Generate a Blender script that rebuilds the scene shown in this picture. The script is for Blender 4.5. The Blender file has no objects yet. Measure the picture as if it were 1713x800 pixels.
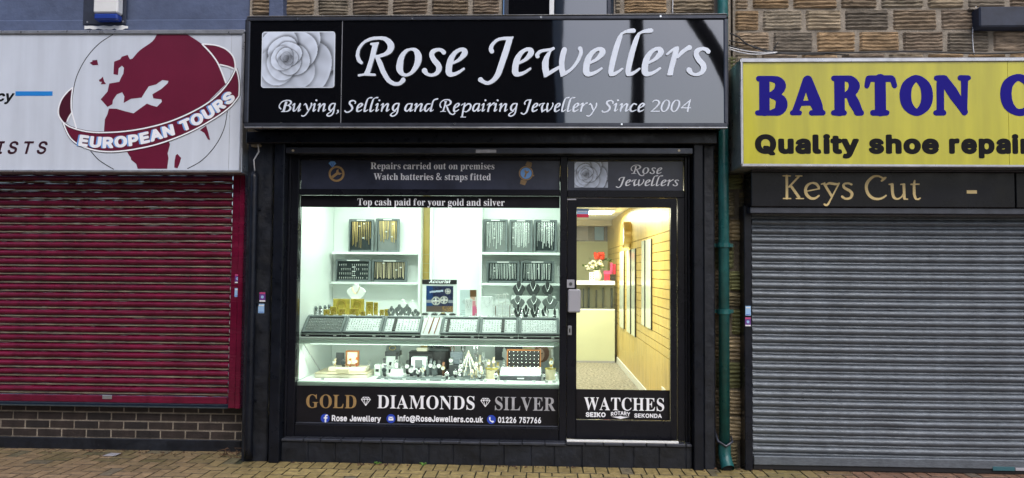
import bpy, bmesh, math, random
from mathutils import Matrix, Vector
C = bpy.context.scene.collection
SC = bpy.context.scene
rad = math.radians
# ------------------------------------------------------------------ camera
W_PX, H_PX, FOC = 1713.0, 800.0, 1250.0
CAM = Vector((0.0, -6.2, 1.6))
YAW, PITCH, ROLL = rad(2.2), rad(2.4), rad(0.45)
CROT = (Matrix.Rotation(YAW, 3, 'Z') @ Matrix.Rotation(rad(90) + PITCH, 3, 'X') @ Matrix.Rotation(ROLL, 3, 'Z'))
cd = bpy.data.cameras.new('camera')
cd.sensor_fit = 'HORIZONTAL'; cd.sensor_width = 36.0; cd.lens = 36.0 * FOC / W_PX
cd.clip_start = 0.05; cd.clip_end = 600
cam = bpy.data.objects.new('camera', cd); C.objects.link(cam)
cam.matrix_world = Matrix.Translation(CAM) @ CROT.to_4x4()
SC.camera = cam
# ------------------------------------------------------------------ sky, sun, exposure
w = bpy.data.worlds.new('World'); SC.world = w; w.use_nodes = True
nt = w.node_tree; nt.nodes.clear()
sky = nt.nodes.new('ShaderNodeTexSky'); sky.sky_type = 'NISHITA'; sky.sun_disc = False
sky.sun_elevation = rad(50); sky.sun_rotation = rad(160); sky.dust_density = 4.0; sky.air_density = 1.0; sky.ozone_density = 0.0
hs = nt.nodes.new('ShaderNodeHueSaturation'); hs.inputs['Saturation'].default_value = 1.2
bg = nt.nodes.new('ShaderNodeBackground'); bg.inputs['Strength'].default_value = 0.15
wo = nt.nodes.new('ShaderNodeOutputWorld')
nt.links.new(sky.outputs[0], hs.inputs['Color']); tint = nt.nodes.new('ShaderNodeMix'); tint.data_type = 'RGBA'; tint.blend_type = 'MULTIPLY'; tint.inputs['Factor'].default_value = 1.0; tint.inputs['B'].default_value = (0.90, 0.98, 1.12, 1)
nt.links.new(hs.outputs[0], tint.inputs['A']); nt.links.new(tint.outputs['Result'], bg.inputs['Color']); nt.links.new(bg.outputs[0], wo.inputs[0])
sd = bpy.data.lights.new('sun', 'SUN'); sd.energy = 1.0; sd.angle = rad(30); sd.color = (1.0, 0.98, 0.96)
sun = bpy.data.objects.new('sun', sd); C.objects.link(sun); sun.location = (3, -8, 12)
sun.rotation_euler = Vector((-0.22, 0.6, -0.77)).to_track_quat('-Z', 'Y').to_euler()
SC.view_settings.view_transform = 'Standard'; SC.view_settings.look = 'None'
SC.view_settings.exposure = 0.3; SC.view_settings.gamma = 1.0; SC.view_settings.use_curve_mapping = False
SC.render.engine = 'CYCLES'
SC.cycles.use_denoising = True
SC.cycles.max_bounces = 8; SC.cycles.transparent_max_bounces = 12
# ------------------------------------------------------------------ helpers
random.seed(7)
U = random.uniform
def at(px, py, Y):
    """point of the plane y=Y seen at pixel (px,py) of the photograph"""
    d = CROT @ Vector(((px - W_PX / 2) / FOC, -(py - H_PX / 2) / FOC, -1.0))
    p = CAM + d * ((Y - CAM.y) / d.y)
    return p.x, p.z
def rect(a, b, c, d, Y):
    """x0,x1,z0,z1 of an upright rectangle whose photo edges are left a, top b, right c, bottom d"""
    my, mx = (b + d) / 2, (a + c) / 2
    return at(a, my, Y)[0], at(c, my, Y)[0], at(mx, d, Y)[1], at(mx, b, Y)[1]
WL = {}
def wloc(o): return WL.get(o.name, Vector((0, 0, 0)))
def tag(o, label=None, cat=None, group=None, kind=None):
    if label: o['label'] = label
    if cat: o['category'] = cat
    if group: o['group'] = group
    if kind: o['kind'] = kind
    return o
def thing(name, label, cat, loc=(0, 0, 0), group=None):
    o = bpy.data.objects.new(name, None); C.objects.link(o); o.empty_display_size = 0.1
    o.location = loc; WL[o.name] = Vector(loc)
    return tag(o, label, cat, group)
def link(name, me, mats, parent=None, loc=None):
    """mesh data in world coordinates -> object whose origin is loc (or the parent's place)"""
    base = wloc(parent) if parent else Vector(loc if loc is not None else (0, 0, 0))
    o = bpy.data.objects.new(name, me); C.objects.link(o)
    me.transform(Matrix.Translation(-base))
    if parent: o.parent = parent
    else: o.location = base
    WL[o.name] = base
    for m in (mats if isinstance(mats, (list, tuple)) else [mats]): me.materials.append(m)
    return o
class MB:
    def __init__(s): s.bm = bmesh.new(); s.col = None; s.mi = 0
    def _f(s, vs):
        try: f = s.bm.faces.new(vs)
        except ValueError: return None
        f.material_index = s.mi
        return f
    def v(s, p): return s.bm.verts.new(p)
    def poly(s, pts): return s._f([s.v(p) for p in pts])
    def box(s, x0, x1, y0, y1, z0, z1):
        if x0 > x1: x0, x1 = x1, x0
        if y0 > y1: y0, y1 = y1, y0
        if z0 > z1: z0, z1 = z1, z0
        v = [s.v((x, y, z)) for z in (z0, z1) for y in (y0, y1) for x in (x0, x1)]
        for q in ((0, 2, 3, 1), (4, 5, 7, 6), (0, 1, 5, 4), (2, 6, 7, 3), (0, 4, 6, 2), (1, 3, 7, 5)): s._f([v[i] for i in q])
        return s
    def obox(s, c, size, rot):
        """box of a size, centred at c, turned by a 3x3 rotation"""
        v = []
        for z in (-.5, .5):
            for y in (-.5, .5):
                for x in (-.5, .5): v.append(s.v(Vector(c) + rot @ Vector((x * size[0], y * size[1], z * size[2]))))
        for q in ((0, 2, 3, 1), (4, 5, 7, 6), (0, 1, 5, 4), (2, 6, 7, 3), (0, 4, 6, 2), (1, 3, 7, 5)): s._f([v[i] for i in q])
        return s
    def prism(s, pts, y0, y1):
        """outline of (x,z) points extruded from y0 to y1"""
        a = [s.v((x, y0, z)) for x, z in pts]; b = [s.v((x, y1, z)) for x, z in pts]
        s._f(a); s._f(b[::-1]); n = len(pts)
        for i in range(n): s._f([a[i], b[i], b[(i + 1) % n], a[(i + 1) % n]])
        return s
    def sweep_x(s, prof, x0, x1, nx=1, jit=0.0):
        """(y,z) profile swept along x"""
        rows = []
        for k in range(nx + 1):
            x = x0 + (x1 - x0) * k / nx
            rows.append([s.v((x, y, z + (U(-jit, jit) if 0 < k < nx else 0))) for y, z in prof])
        for k in range(nx):
            for i in range(len(prof) - 1): s._f([rows[k][i], rows[k][i + 1], rows[k + 1][i + 1], rows[k + 1][i]])
        return s
    def tube(s, path, r, n=8, caps=True):
        P = [Vector(p) for p in path]; R = r if isinstance(r, (list, tuple)) else [r] * len(P)
        rings = []; up = None
        for i, p in enumerate(P):
            t = (P[min(i + 1, len(P) - 1)] - P[max(i - 1, 0)]).normalized()
            if up is None: up = Vector((0, 0, 1)) if abs(t.z) < .9 else Vector((1, 0, 0))
            a = t.cross(up).normalized(); b = a.cross(t).normalized(); up = b
            rings.append([s.v(p + (a * math.cos(k * 2 * math.pi / n) + b * math.sin(k * 2 * math.pi / n)) * R[i]) for k in range(n)])
        for i in range(len(P) - 1):
            for k in range(n): s._f([rings[i][k], rings[i][(k + 1) % n], rings[i + 1][(k + 1) % n], rings[i + 1][k]])
        if caps: s._f(rings[0][::-1]); s._f(rings[-1])
        return s
    def lathe(s, prof, c, n=16, sx=1.0, sy=1.0):
        """(r,z) profile spun about the vertical through c"""
        rings = [[s.v((c[0] + r * sx * math.cos(k * 2 * math.pi / n), c[1] + r * sy * math.sin(k * 2 * math.pi / n), c[2] + z)) for k in range(n)] for r, z in prof]
        for i in range(len(rings) - 1):
            for k in range(n): s._f([rings[i][k], rings[i][(k + 1) % n], rings[i + 1][(k + 1) % n], rings[i + 1][k]])
        s._f(rings[0][::-1]); s._f(rings[-1])
        return s
    def disc_y(s, c, r, y0, y1, n=20):
        return s.prism([(c[0] + r * math.cos(k * 2 * math.pi / n), c[1] + r * math.sin(k * 2 * math.pi / n)) for k in range(n)], y0, y1)
    def ball(s, c, r, n=8, m=6, sx=1, sy=1, sz=1):
        prof = [(max(r * math.sin(math.pi * i / m), 1e-4), -r * math.cos(math.pi * i / m) * sz) for i in range(m + 1)]
        return s.lathe(prof, c, n, sx, sy)
    def build(s, name, mats, parent=None, loc=None, bevel=0.0, seg=1, smooth=False):
        bm = s.bm
        bmesh.ops.remove_doubles(bm, verts=bm.verts, dist=1e-6)
        bmesh.ops.recalc_face_normals(bm, faces=bm.faces)
        if bevel:
            e = [x for x in bm.edges if len(x.link_faces) == 2 and x.calc_face_angle(0) > 0.5]
            bmesh.ops.bevel(bm, geom=e, offset=bevel, segments=seg, affect='EDGES', clamp_overlap=True, profile=0.6)
        me = bpy.data.meshes.new(name); bm.to_mesh(me); bm.free()
        if smooth:
            for p in me.polygons: p.use_smooth = True
        return link(name, me, mats, parent, loc)
def box1(name, m, parent, x0, x1, y0, y1, z0, z1, bevel=0.003, loc=None):
    return MB().box(x0, x1, y0, y1, z0, z1).build(name, m, parent, loc, bevel)
def dup(root, loc, label=None, group=None):
    r = root.copy(); C.objects.link(r); r.location = loc
    if label: r['label'] = label
    if group: r['group'] = group
    for ch in list(root.children):
        c = ch.copy(); C.objects.link(c); c.parent = r
        for g in ch.children:
            d = g.copy(); C.objects.link(d); d.parent = c
    return r
# ------------------------------------------------------------------ materials
def mat(name, col, rough=0.5, metal=0.0, vary=0.0, vscale=6.0, bump=0.0, bscale=40.0, col2=None, ior=1.5, coat=0.0, stretch=(1, 1, 1), rvary=0.0, wear=None, wscale=60.0, wpos=0.70, streak=0.0, attr=None, spec=0.5, detail=6.0, emit=None, estr=0.0, ramp=(0.35, 0.65)):
    m = bpy.data.materials.new(name); m.use_nodes = True
    t = m.node_tree; b = t.nodes['Principled BSDF']
    b.inputs['Roughness'].default_value = rough; b.inputs['Metallic'].default_value = metal
    b.inputs['IOR'].default_value = ior; b.inputs['Specular IOR Level'].default_value = spec
    if coat: b.inputs['Coat Weight'].default_value = coat; b.inputs['Coat Roughness'].default_value = 0.05
    base = None
    b.inputs['Base Color'].default_value = (*col, 1)
    need = vary or bump or rvary or col2
    if need:
        tc = t.nodes.new('ShaderNodeTexCoord'); mp = t.nodes.new('ShaderNodeMapping'); mp.inputs['Scale'].default_value = stretch
        t.links.new(tc.outputs['Object'], mp.inputs['Vector'])
    if attr:
        a = t.nodes.new('ShaderNodeAttribute'); a.attribute_name = attr; base = a.outputs['Color']
        t.links.new(base, b.inputs['Base Color'])
    if vary or col2:
        n = t.nodes.new('ShaderNodeTexNoise'); n.inputs['Scale'].default_value = vscale; n.inputs['Detail'].default_value = detail; n.inputs['Roughness'].default_value = 0.65
        t.links.new(mp.outputs[0], n.inputs['Vector'])
        r = t.nodes.new('ShaderNodeValToRGB'); r.color_ramp.elements[0].position = ramp[0]; r.color_ramp.elements[1].position = ramp[1]
        t.links.new(n.outputs['Fac'], r.inputs[0])
        if attr:
            r.color_ramp.elements[0].color = (1 - vary, 1 - vary, 1 - vary, 1); r.color_ramp.elements[1].color = (1 + vary, 1 + vary, 1 + vary, 1)
            x = t.nodes.new('ShaderNodeMix'); x.data_type = 'RGBA'; x.blend_type = 'MULTIPLY'; x.inputs['Factor'].default_value = 1.0
            t.links.new(base, x.inputs['A']); t.links.new(r.outputs[0], x.inputs['B']); t.links.new(x.outputs['Result'], b.inputs['Base Color'])
        else:
            c2 = col2 or tuple(min(1, c * (1 + vary)) for c in col)
            c1 = col if col2 else tuple(c * (1 - vary) for c in col)
            r.color_ramp.elements[0].color = (*c1, 1); r.color_ramp.elements[1].color = (*c2, 1)
            t.links.new(r.outputs[0], b.inputs['Base Color'])
    if rvary:
        n2 = t.nodes.new('ShaderNodeTexNoise'); n2.inputs['Scale'].default_value = vscale * 1.7; n2.inputs['Detail'].default_value = 5
        t.links.new(mp.outputs[0], n2.inputs['Vector'])
        mr = t.nodes.new('ShaderNodeMapRange'); mr.inputs['From Min'].default_value = 0.3; mr.inputs['From Max'].default_value = 0.7
        mr.inputs['To Min'].default_value = max(0.02, rough - rvary); mr.inputs['To Max'].default_value = min(1, rough + rvary)
        t.links.new(n2.outputs['Fac'], mr.inputs['Value']); t.links.new(mr.outputs[0], b.inputs['Roughness'])
    if bump:
        n3 = t.nodes.new('ShaderNodeTexNoise'); n3.inputs['Scale'].default_value = bscale; n3.inputs['Detail'].default_value = 8
        t.links.new(mp.outputs[0], n3.inputs['Vector'])
        bp = t.nodes.new('ShaderNodeBump'); bp.inputs['Strength'].default_value = bump; bp.inputs['Distance'].default_value = 0.02
        t.links.new(n3.outputs['Fac'], bp.inputs['Height']); t.links.new(bp.outputs[0], b.inputs['Normal'])
    if streak:
        n4 = t.nodes.new('ShaderNodeTexNoise'); n4.inputs['Scale'].default_value = 1.0; n4.inputs['Detail'].default_value = 5
        m4 = t.nodes.new('ShaderNodeMapping'); m4.inputs['Scale'].default_value = (9, 9, 0.7)
        t.links.new(tc.outputs['Object'], m4.inputs['Vector']); t.links.new(m4.outputs[0], n4.inputs['Vector'])
        r4 = t.nodes.new('ShaderNodeMapRange'); r4.inputs['From Min'].default_value = 0.35; r4.inputs['From Max'].default_value = 0.65; r4.inputs['To Min'].default_value = 1 - streak; r4.inputs['To Max'].default_value = 1 + streak * .4
        t.links.new(n4.outputs['Fac'], r4.inputs['Value'])
        x4 = t.nodes.new('ShaderNodeVectorMath'); x4.operation = 'SCALE'
        src = b.inputs['Base Color'].links[0].from_socket if b.inputs['Base Color'].links else None
        if src: t.links.new(src, x4.inputs[0])
        else: x4.inputs[0].default_value = col
        t.links.new(r4.outputs[0], x4.inputs['Scale']); t.links.new(x4.outputs[0], b.inputs['Base Color'])
    if wear:
        n5 = t.nodes.new('ShaderNodeTexNoise'); n5.inputs['Scale'].default_value = wscale; n5.inputs['Detail'].default_value = 4; n5.inputs['Roughness'].default_value = 0.7
        t.links.new(tc.outputs['Object'], n5.inputs['Vector'])
        r5 = t.nodes.new('ShaderNodeMapRange'); r5.inputs['From Min'].default_value = wpos; r5.inputs['From Max'].default_value = wpos + .05
        t.links.new(n5.outputs['Fac'], r5.inputs['Value'])
        x5 = t.nodes.new('ShaderNodeMix'); x5.data_type = 'RGBA'; x5.inputs['B'].default_value = (*wear, 1)
        src = b.inputs['Base Color'].links[0].from_socket if b.inputs['Base Color'].links else None
        if src: t.links.new(src, x5.inputs['A'])
        else: x5.inputs['A'].default_value = (*col, 1)
        t.links.new(r5.outputs[0], x5.inputs['Factor']); t.links.new(x5.outputs['Result'], b.inputs['Base Color'])
    if emit:
        b.inputs['Emission Color'].default_value = (*emit, 1); b.inputs['Emission Strength'].default_value = estr
    return m
def glass(name, tint=(0.97, 1.0, 0.98), ior=1.5):
    m = bpy.data.materials.new(name); m.use_nodes = True; t = m.node_tree; t.nodes.clear()
    o = t.nodes.new('ShaderNodeOutputMaterial'); tr = t.nodes.new('ShaderNodeBsdfTransparent'); tr.inputs[0].default_value = (*tint, 1)
    gl = t.nodes.new('ShaderNodeBsdfGlossy'); gl.inputs['Roughness'].default_value = 0.02
    fr = t.nodes.new('ShaderNodeFresnel'); fr.inputs['IOR'].default_value = ior
    mx = t.nodes.new('ShaderNodeMixShader')
    t.links.new(fr.outputs[0], mx.inputs[0]); t.links.new(tr.outputs[0], mx.inputs[1]); t.links.new(gl.outputs[0], mx.inputs[2]); t.links.new(mx.outputs[0], o.inputs[0])
    return m
M = {}
M['stone'] = mat('stone', (0.3, 0.2, 0.12), 0.95, vary=0.45, vscale=14, bump=0.55, bscale=55, attr='Col', stretch=(0.6, 1, 2.2))
M['mortar'] = mat('mortar', (0.26, 0.225, 0.18), 0.95, vary=0.3, vscale=10, bump=0.5, bscale=70)
M['mortar_dark'] = mat('mortar_dark', (0.10, 0.085, 0.06), 0.95, vary=0.4, vscale=10, bump=0.5, bscale=70)
M['black'] = mat('black_paint', (0.006, 0.0075, 0.012), 0.34, spec=0.25, vary=0.3, vscale=8, rvary=0.1, bump=0.04, bscale=40, wear=(0.07, 0.075, 0.085), wscale=38, wpos=0.71)
M['black_rough'] = mat('old_black_paint', (0.008, 0.010, 0.015), 0.5, spec=0.4, vary=0.5, vscale=5, rvary=0.18, bump=0.35, bscale=16, wear=(0.09, 0.09, 0.09), wscale=30, wpos=0.69)
M['frame'] = mat('black_aluminium', (0.007, 0.0075, 0.011), 0.3, vary=0.2, vscale=3, rvary=0.06, spec=0.2)
M['board'] = mat('black_painted_board', (0.006, 0.0065, 0.009), 0.26, vary=0.4, vscale=2.5, rvary=0.1, spec=0.2)
M['void'] = mat('dark_recess', (0.006, 0.006, 0.007), 0.8)
M['gloss'] = mat('black_gloss_acrylic', (0.004, 0.004, 0.005), 0.03, ior=2.35, bump=0.012, bscale=1.1, stretch=(1.5, 1, 0.6))
M['vinyl'] = mat('black_vinyl', (0.010, 0.0095, 0.012), 0.35, vary=0.2, vscale=5, spec=0.2)
M['vinyl_back'] = mat('navy_vinyl', (0.034, 0.039, 0.062), 0.3, vary=0.35, vscale=2.5)
M['letter'] = mat('silver_white_letter', (0.68, 0.74, 0.83), 0.35, vary=0.05, vscale=4)
M['white_letter'] = mat('white_vinyl_letter', (0.86, 0.87, 0.90), 0.4)
M['gold_letter'] = mat('gold_vinyl_letter', (0.33, 0.21, 0.085), 0.4, vary=0.15, vscale=20)
M['silver_letter'] = mat('silver_vinyl_letter', (0.38, 0.38, 0.40), 0.4, vary=0.2, vscale=20)
M['grey_letter'] = mat('pale_grey_letter', (0.86, 0.87, 0.90), 0.45)
M['blue_dot'] = mat('blue_vinyl', (0.02, 0.06, 0.45), 0.4)
M['ring_blue'] = mat('pale_blue_vinyl', (0.16, 0.36, 0.72), 0.4)
M['alu'] = mat('aluminium_trim', (0.42, 0.43, 0.45), 0.35, 0.7, vary=0.15, vscale=8, rvary=0.1)
M['alu_dark'] = mat('dark_trim', (0.05, 0.055, 0.07), 0.3, 0.4, vary=0.2, vscale=8)
M['print'] = mat('photo_print', (1, 1, 1), 0.35, attr='Col')
M['panel_white'] = mat('white_sign_panel', (0.60, 0.65, 0.73), 0.3, vary=0.04, vscale=1.5, coat=0.2, streak=0.08)
M['maroon'] = mat('maroon_vinyl', (0.135, 0.010, 0.034), 0.35, vary=0.08, vscale=3)
M['maroon_dark'] = mat('dark_maroon_vinyl', (0.065, 0.008, 0.020), 0.35)
M['shutter_red'] = mat('maroon_shutter_paint', (0.125, 0.006, 0.027), 0.24, vary=0.2, vscale=3, rvary=0.12, streak=0.25, wear=(0.30, 0.22, 0.2), wscale=26, wpos=0.745, stretch=(0.4, 1, 3))
M['cream_lip'] = mat('worn_cream_lip', (0.30, 0.27, 0.19), 0.55, vary=0.35, vscale=12, stretch=(0.5, 1, 1))
M['galv'] = mat('galvanised_steel', (0.118, 0.136, 0.155), 0.45, 0.3, vary=0.22, vscale=60, streak=0.14, wear=(0.30, 0.32, 0.34), wscale=90, wpos=0.72, rvary=0.12, bump=0.10, bscale=120, stretch=(0.5, 1, 2))
M['galv_dark'] = mat('grimy_steel', (0.07, 0.072, 0.08), 0.5, 0.3, vary=0.4, vscale=12)
M['render'] = mat('blue_grey_render', (0.075, 0.100, 0.175), 0.7, vary=0.22, vscale=2.5, bump=0.25, bscale=25)
M['render_dark'] = mat('dark_blue_paint', (0.020, 0.026, 0.045), 0.6, vary=0.3, vscale=8)
M['brick'] = mat('dark_brown_brick', (0.03, 0.02, 0.017), 0.6, vary=0.4, vscale=10, bump=0.3, bscale=60, attr='Col')
M['yellow'] = mat('yellow_sign_panel', (0.47, 0.435, 0.016), 0.25, vary=0.08, vscale=1.2, coat=0.25, stretch=(1, 1, 0.3), streak=0.15)
M['blue_letter'] = mat('royal_blue_letter', (0.012, 0.008, 0.20), 0.5, spec=0.08)
M['black_letter'] = mat('black_letter', (0.010, 0.010, 0.011), 0.6, spec=0.08)
M['cream_letter'] = mat('gold_cream_letter', (0.64, 0.49, 0.21), 0.45, vary=0.1, vscale=15)
M['green_pipe'] = mat('green_painted_iron', (0.012, 0.088, 0.085), 0.35, vary=0.25, vscale=10, rvary=0.12, bump=0.1, bscale=40)
M['paver'] = mat('paving_brick', (0.3, 0.25, 0.15), 0.45, vary=0.3, vscale=16, bump=0.35, bscale=90, attr='Col', rvary=0.15)
M['joint'] = mat('paving_joint', (0.010, 0.009, 0.007), 0.95, col2=(0.035, 0.045, 0.015), vscale=3)
M['street'] = mat('street_paving', (0.16, 0.14, 0.11), 0.85, vary=0.3, vscale=3, bump=0.3, bscale=30)
M['white'] = mat('white_melamine', (0.80, 0.84, 0.81), 0.35, vary=0.03, vscale=2)
M['shelf_edge'] = mat('white_shelf', (0.78, 0.83, 0.80), 0.3)
M['wood'] = mat('oak_veneer', (0.56, 0.405, 0.12), 0.35, vary=0.22, vscale=5, stretch=(6, 6, 0.5), rvary=0.08)
M['wood_dark'] = mat('oak_groove', (0.12, 0.065, 0.02), 0.6)
M['carpet'] = mat('speckled_carpet', (0.07, 0.065, 0.052), 0.95, col2=(0.42, 0.39, 0.33), vscale=34, bump=0.3, bscale=90)
M['cream'] = mat('cream_panel', (0.54, 0.57, 0.40), 0.5, vary=0.03, vscale=2)
M['ceil'] = mat('ceiling_white', (0.8, 0.8, 0.78), 0.8)
M['tray'] = mat('grey_leatherette', (0.135, 0.158, 0.16), 0.5, vary=0.15, vscale=20, bump=0.08, bscale=200)
M['felt'] = mat('dark_felt', (0.022, 0.03, 0.032), 0.95, vary=0.25, vscale=30)
M['felt_white'] = mat('white_felt', (0.72, 0.76, 0.75), 0.9, vary=0.05, vscale=30)
M['gold'] = mat('gold', (0.78, 0.58, 0.25), 0.28, 1.0)
M['gold_soft'] = mat('gold_card', (0.52, 0.41, 0.075), 0.38, 0.35, vary=0.3, vscale=14)
M['silver'] = mat('silver', (0.80, 0.82, 0.82), 0.22, 1.0)
M['pearl'] = mat('pearl_white', (0.62, 0.63, 0.60), 0.3)
M['steel_dark'] = mat('dark_steel', (0.10, 0.105, 0.11), 0.35, 0.6)
M['leather'] = mat('black_leather', (0.018, 0.017, 0.017), 0.45)
M['brown_leather'] = mat('brown_leather', (0.14, 0.055, 0.022), 0.5)
M['amber'] = mat('amber', (0.42, 0.09, 0.02), 0.25)
M['orange_wood'] = mat('orange_wood', (0.42, 0.15, 0.04), 0.45, vary=0.2, vscale=20)
M['box_cream'] = mat('cream_card', (0.66, 0.60, 0.47), 0.6, vary=0.05, vscale=6)
M['pale_gold'] = mat('champagne_metal', (0.62, 0.53, 0.36), 0.35, 0.3)
M['bust_white'] = mat('white_bust', (0.80, 0.82, 0.80), 0.5)
M['bust_grey'] = mat('grey_velvet', (0.16, 0.175, 0.17), 0.85)
M['bust_dark'] = mat('charcoal_velvet', (0.045, 0.05, 0.05), 0.8)
M['glass'] = glass('window_glass', ior=1.5)
def translucent(name, col):
    m = bpy.data.materials.new(name); m.use_nodes = True; t = m.node_tree; b = t.nodes['Principled BSDF']
    b.inputs['Base Color'].default_value = (*col, 1); b.inputs['Roughness'].default_value = 0.3
    tr = t.nodes.new('ShaderNodeBsdfTranslucent'); tr.inputs[0].default_value = (*col, 1)
    mx = t.nodes.new('ShaderNodeMixShader'); mx.inputs[0].default_value = 0.55
    t.links.new(b.outputs[0], mx.inputs[1]); t.links.new(tr.outputs[0], mx.inputs[2]); t.links.new(mx.outputs[0], t.nodes['Material Output'].inputs[0])
    return m
M['mirror'] = mat('mirror_glass', (0.75, 0.82, 0.78), 0.06, 1.0)
M['acrylic'] = translucent('glowing_acrylic', (0.78, 0.86, 0.81))  # made translucent so the shelf edge glows from the strip added behind it
M['glass_sheen'] = mat('glass_mirror_sheen', (0.64, 0.72, 0.64), 0.15)
M['red'] = mat('red_card', (0.55, 0.02, 0.06), 0.4)
M['pink'] = mat('pink_card', (0.48, 0.06, 0.17), 0.4)
M['petal_red'] = mat('red_petal', (0.55, 0.04, 0.02), 0.5)
M['petal_white'] = mat('cream_petal', (0.74, 0.72, 0.55), 0.6)
M['leaf'] = mat('leaf', (0.05, 0.09, 0.025), 0.6, vary=0.4, vscale=10)
M['dry_leaf'] = mat('dry_leaf', (0.10, 0.055, 0.03), 0.8, vary=0.5, vscale=20)
M['litter'] = mat('pale_litter', (0.40, 0.38, 0.30), 0.8, vary=0.4, vscale=20)
M['lamp'] = mat('lamp_diffuser', (0.9, 0.9, 0.9), 0.5, emit=(0.86, 1.0, 0.91), estr=6.0)
M['plastic_white'] = mat('white_plastic', (0.72, 0.73, 0.72), 0.35, vary=0.04, vscale=8)
M['plastic_grey'] = mat('grey_plastic', (0.34, 0.34, 0.37), 0.35)
M['plastic_blue'] = mat('blue_plastic', (0.02, 0.05, 0.28), 0.25)
M['purple'] = mat('purple_sticker', (0.13, 0.04, 0.22), 0.5)
M['pale_blue'] = mat('pale_blue_sticker', (0.28, 0.46, 0.70), 0.5)
M['cable'] = mat('black_cable', (0.012, 0.012, 0.013), 0.5)
M['cable_white'] = mat('white_cable', (0.6, 0.6, 0.6), 0.5)
M['moss'] = mat('moss', (0.05, 0.06, 0.02), 0.95, vary=0.5, vscale=30)
M['opp_dark'] = mat('dark_brick_opposite', (0.012, 0.011, 0.012), 0.9, vary=0.3, vscale=3)
M['opp_pale'] = mat('pale_render_opposite', (0.55, 0.56, 0.58), 0.8, vary=0.1, vscale=3)
M['bark'] = mat('dark_bark', (0.012, 0.011, 0.010), 0.95, vary=0.4, vscale=12, bump=0.6, bscale=20)
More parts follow.
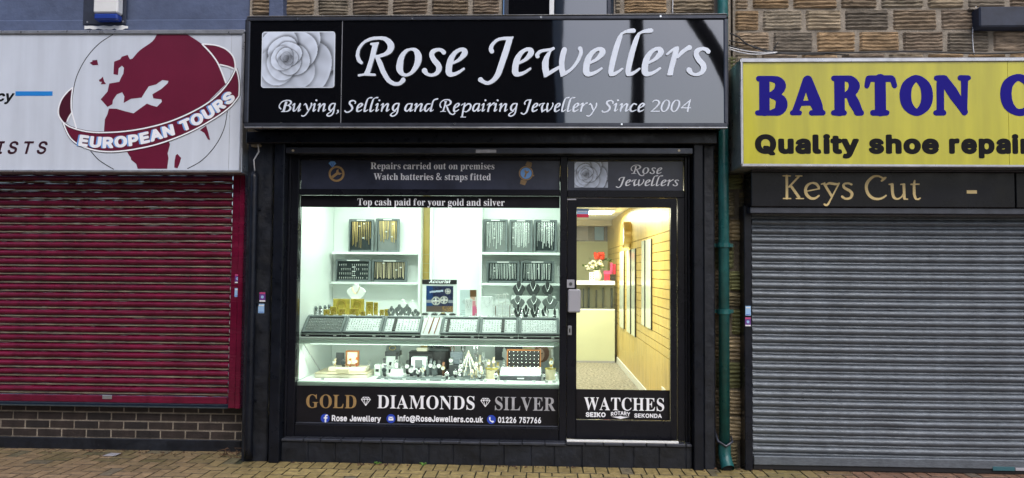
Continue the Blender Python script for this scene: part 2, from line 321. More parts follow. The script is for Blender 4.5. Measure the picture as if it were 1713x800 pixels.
# ------------------------------------------------------------------ lettering
GLY = {
'I': {
 '.': [49, 210, [[62,-24,94,-32,118,-29,142,-16,161,8,169,40,165,64,152,88,134,104,110,113,78,113,54,101,32,80,23,56,24,24,38,-4]]],
 '0': [47, 473, [[172,-27,228,-35,268,-31,308,-18,340,2,369,29,391,61,409,101,423,149,431,205,431,301,424,357,410,405,388,451,370,477,346,501,308,526,268,540,228,544,188,540,148,527,116,508,84,478,61,445,43,405,30,357,22,301,22,205,30,149,44,101,62,61,84,29,116,0,148,-19], [196,85,170,109,149,157,139,213,139,293,150,357,168,397,196,424,228,431,244,429,268,417,294,381,309,333,314,293,314,213,302,149,293,125,276,100,244,80,220,78]]],
 '1': [76, 487, [[80,-28,392,-28,408,-22,416,-12,418,60,408,76,392,83,304,84,304,508,299,524,288,534,200,537,184,533,72,452,60,436,58,356,64,340,72,333,97,332,176,389,184,388,184,380,184,84,72,82,56,74,49,60,49,-4,57,-20]]],
 '2': [63, 473, [[68,-28,388,-28,404,-24,414,-12,417,60,404,80,388,85,228,85,222,92,360,244,394,300,407,348,406,404,385,460,348,502,292,533,260,541,220,543,188,540,137,524,108,507,83,484,64,460,49,428,40,396,38,356,44,344,60,334,140,337,151,348,159,388,172,411,188,424,212,431,244,429,268,419,284,403,292,372,286,340,260,299,39,60,39,-12,52,-25]]],
 '5': [59, 470, [[162,-27,216,-35,256,-32,320,-11,352,12,376,36,408,93,419,157,413,213,396,261,368,302,328,335,280,355,232,361,176,353,169,357,176,422,368,424,384,430,393,445,394,509,389,525,376,535,96,537,80,531,69,517,39,253,44,237,64,225,128,218,176,241,216,248,240,246,261,237,280,221,298,181,299,149,288,115,264,90,232,79,200,81,173,93,158,109,144,148,130,157,56,158,39,149,32,133,35,101,59,45,79,21,104,0]]],
 '6': [63, 472, [[170,-27,220,-34,260,-32,292,-25,324,-10,372,30,393,61,407,93,414,125,415,189,408,221,394,253,372,285,332,318,300,332,249,341,246,349,348,498,349,517,332,535,252,537,230,525,89,317,67,277,44,221,36,165,38,125,60,61,100,11,132,-11], [220,77,191,85,172,102,158,125,154,165,161,197,179,221,204,234,228,237,260,230,280,213,294,189,299,157,294,125,276,96,252,81]]],
 '7': [62, 472, [[98,-28,170,-28,190,-12,416,436,418,516,402,534,66,537,50,534,39,524,34,508,34,452,39,436,50,427,266,424,278,420,72,12,69,-4,74,-16,82,-24]]],
 '@': [40, 695, [[269,-155,356,-163,420,-157,516,-132,527,-123,532,-107,516,-51,500,-33,484,-31,412,-51,364,-57,292,-51,225,-27,188,0,164,29,141,77,129,133,126,181,132,245,143,285,164,327,188,356,220,382,252,398,284,407,340,414,380,412,441,397,491,365,484,361,420,363,396,357,356,369,300,369,244,347,216,325,196,301,169,245,162,213,162,149,171,109,191,61,212,32,236,11,268,-5,324,-15,380,-6,420,17,468,-10,516,-17,548,-14,580,-3,612,21,630,45,650,93,659,141,661,253,644,325,627,365,587,421,554,453,516,478,444,508,396,517,300,517,251,509,172,479,132,453,76,397,52,357,23,277,12,181,15,125,32,45,52,-4,77,-43,134,-99,172,-123,209,-139], [508,91,502,117,501,341,508,347,539,293,551,245,553,213,548,133,542,109,532,92,516,87], [308,97,291,109,276,141,270,181,276,221,289,245,308,259,332,263,364,258,381,245,390,221,393,181,387,133,380,116,364,100,332,93]]],
 'A': [16, 499, [[20,-28,84,-28,104,-20,152,108,164,114,324,112,370,-12,380,-24,396,-28,468,-27,488,-12,488,12,303,516,284,535,196,536,180,527,174,516,-11,4,-4,-20], [196,227,236,353,244,343,283,228]]],
 'D': [60, 541, [[64,-28,224,-28,272,-24,320,-13,360,4,400,31,435,68,456,102,475,148,486,204,489,252,486,308,477,356,458,404,433,444,403,476,368,502,320,523,280,532,232,536,56,536,37,524,32,508,32,-4,41,-20], [160,85,153,92,153,420,160,424,224,423,280,415,304,404,328,386,352,351,362,324,371,252,368,212,355,164,328,124,304,106,280,95,248,87]]],
 'E': [60, 455, [[64,-28,376,-28,392,-22,401,-12,403,60,396,76,384,84,160,85,153,92,153,196,160,201,360,201,376,210,383,228,383,292,368,311,154,316,153,420,160,424,384,426,396,436,400,452,400,516,384,534,64,537,48,534,37,524,32,508,32,-4,41,-20]]],
 'I': [31, 320, [[35,-28,267,-28,283,-24,295,-12,297,60,291,75,275,84,219,85,211,92,211,420,219,424,275,424,293,436,297,452,297,508,293,524,283,533,267,537,27,536,11,528,4,516,3,452,8,436,27,424,83,424,89,420,90,412,90,92,83,85,19,82,11,76,3,60,6,-12,19,-25]]],
 'J': [33, 389, [[128,-27,189,-35,229,-30,269,-17,314,13,344,53,359,93,364,149,364,509,359,525,349,534,269,537,253,529,245,517,244,149,240,117,226,93,205,81,181,78,157,84,143,93,128,125,124,181,109,198,29,200,13,192,6,181,5,141,11,93,29,47,61,9,93,-14]]],
 'K': [60, 528, [[64,-28,128,-28,144,-20,150,-12,153,156,192,198,200,194,353,-20,368,-28,448,-28,464,-23,472,-15,476,-4,472,15,281,284,471,492,475,516,464,532,448,537,360,536,348,532,160,329,154,332,153,340,153,508,148,524,136,534,120,537,56,536,37,524,32,508,32,-4,41,-20]]],
 'N': [60, 543, [[64,-28,128,-28,144,-20,152,-6,153,292,154,300,160,305,367,-20,384,-28,464,-28,480,-22,488,-13,491,4,491,508,480,531,464,537,392,536,376,525,372,516,368,196,152,532,136,537,56,536,37,524,32,508,32,-4,41,-20]]],
 'O': [40, 553, [[205,-27,268,-35,316,-30,356,-19,404,5,435,29,460,58,488,101,507,149,517,197,521,253,517,309,507,357,484,413,465,445,437,477,404,503,356,528,316,539,268,544,220,540,172,526,127,501,100,480,76,453,45,405,26,357,16,309,12,253,16,197,26,149,46,101,71,61,100,28,140,-1], [236,85,204,97,180,115,150,157,134,213,134,293,150,349,164,375,184,397,204,411,236,424,292,425,316,418,348,398,380,357,393,325,400,293,399,213,383,157,369,133,348,110,316,91,292,83]]],
 'P': [60, 488, [[64,-28,128,-28,144,-20,150,-12,154,156,272,160,312,168,344,182,376,204,414,252,434,316,434,380,427,412,398,468,375,492,344,513,312,526,240,536,56,536,37,524,32,508,32,-4,41,-20], [160,270,153,276,153,420,160,424,256,422,280,415,297,404,311,380,316,348,312,316,296,290,280,279,256,272]]],
 'Q': [40, 553, [[404,-76,476,-75,488,-68,496,-52,492,-33,441,36,462,60,487,100,507,148,517,196,521,252,518,308,505,364,489,404,465,444,436,478,396,509,356,528,308,540,268,544,228,540,180,529,137,508,100,480,68,444,44,404,26,356,16,308,12,252,15,204,27,148,46,100,71,60,100,28,140,-1,179,-20,220,-31,268,-35,348,-24,381,-68], [244,83,220,89,188,108,165,132,151,156,133,220,134,292,149,348,164,375,183,396,204,411,236,424,292,425,316,418,348,398,381,356,393,324,400,292,399,212,392,180,372,138,364,138,324,185,244,187,228,181,218,164,219,148,266,84]]],
 'R': [60, 507, [[64,-28,128,-28,144,-20,150,-12,153,164,160,170,224,170,232,166,336,-22,352,-28,432,-28,453,-12,453,12,353,196,400,236,426,284,435,324,434,388,424,425,400,469,376,493,344,514,312,527,240,537,56,536,37,524,32,508,32,-4,41,-20], [160,283,155,284,153,292,153,420,160,424,256,422,288,412,304,399,315,372,316,340,310,316,296,299,256,284]]],
 'S': [38, 466, [[154,-29,194,-35,258,-35,298,-28,338,-13,370,7,406,43,424,75,434,107,436,139,429,187,410,224,386,251,322,289,178,335,154,350,145,363,145,387,161,411,194,427,226,430,266,424,289,411,303,395,314,363,330,351,402,350,418,356,428,371,426,403,416,435,402,461,378,489,356,507,298,534,258,542,194,542,126,523,98,508,68,483,40,443,29,411,24,371,29,331,43,299,69,267,98,245,134,227,290,176,308,163,317,147,311,115,290,94,258,81,218,77,178,84,154,97,139,115,130,147,114,163,34,164,17,155,10,139,14,107,24,75,42,43,62,19,90,-2]]],
 'T': [31, 468, [[196,-28,268,-26,276,-20,284,-4,285,420,292,424,420,424,436,431,445,452,445,508,440,524,428,534,28,536,12,528,5,516,5,444,20,426,156,424,165,420,165,-4,173,-20]]],
 'U': [60, 537, [[193,-28,264,-36,304,-33,344,-23,376,-10,408,11,435,36,458,68,473,100,481,132,485,172,485,508,481,524,472,532,456,537,392,537,377,532,368,522,365,508,365,180,360,148,345,116,320,95,296,85,256,80,216,86,190,100,167,124,155,156,152,508,148,524,136,534,120,537,56,536,37,524,32,508,32,172,36,132,44,100,65,60,108,12,144,-11]]],
 'V': [16, 499, [[204,-28,284,-27,303,-12,490,500,490,516,476,533,396,537,380,533,371,524,244,159,236,163,108,524,92,535,76,537,12,536,-7,524,-10,500,175,-4,184,-20]]],
 'Y': [16, 491, [[204,-28,276,-27,293,-12,298,204,478,492,482,516,468,533,380,537,364,531,236,324,108,531,92,537,12,536,-7,524,-12,508,-6,492,173,204,176,-4,184,-20]]],
 'a': [30, 387, [[104,-29,138,-35,186,-35,226,-25,250,-11,258,-21,274,-28,338,-28,354,-22,362,-10,365,251,357,307,343,339,317,371,298,385,250,405,194,412,170,411,106,395,77,379,48,355,26,326,14,299,14,283,26,267,98,246,117,251,138,280,170,300,218,300,235,291,245,275,242,258,122,239,66,219,34,195,13,163,4,131,2,107,13,51,42,7,66,-11], [162,75,138,79,123,91,120,107,128,123,178,140,246,147,243,115,226,92,202,78]]],
 'c': [34, 417, [[151,-28,206,-36,262,-29,318,-4,366,43,389,92,387,116,374,128,302,145,286,138,254,90,230,78,190,76,158,92,134,129,125,172,129,228,145,268,174,295,206,302,238,295,264,276,282,244,302,234,374,252,388,268,389,284,361,340,319,380,270,403,206,412,174,410,134,400,102,384,76,364,48,332,17,268,9,228,8,156,17,108,30,76,48,44,77,12,102,-7]]],
 'e': [34, 425, [[153,-28,206,-36,238,-35,296,-20,334,1,355,20,378,52,392,84,391,100,382,113,310,135,302,136,286,126,262,91,246,81,214,75,190,77,166,85,149,100,134,124,131,132,134,141,374,142,396,156,399,172,396,236,386,284,372,316,351,348,318,378,294,392,254,407,206,412,166,409,134,400,102,384,70,359,48,332,29,300,15,260,6,188,9,148,17,108,29,76,48,44,77,12,102,-7], [134,250,140,268,158,287,174,296,206,302,246,291,262,275,273,252]]],
 'f': [6, 269, [[82,-28,146,-28,167,-12,170,296,234,300,248,308,256,324,256,380,250,396,234,407,178,407,170,412,173,436,178,443,194,446,234,441,250,452,254,460,271,524,258,544,234,552,186,558,162,556,106,535,84,516,63,484,55,460,50,409,2,407,-14,399,-20,388,-21,324,-14,308,2,299,50,298,53,292,53,-4,61,-20]]],
 'h': [52, 429, [[57,-28,121,-27,139,-12,143,244,150,268,163,284,185,297,209,301,244,292,258,276,265,260,271,-12,289,-27,361,-28,377,-20,385,-4,385,244,378,300,366,332,351,356,329,380,281,405,233,412,201,410,145,391,141,516,129,532,113,537,41,534,29,524,25,508,25,-4,33,-20]]],
 'i': [41, 187, [[53,-28,117,-28,133,-20,141,-4,142,380,133,399,117,407,45,406,30,396,25,380,25,-4,33,-20], [57,420,85,415,109,420,133,435,147,452,154,476,152,500,140,524,117,544,85,552,61,548,37,535,22,516,13,484,18,460,33,436]]],
 'k': [52, 444, [[57,-28,121,-27,139,-12,142,124,153,134,281,-25,377,-28,392,-20,400,-4,393,19,240,212,243,220,384,364,388,380,385,393,377,402,361,407,273,405,145,277,142,508,137,525,129,532,113,537,41,534,29,524,25,508,25,-4,33,-20]]],
 'l': [52, 253, [[92,-22,137,-30,185,-25,201,-17,209,2,198,58,190,74,177,81,143,82,141,514,132,530,121,536,49,536,33,528,25,506,25,82,28,50,41,19,57,-2]]],
 'n': [52, 429, [[57,-28,121,-27,139,-12,143,244,150,268,163,284,185,297,209,301,244,292,258,276,265,260,271,-12,281,-23,297,-28,361,-28,377,-20,382,-12,383,276,376,308,362,340,337,372,313,390,281,405,225,412,193,409,145,390,113,407,49,407,30,396,25,380,25,-4,33,-20]]],
 'o': [34, 435, [[151,-28,206,-36,246,-33,278,-24,310,-9,342,15,366,42,386,76,400,116,409,180,407,228,398,268,382,307,361,340,318,380,278,401,246,409,206,412,166,409,134,400,102,384,76,364,48,332,29,300,15,260,6,188,9,148,17,108,30,76,48,44,77,12,102,-7], [198,75,166,86,145,108,129,148,124,188,131,236,150,276,174,295,206,302,238,296,265,276,285,236,291,188,285,140,265,100,238,80]]],
 'p': [52, 462, [[57,-171,121,-170,139,-155,145,-10,177,-28,209,-35,265,-33,297,-24,329,-7,354,13,377,40,397,77,409,110,418,181,416,229,408,269,392,309,359,357,329,384,297,400,265,409,209,411,177,405,145,387,121,406,49,407,33,399,26,389,25,-147,33,-163], [209,76,177,89,155,117,142,165,142,213,151,253,169,281,193,297,225,301,257,293,273,280,285,261,299,213,299,165,289,125,268,93,241,78]]],
 'r': [52, 316, [[57,-28,121,-27,139,-12,142,236,146,260,161,282,177,292,209,298,249,295,267,308,271,324,271,388,257,408,225,413,185,410,137,392,129,401,113,407,49,407,33,399,26,388,25,-4,33,-20]]],
 's': [35, 386, [[120,-28,160,-35,208,-35,272,-19,320,13,344,45,356,76,359,108,355,140,346,164,328,189,304,209,272,226,160,256,144,264,137,276,138,284,152,296,184,304,208,302,224,295,248,258,264,250,336,264,348,276,350,300,321,356,288,386,240,407,192,412,160,411,104,396,75,380,48,354,29,324,21,300,22,244,35,212,56,186,104,156,216,125,232,117,239,108,235,92,225,84,184,74,160,76,140,84,128,97,116,124,104,133,88,134,32,122,16,114,8,100,9,84,24,44,40,21,80,-12]]],
 't': [6, 239, [[118,-24,162,-32,194,-31,226,-23,239,-8,240,8,223,72,202,82,162,79,155,88,154,104,154,296,210,300,226,311,232,328,231,384,223,400,210,406,154,408,154,472,148,488,139,496,58,498,42,488,38,480,35,408,2,407,-18,392,-22,328,-17,312,-6,302,37,296,37,96,41,56,55,24,74,0,98,-17]]],
 'u': [52, 429, [[128,-25,177,-33,209,-31,241,-23,265,-11,273,-11,281,-22,297,-28,361,-28,379,-17,385,-1,385,375,383,391,369,405,289,406,271,391,267,135,259,111,247,95,225,82,201,78,177,83,161,92,152,103,143,127,139,391,129,403,113,407,49,407,33,399,27,391,25,143,32,79,44,47,65,16,97,-11]]],
 'w': [22, 587, [[139,-28,203,-28,218,-20,224,-12,283,192,347,-17,355,-24,371,-28,435,-28,449,-20,458,-4,572,372,571,388,563,401,547,407,483,407,467,404,459,397,403,206,395,198,339,396,331,404,315,407,239,404,225,388,171,188,109,396,99,405,83,407,19,407,3,399,-4,388,-4,372,110,-4,118,-20]]],
 'y': [17, 408, [[39,-165,93,-173,133,-167,172,-149,203,-117,230,-69,398,371,398,387,386,403,373,407,301,407,282,395,197,164,189,171,107,395,93,406,77,407,13,407,-6,395,-9,371,131,3,123,-29,109,-55,101,-60,53,-59,37,-72,20,-141,27,-157]]],
},
'H': {
 'Q': [40, 583, [[378,-88,400,-94,480,-92,501,-80,512,-64,512,-32,466,32,506,96,524,144,535,192,539,256,536,304,523,368,504,416,479,456,448,491,400,527,364,544,320,557,272,561,216,557,170,544,128,524,88,494,55,456,26,408,8,361,-3,304,-6,256,-2,200,9,144,28,96,56,50,88,15,128,-15,168,-35,216,-48,272,-53,336,-44], [216,111,192,128,179,144,157,192,150,256,158,320,176,360,208,393,248,408,288,408,312,400,337,384,367,344,382,288,384,248,377,192,368,168,344,193,320,204,240,205,224,200,207,184,199,160,202,144,217,120]]],
 'u': [52, 459, [[134,-45,181,-51,213,-49,261,-33,293,-46,365,-45,384,-37,398,-21,403,3,403,379,397,403,381,419,357,425,293,425,273,419,257,403,250,379,249,139,237,110,221,100,205,97,189,98,173,105,161,131,160,379,153,403,133,421,109,425,45,425,29,419,13,403,7,379,7,139,16,67,40,19,69,-13,93,-29]]],
 'a': [30, 417, [[110,-49,182,-53,214,-48,246,-35,270,-46,342,-46,366,-35,380,-17,383,247,375,311,362,343,331,383,310,399,254,423,174,430,142,425,94,410,54,385,30,363,11,335,-3,303,-3,279,6,261,22,249,54,239,52,231,15,199,-8,159,-15,103,-5,47,12,15,46,-20,78,-38], [150,95,138,103,142,112,224,127,220,111,198,96,174,92], [150,262,156,271,174,282,198,285,221,279,221,271]]],
 'l': [52, 283, [[95,-42,141,-48,197,-40,221,-20,227,6,209,78,189,96,162,102,160,110,160,510,156,526,146,542,125,553,53,555,37,552,20,542,10,526,7,510,7,78,19,22,37,-7,69,-33]]],
 'i': [41, 217, [[30,-40,49,-46,121,-45,147,-32,159,-8,159,384,155,400,141,416,168,456,172,488,164,520,145,545,121,561,89,569,57,566,25,548,4,520,-4,488,0,456,25,416,12,400,7,384,7,0,13,-24]]],
 't': [6, 269, [[121,-44,166,-50,222,-43,246,-30,257,-12,258,12,245,68,238,81,214,98,172,100,172,276,182,281,219,284,241,300,250,324,249,388,238,409,222,421,172,428,170,484,150,510,126,517,62,517,38,509,24,492,19,476,18,428,-15,420,-34,402,-40,380,-39,324,-35,308,-23,292,19,276,19,92,24,52,36,20,62,-14,94,-35]]],
 'y': [17, 438, [[43,-185,89,-191,137,-185,177,-167,217,-129,248,-73,416,367,413,399,393,420,377,425,305,425,289,423,273,412,264,399,193,212,126,399,113,415,89,425,9,425,-7,418,-23,402,-28,383,-27,367,113,-1,97,-41,57,-40,41,-44,25,-57,17,-73,2,-145,17,-173]]],
 's': [35, 416, [[125,-48,180,-54,212,-53,252,-45,284,-33,324,-8,346,16,365,48,373,72,377,112,373,144,364,168,340,203,300,232,311,240,348,250,362,264,370,288,362,320,346,352,316,388,276,413,244,424,196,430,156,429,92,410,52,384,29,360,14,336,4,304,3,248,16,208,40,176,71,152,20,137,-3,120,-10,96,-1,56,15,24,44,-8,76,-30], [164,94,145,104,140,123,220,104,196,93], [204,263,169,272,160,280,180,286,204,284,213,280,224,264,220,259]]],
 'h': [52, 459, [[30,-40,53,-46,117,-46,136,-40,153,-24,160,0,161,240,165,256,176,272,205,283,237,275,249,248,250,0,257,-24,269,-37,285,-45,365,-45,390,-32,402,-8,401,272,394,312,381,344,365,368,342,392,293,420,229,430,165,419,160,424,157,525,141,546,117,555,37,552,16,536,7,512,7,0,13,-24]]],
 'o': [34, 465, [[156,-48,202,-54,250,-50,290,-39,322,-23,354,1,381,32,404,72,423,136,427,184,424,232,416,272,396,320,361,368,330,394,290,415,250,427,210,430,162,426,130,417,90,397,62,376,34,344,12,304,-7,240,-12,192,-9,144,-1,104,15,64,35,32,66,-3,98,-26], [194,94,170,106,154,128,143,168,144,208,151,240,170,270,194,282,218,283,242,273,261,248,272,208,272,168,261,128,243,104,226,95]]],
 'e': [34, 455, [[158,-48,210,-54,242,-53,274,-47,322,-28,351,-8,382,24,410,80,409,104,392,128,409,144,417,168,415,232,398,304,371,352,346,378,306,406,258,424,210,430,162,427,122,415,90,398,58,372,34,344,15,312,-2,264,-12,192,-9,144,-1,104,15,64,34,32,66,-3,98,-26], [194,94,162,112,157,120,162,123,250,123,260,120,250,105,234,96], [170,269,168,272,178,278,202,284,226,281,241,272,234,267]]],
 'r': [52, 346, [[30,-40,53,-46,117,-46,136,-40,153,-24,160,0,161,248,173,268,189,277,253,277,269,284,281,296,289,320,289,392,282,408,265,424,245,430,205,430,141,415,117,425,45,425,25,416,12,400,7,376,7,0,13,-24]]],
 'p': [52, 492, [[30,-183,53,-189,117,-189,141,-180,153,-167,159,-151,160,-55,165,-43,197,-52,229,-54,269,-51,309,-38,341,-21,367,1,394,33,412,65,426,105,434,153,434,225,426,273,411,313,386,353,346,393,309,415,269,427,229,430,181,425,149,413,117,425,53,425,29,419,12,401,7,377,7,-143,13,-167], [205,95,186,105,169,129,160,169,160,209,166,241,181,267,197,279,229,283,253,274,271,249,281,209,281,169,271,129,254,105,237,95]]],
 'E': [60, 485, [[38,-40,60,-46,380,-46,398,-40,414,-24,421,0,421,64,412,84,396,98,372,103,172,103,171,112,172,180,364,184,383,192,396,208,401,224,400,296,393,312,380,325,356,332,180,332,171,336,172,403,372,406,388,408,404,418,414,432,418,448,418,512,412,532,396,548,372,555,60,555,36,548,20,531,14,504,14,0,21,-24]]],
 'U': [60, 567, [[200,-48,260,-54,300,-51,348,-41,380,-28,420,-2,448,24,472,56,487,88,499,128,503,168,503,512,494,536,476,551,460,555,388,554,364,545,351,528,347,512,345,160,336,136,316,114,292,102,260,98,228,102,204,112,181,136,172,160,170,512,164,531,148,548,132,554,60,555,36,548,18,528,14,504,14,176,17,136,27,96,51,48,95,0,132,-25]]],
 'R': [60, 537, [[38,-40,60,-46,132,-45,148,-40,164,-24,171,0,171,144,172,151,180,152,220,150,314,-24,330,-40,348,-46,436,-45,452,-39,467,-24,473,-8,471,16,380,184,379,192,414,224,444,280,455,344,452,392,434,448,414,480,388,507,356,528,316,544,236,555,52,554,36,548,20,531,14,504,14,0,21,-24], [172,302,172,403,252,405,276,398,292,384,299,344,295,328,284,312,252,302]]],
 'O': [40, 583, [[210,-47,264,-53,320,-48,368,-34,416,-8,448,17,472,44,502,89,525,145,535,193,539,257,535,313,523,369,503,417,472,464,448,491,416,516,368,543,320,557,264,561,216,557,168,544,120,518,88,494,62,465,31,417,11,369,-2,313,-6,257,-1,193,9,145,32,89,57,49,95,9,127,-15,160,-31], [232,105,192,128,165,169,152,217,152,289,167,345,198,385,240,406,288,408,312,400,336,385,366,345,382,289,382,217,365,161,352,141,328,118,288,101,264,99]]],
 'P': [60, 518, [[38,-40,60,-46,132,-45,148,-40,164,-24,171,0,172,138,276,142,324,154,356,168,388,191,428,240,444,277,452,312,454,352,445,416,432,448,412,480,388,504,356,527,316,544,236,555,52,554,36,548,20,531,14,504,14,0,21,-24], [172,290,172,403,252,405,284,391,296,368,298,344,294,320,284,304,252,290]]],
 'A': [16, 529, [[-6,-40,16,-46,88,-46,112,-37,128,-16,168,96,312,95,352,-17,362,-32,376,-42,392,-46,472,-45,488,-38,504,-20,509,0,506,16,320,522,312,537,296,550,280,555,192,554,172,544,160,528,-27,16,-27,-16], [224,245,221,248,240,297,258,248]]],
 'N': [60, 573, [[38,-40,60,-46,132,-45,156,-34,168,-16,172,251,356,-34,380,-46,468,-46,484,-41,500,-27,509,0,509,504,505,528,492,545,468,554,396,555,372,546,357,528,353,512,353,272,348,261,166,544,140,555,60,555,36,548,23,536,14,512,14,0,21,-24]]],
 'T': [31, 498, [[170,-40,192,-46,264,-45,288,-34,300,-16,303,400,312,406,424,406,440,412,454,424,463,448,461,520,448,543,432,552,32,555,8,548,-10,528,-14,512,-14,448,-10,432,3,416,24,406,136,406,147,400,147,0,153,-24]]],
 'S': [38, 496, [[163,-49,222,-55,262,-53,302,-45,342,-31,374,-13,407,15,438,63,451,103,454,143,447,191,433,223,400,263,326,307,190,350,163,367,162,383,174,399,198,409,222,412,254,408,278,397,289,383,300,351,326,333,414,334,431,343,443,359,447,375,442,415,431,447,406,485,370,519,342,536,302,552,270,558,230,561,182,558,150,551,94,526,62,503,38,475,22,447,9,407,6,367,12,327,29,287,55,255,86,231,126,211,278,162,294,151,299,143,294,122,278,108,254,99,214,96,182,102,166,111,153,127,142,163,118,180,30,182,13,175,-2,159,-8,135,-2,95,9,63,28,31,49,7,78,-16,110,-33]]],
},
'S': {
 '&': [35, 512, [[187,-7,144,-3,107,9,77,28,54,54,40,86,36,125,39,157,48,185,63,208,84,228,109,248,139,266,99,318,89,337,83,359,81,382,84,413,95,439,114,459,139,475,169,484,204,487,237,484,266,475,289,460,306,439,317,414,320,383,317,357,308,333,293,312,273,293,250,275,224,258,354,133,382,181,401,240,461,240,434,160,422,136,408,115,392,95,490,0,410,0,352,56,330,39,307,24,281,11,254,1,222,-5], [188,293,212,308,231,322,245,336,254,350,260,366,262,383,260,399,255,412,246,423,234,432,219,437,202,439,185,437,169,432,156,424,146,413,140,399,138,383,140,367,144,352,151,338], [189,46,216,47,241,52,263,60,282,70,299,81,314,93,175,229,152,215,133,200,118,185,106,169,100,150,97,127,100,104,108,84,122,68,141,56,163,48]]],
 'A': [-8, 465, [[-9,0,-9,18,4,19,14,24,24,30,32,41,41,55,49,75,206,466,224,465,384,87,411,34,420,25,430,20,443,18,443,0,229,0,229,18,259,21,277,30,283,46,273,81,253,132,103,132,79,71,76,59,75,48,80,32,96,21,124,18,128,18,128,0], [113,161,242,161,177,319]]],
 'C': [26, 469, [[257,-11,213,-7,174,3,137,20,105,43,78,71,56,104,39,142,29,184,26,228,30,273,39,314,56,351,79,384,106,412,139,435,176,452,216,462,259,465,292,463,328,454,367,440,388,435,402,439,413,449,419,465,437,465,437,308,420,308,403,347,381,380,356,407,328,427,298,439,265,443,222,435,187,409,163,365,149,304,144,226,149,153,165,97,192,56,230,32,278,24,305,26,331,33,358,45,383,61,407,81,428,106,447,89,418,53,384,25,345,5,303,-7]]],
 'D': [14, 490, [[20,0,20,17,39,19,53,23,63,30,69,39,73,54,74,75,74,374,72,397,68,415,61,426,50,433,35,437,15,439,15,455,222,455,296,449,357,429,405,396,440,351,461,295,468,228,459,146,430,82,382,36,315,9,228,0], [222,24,262,30,295,47,319,75,337,115,347,166,351,229,345,303,330,360,305,401,269,425,223,433,208,432,197,429,190,423,185,415,183,402,182,385,182,72,183,55,185,42,190,34,197,29,208,25]]],
 'E': [14, 451, [[14,0,14,17,35,18,51,22,62,30,70,41,74,57,75,78,75,369,74,394,69,413,62,425,51,433,36,437,16,439,16,455,399,455,399,320,383,320,375,357,361,386,340,406,312,420,276,428,232,430,200,428,194,426,189,422,186,417,183,388,183,246,193,246,221,248,243,256,259,269,272,288,281,313,288,345,304,345,304,118,287,118,284,143,280,164,273,181,264,195,254,206,241,213,225,218,207,221,185,222,183,222,183,67,184,53,187,42,192,35,201,31,213,28,230,28,261,29,289,32,313,39,335,48,354,60,371,75,386,94,399,116,411,143,430,143,402,0]]],
 'G': [27, 522, [[268,-10,222,-7,179,3,141,19,108,42,80,70,57,103,41,141,31,183,28,229,31,274,41,315,57,352,80,385,107,413,139,435,176,452,215,462,257,465,293,463,330,454,369,441,388,436,406,443,419,465,437,465,437,308,420,308,409,334,397,357,382,379,366,397,348,413,329,426,309,436,288,441,267,443,224,435,189,409,165,366,151,305,146,228,150,163,161,110,180,67,206,37,238,19,275,13,298,14,316,19,328,27,336,39,341,53,343,71,343,128,341,146,337,161,329,170,317,176,299,180,275,182,275,198,500,198,500,182,481,180,466,177,457,171,451,161,447,147,446,128,446,29,387,7,328,-6]]],
 'H': [15, 529, [[15,0,15,17,36,20,52,24,62,32,69,43,73,59,75,81,75,379,73,398,69,413,62,424,51,431,36,436,16,439,16,455,242,455,242,439,204,432,197,428,191,422,187,415,182,379,182,251,342,251,342,379,337,415,334,422,328,428,320,432,282,439,282,455,507,455,507,439,486,436,471,431,461,424,454,414,451,399,449,379,449,81,451,60,455,44,461,33,471,25,487,20,507,17,507,0,282,0,282,17,303,20,318,24,329,31,336,41,340,58,342,81,342,221,182,221,182,81,183,59,187,43,194,32,205,24,221,20,242,17,242,0]]],
 'I': [13, 267, [[13,0,13,17,34,21,50,26,61,32,69,42,74,56,75,75,75,387,74,405,70,419,63,427,52,433,36,437,13,439,13,455,244,455,244,439,223,437,207,433,196,427,188,419,184,405,183,387,183,77,187,44,192,37,198,31,206,26,246,17,246,0]]],
 'L': [15, 449, [[15,0,15,17,36,20,52,24,62,32,69,43,73,59,75,81,75,379,73,399,69,414,62,425,51,432,36,436,16,439,16,455,250,455,250,439,208,434,199,430,193,424,188,416,182,379,182,83,185,47,188,40,193,35,200,31,234,28,264,29,291,33,315,40,335,49,354,63,370,80,384,100,397,125,409,154,427,154,402,0]]],
 'M': [14, 639, [[14,0,14,17,34,20,50,24,61,32,69,43,74,58,75,79,75,382,71,416,66,423,61,428,53,432,15,439,15,455,185,455,317,142,449,455,617,455,617,439,598,436,583,430,573,423,566,412,561,397,560,378,560,85,565,43,569,34,574,28,582,23,617,17,617,0,396,0,396,17,433,25,440,29,446,36,450,44,455,83,455,399,288,0,270,0,105,389,105,80,107,57,112,41,120,30,131,23,148,19,169,17,169,0]]],
 'N': [18, 501, [[403,-11,107,350,107,79,108,57,112,42,119,31,129,24,145,20,167,17,167,0,18,0,18,17,54,23,61,27,67,33,71,41,76,79,76,388,36,433,18,439,18,455,156,455,391,169,391,377,386,414,382,421,376,427,369,431,331,439,331,455,480,455,480,439,459,436,443,432,433,425,427,414,423,398,422,377,422,-11]]],
 'O': [27, 520, [[261,-11,228,-9,198,-3,169,7,142,21,117,38,94,58,75,81,58,106,45,134,35,163,29,195,28,228,29,260,35,292,45,321,58,349,75,374,95,397,117,417,143,434,170,448,200,458,232,464,265,466,298,464,328,458,357,448,384,435,409,418,431,399,451,376,467,351,481,323,490,293,496,261,498,228,496,195,490,163,481,134,467,106,450,81,430,58,408,38,383,21,355,7,325,-3,294,-9], [265,12,306,21,338,47,361,90,375,150,379,228,376,293,365,346,348,389,324,419,294,437,260,443,219,435,186,409,163,366,150,305,145,228,149,163,159,109,177,67,201,37,230,18]]],
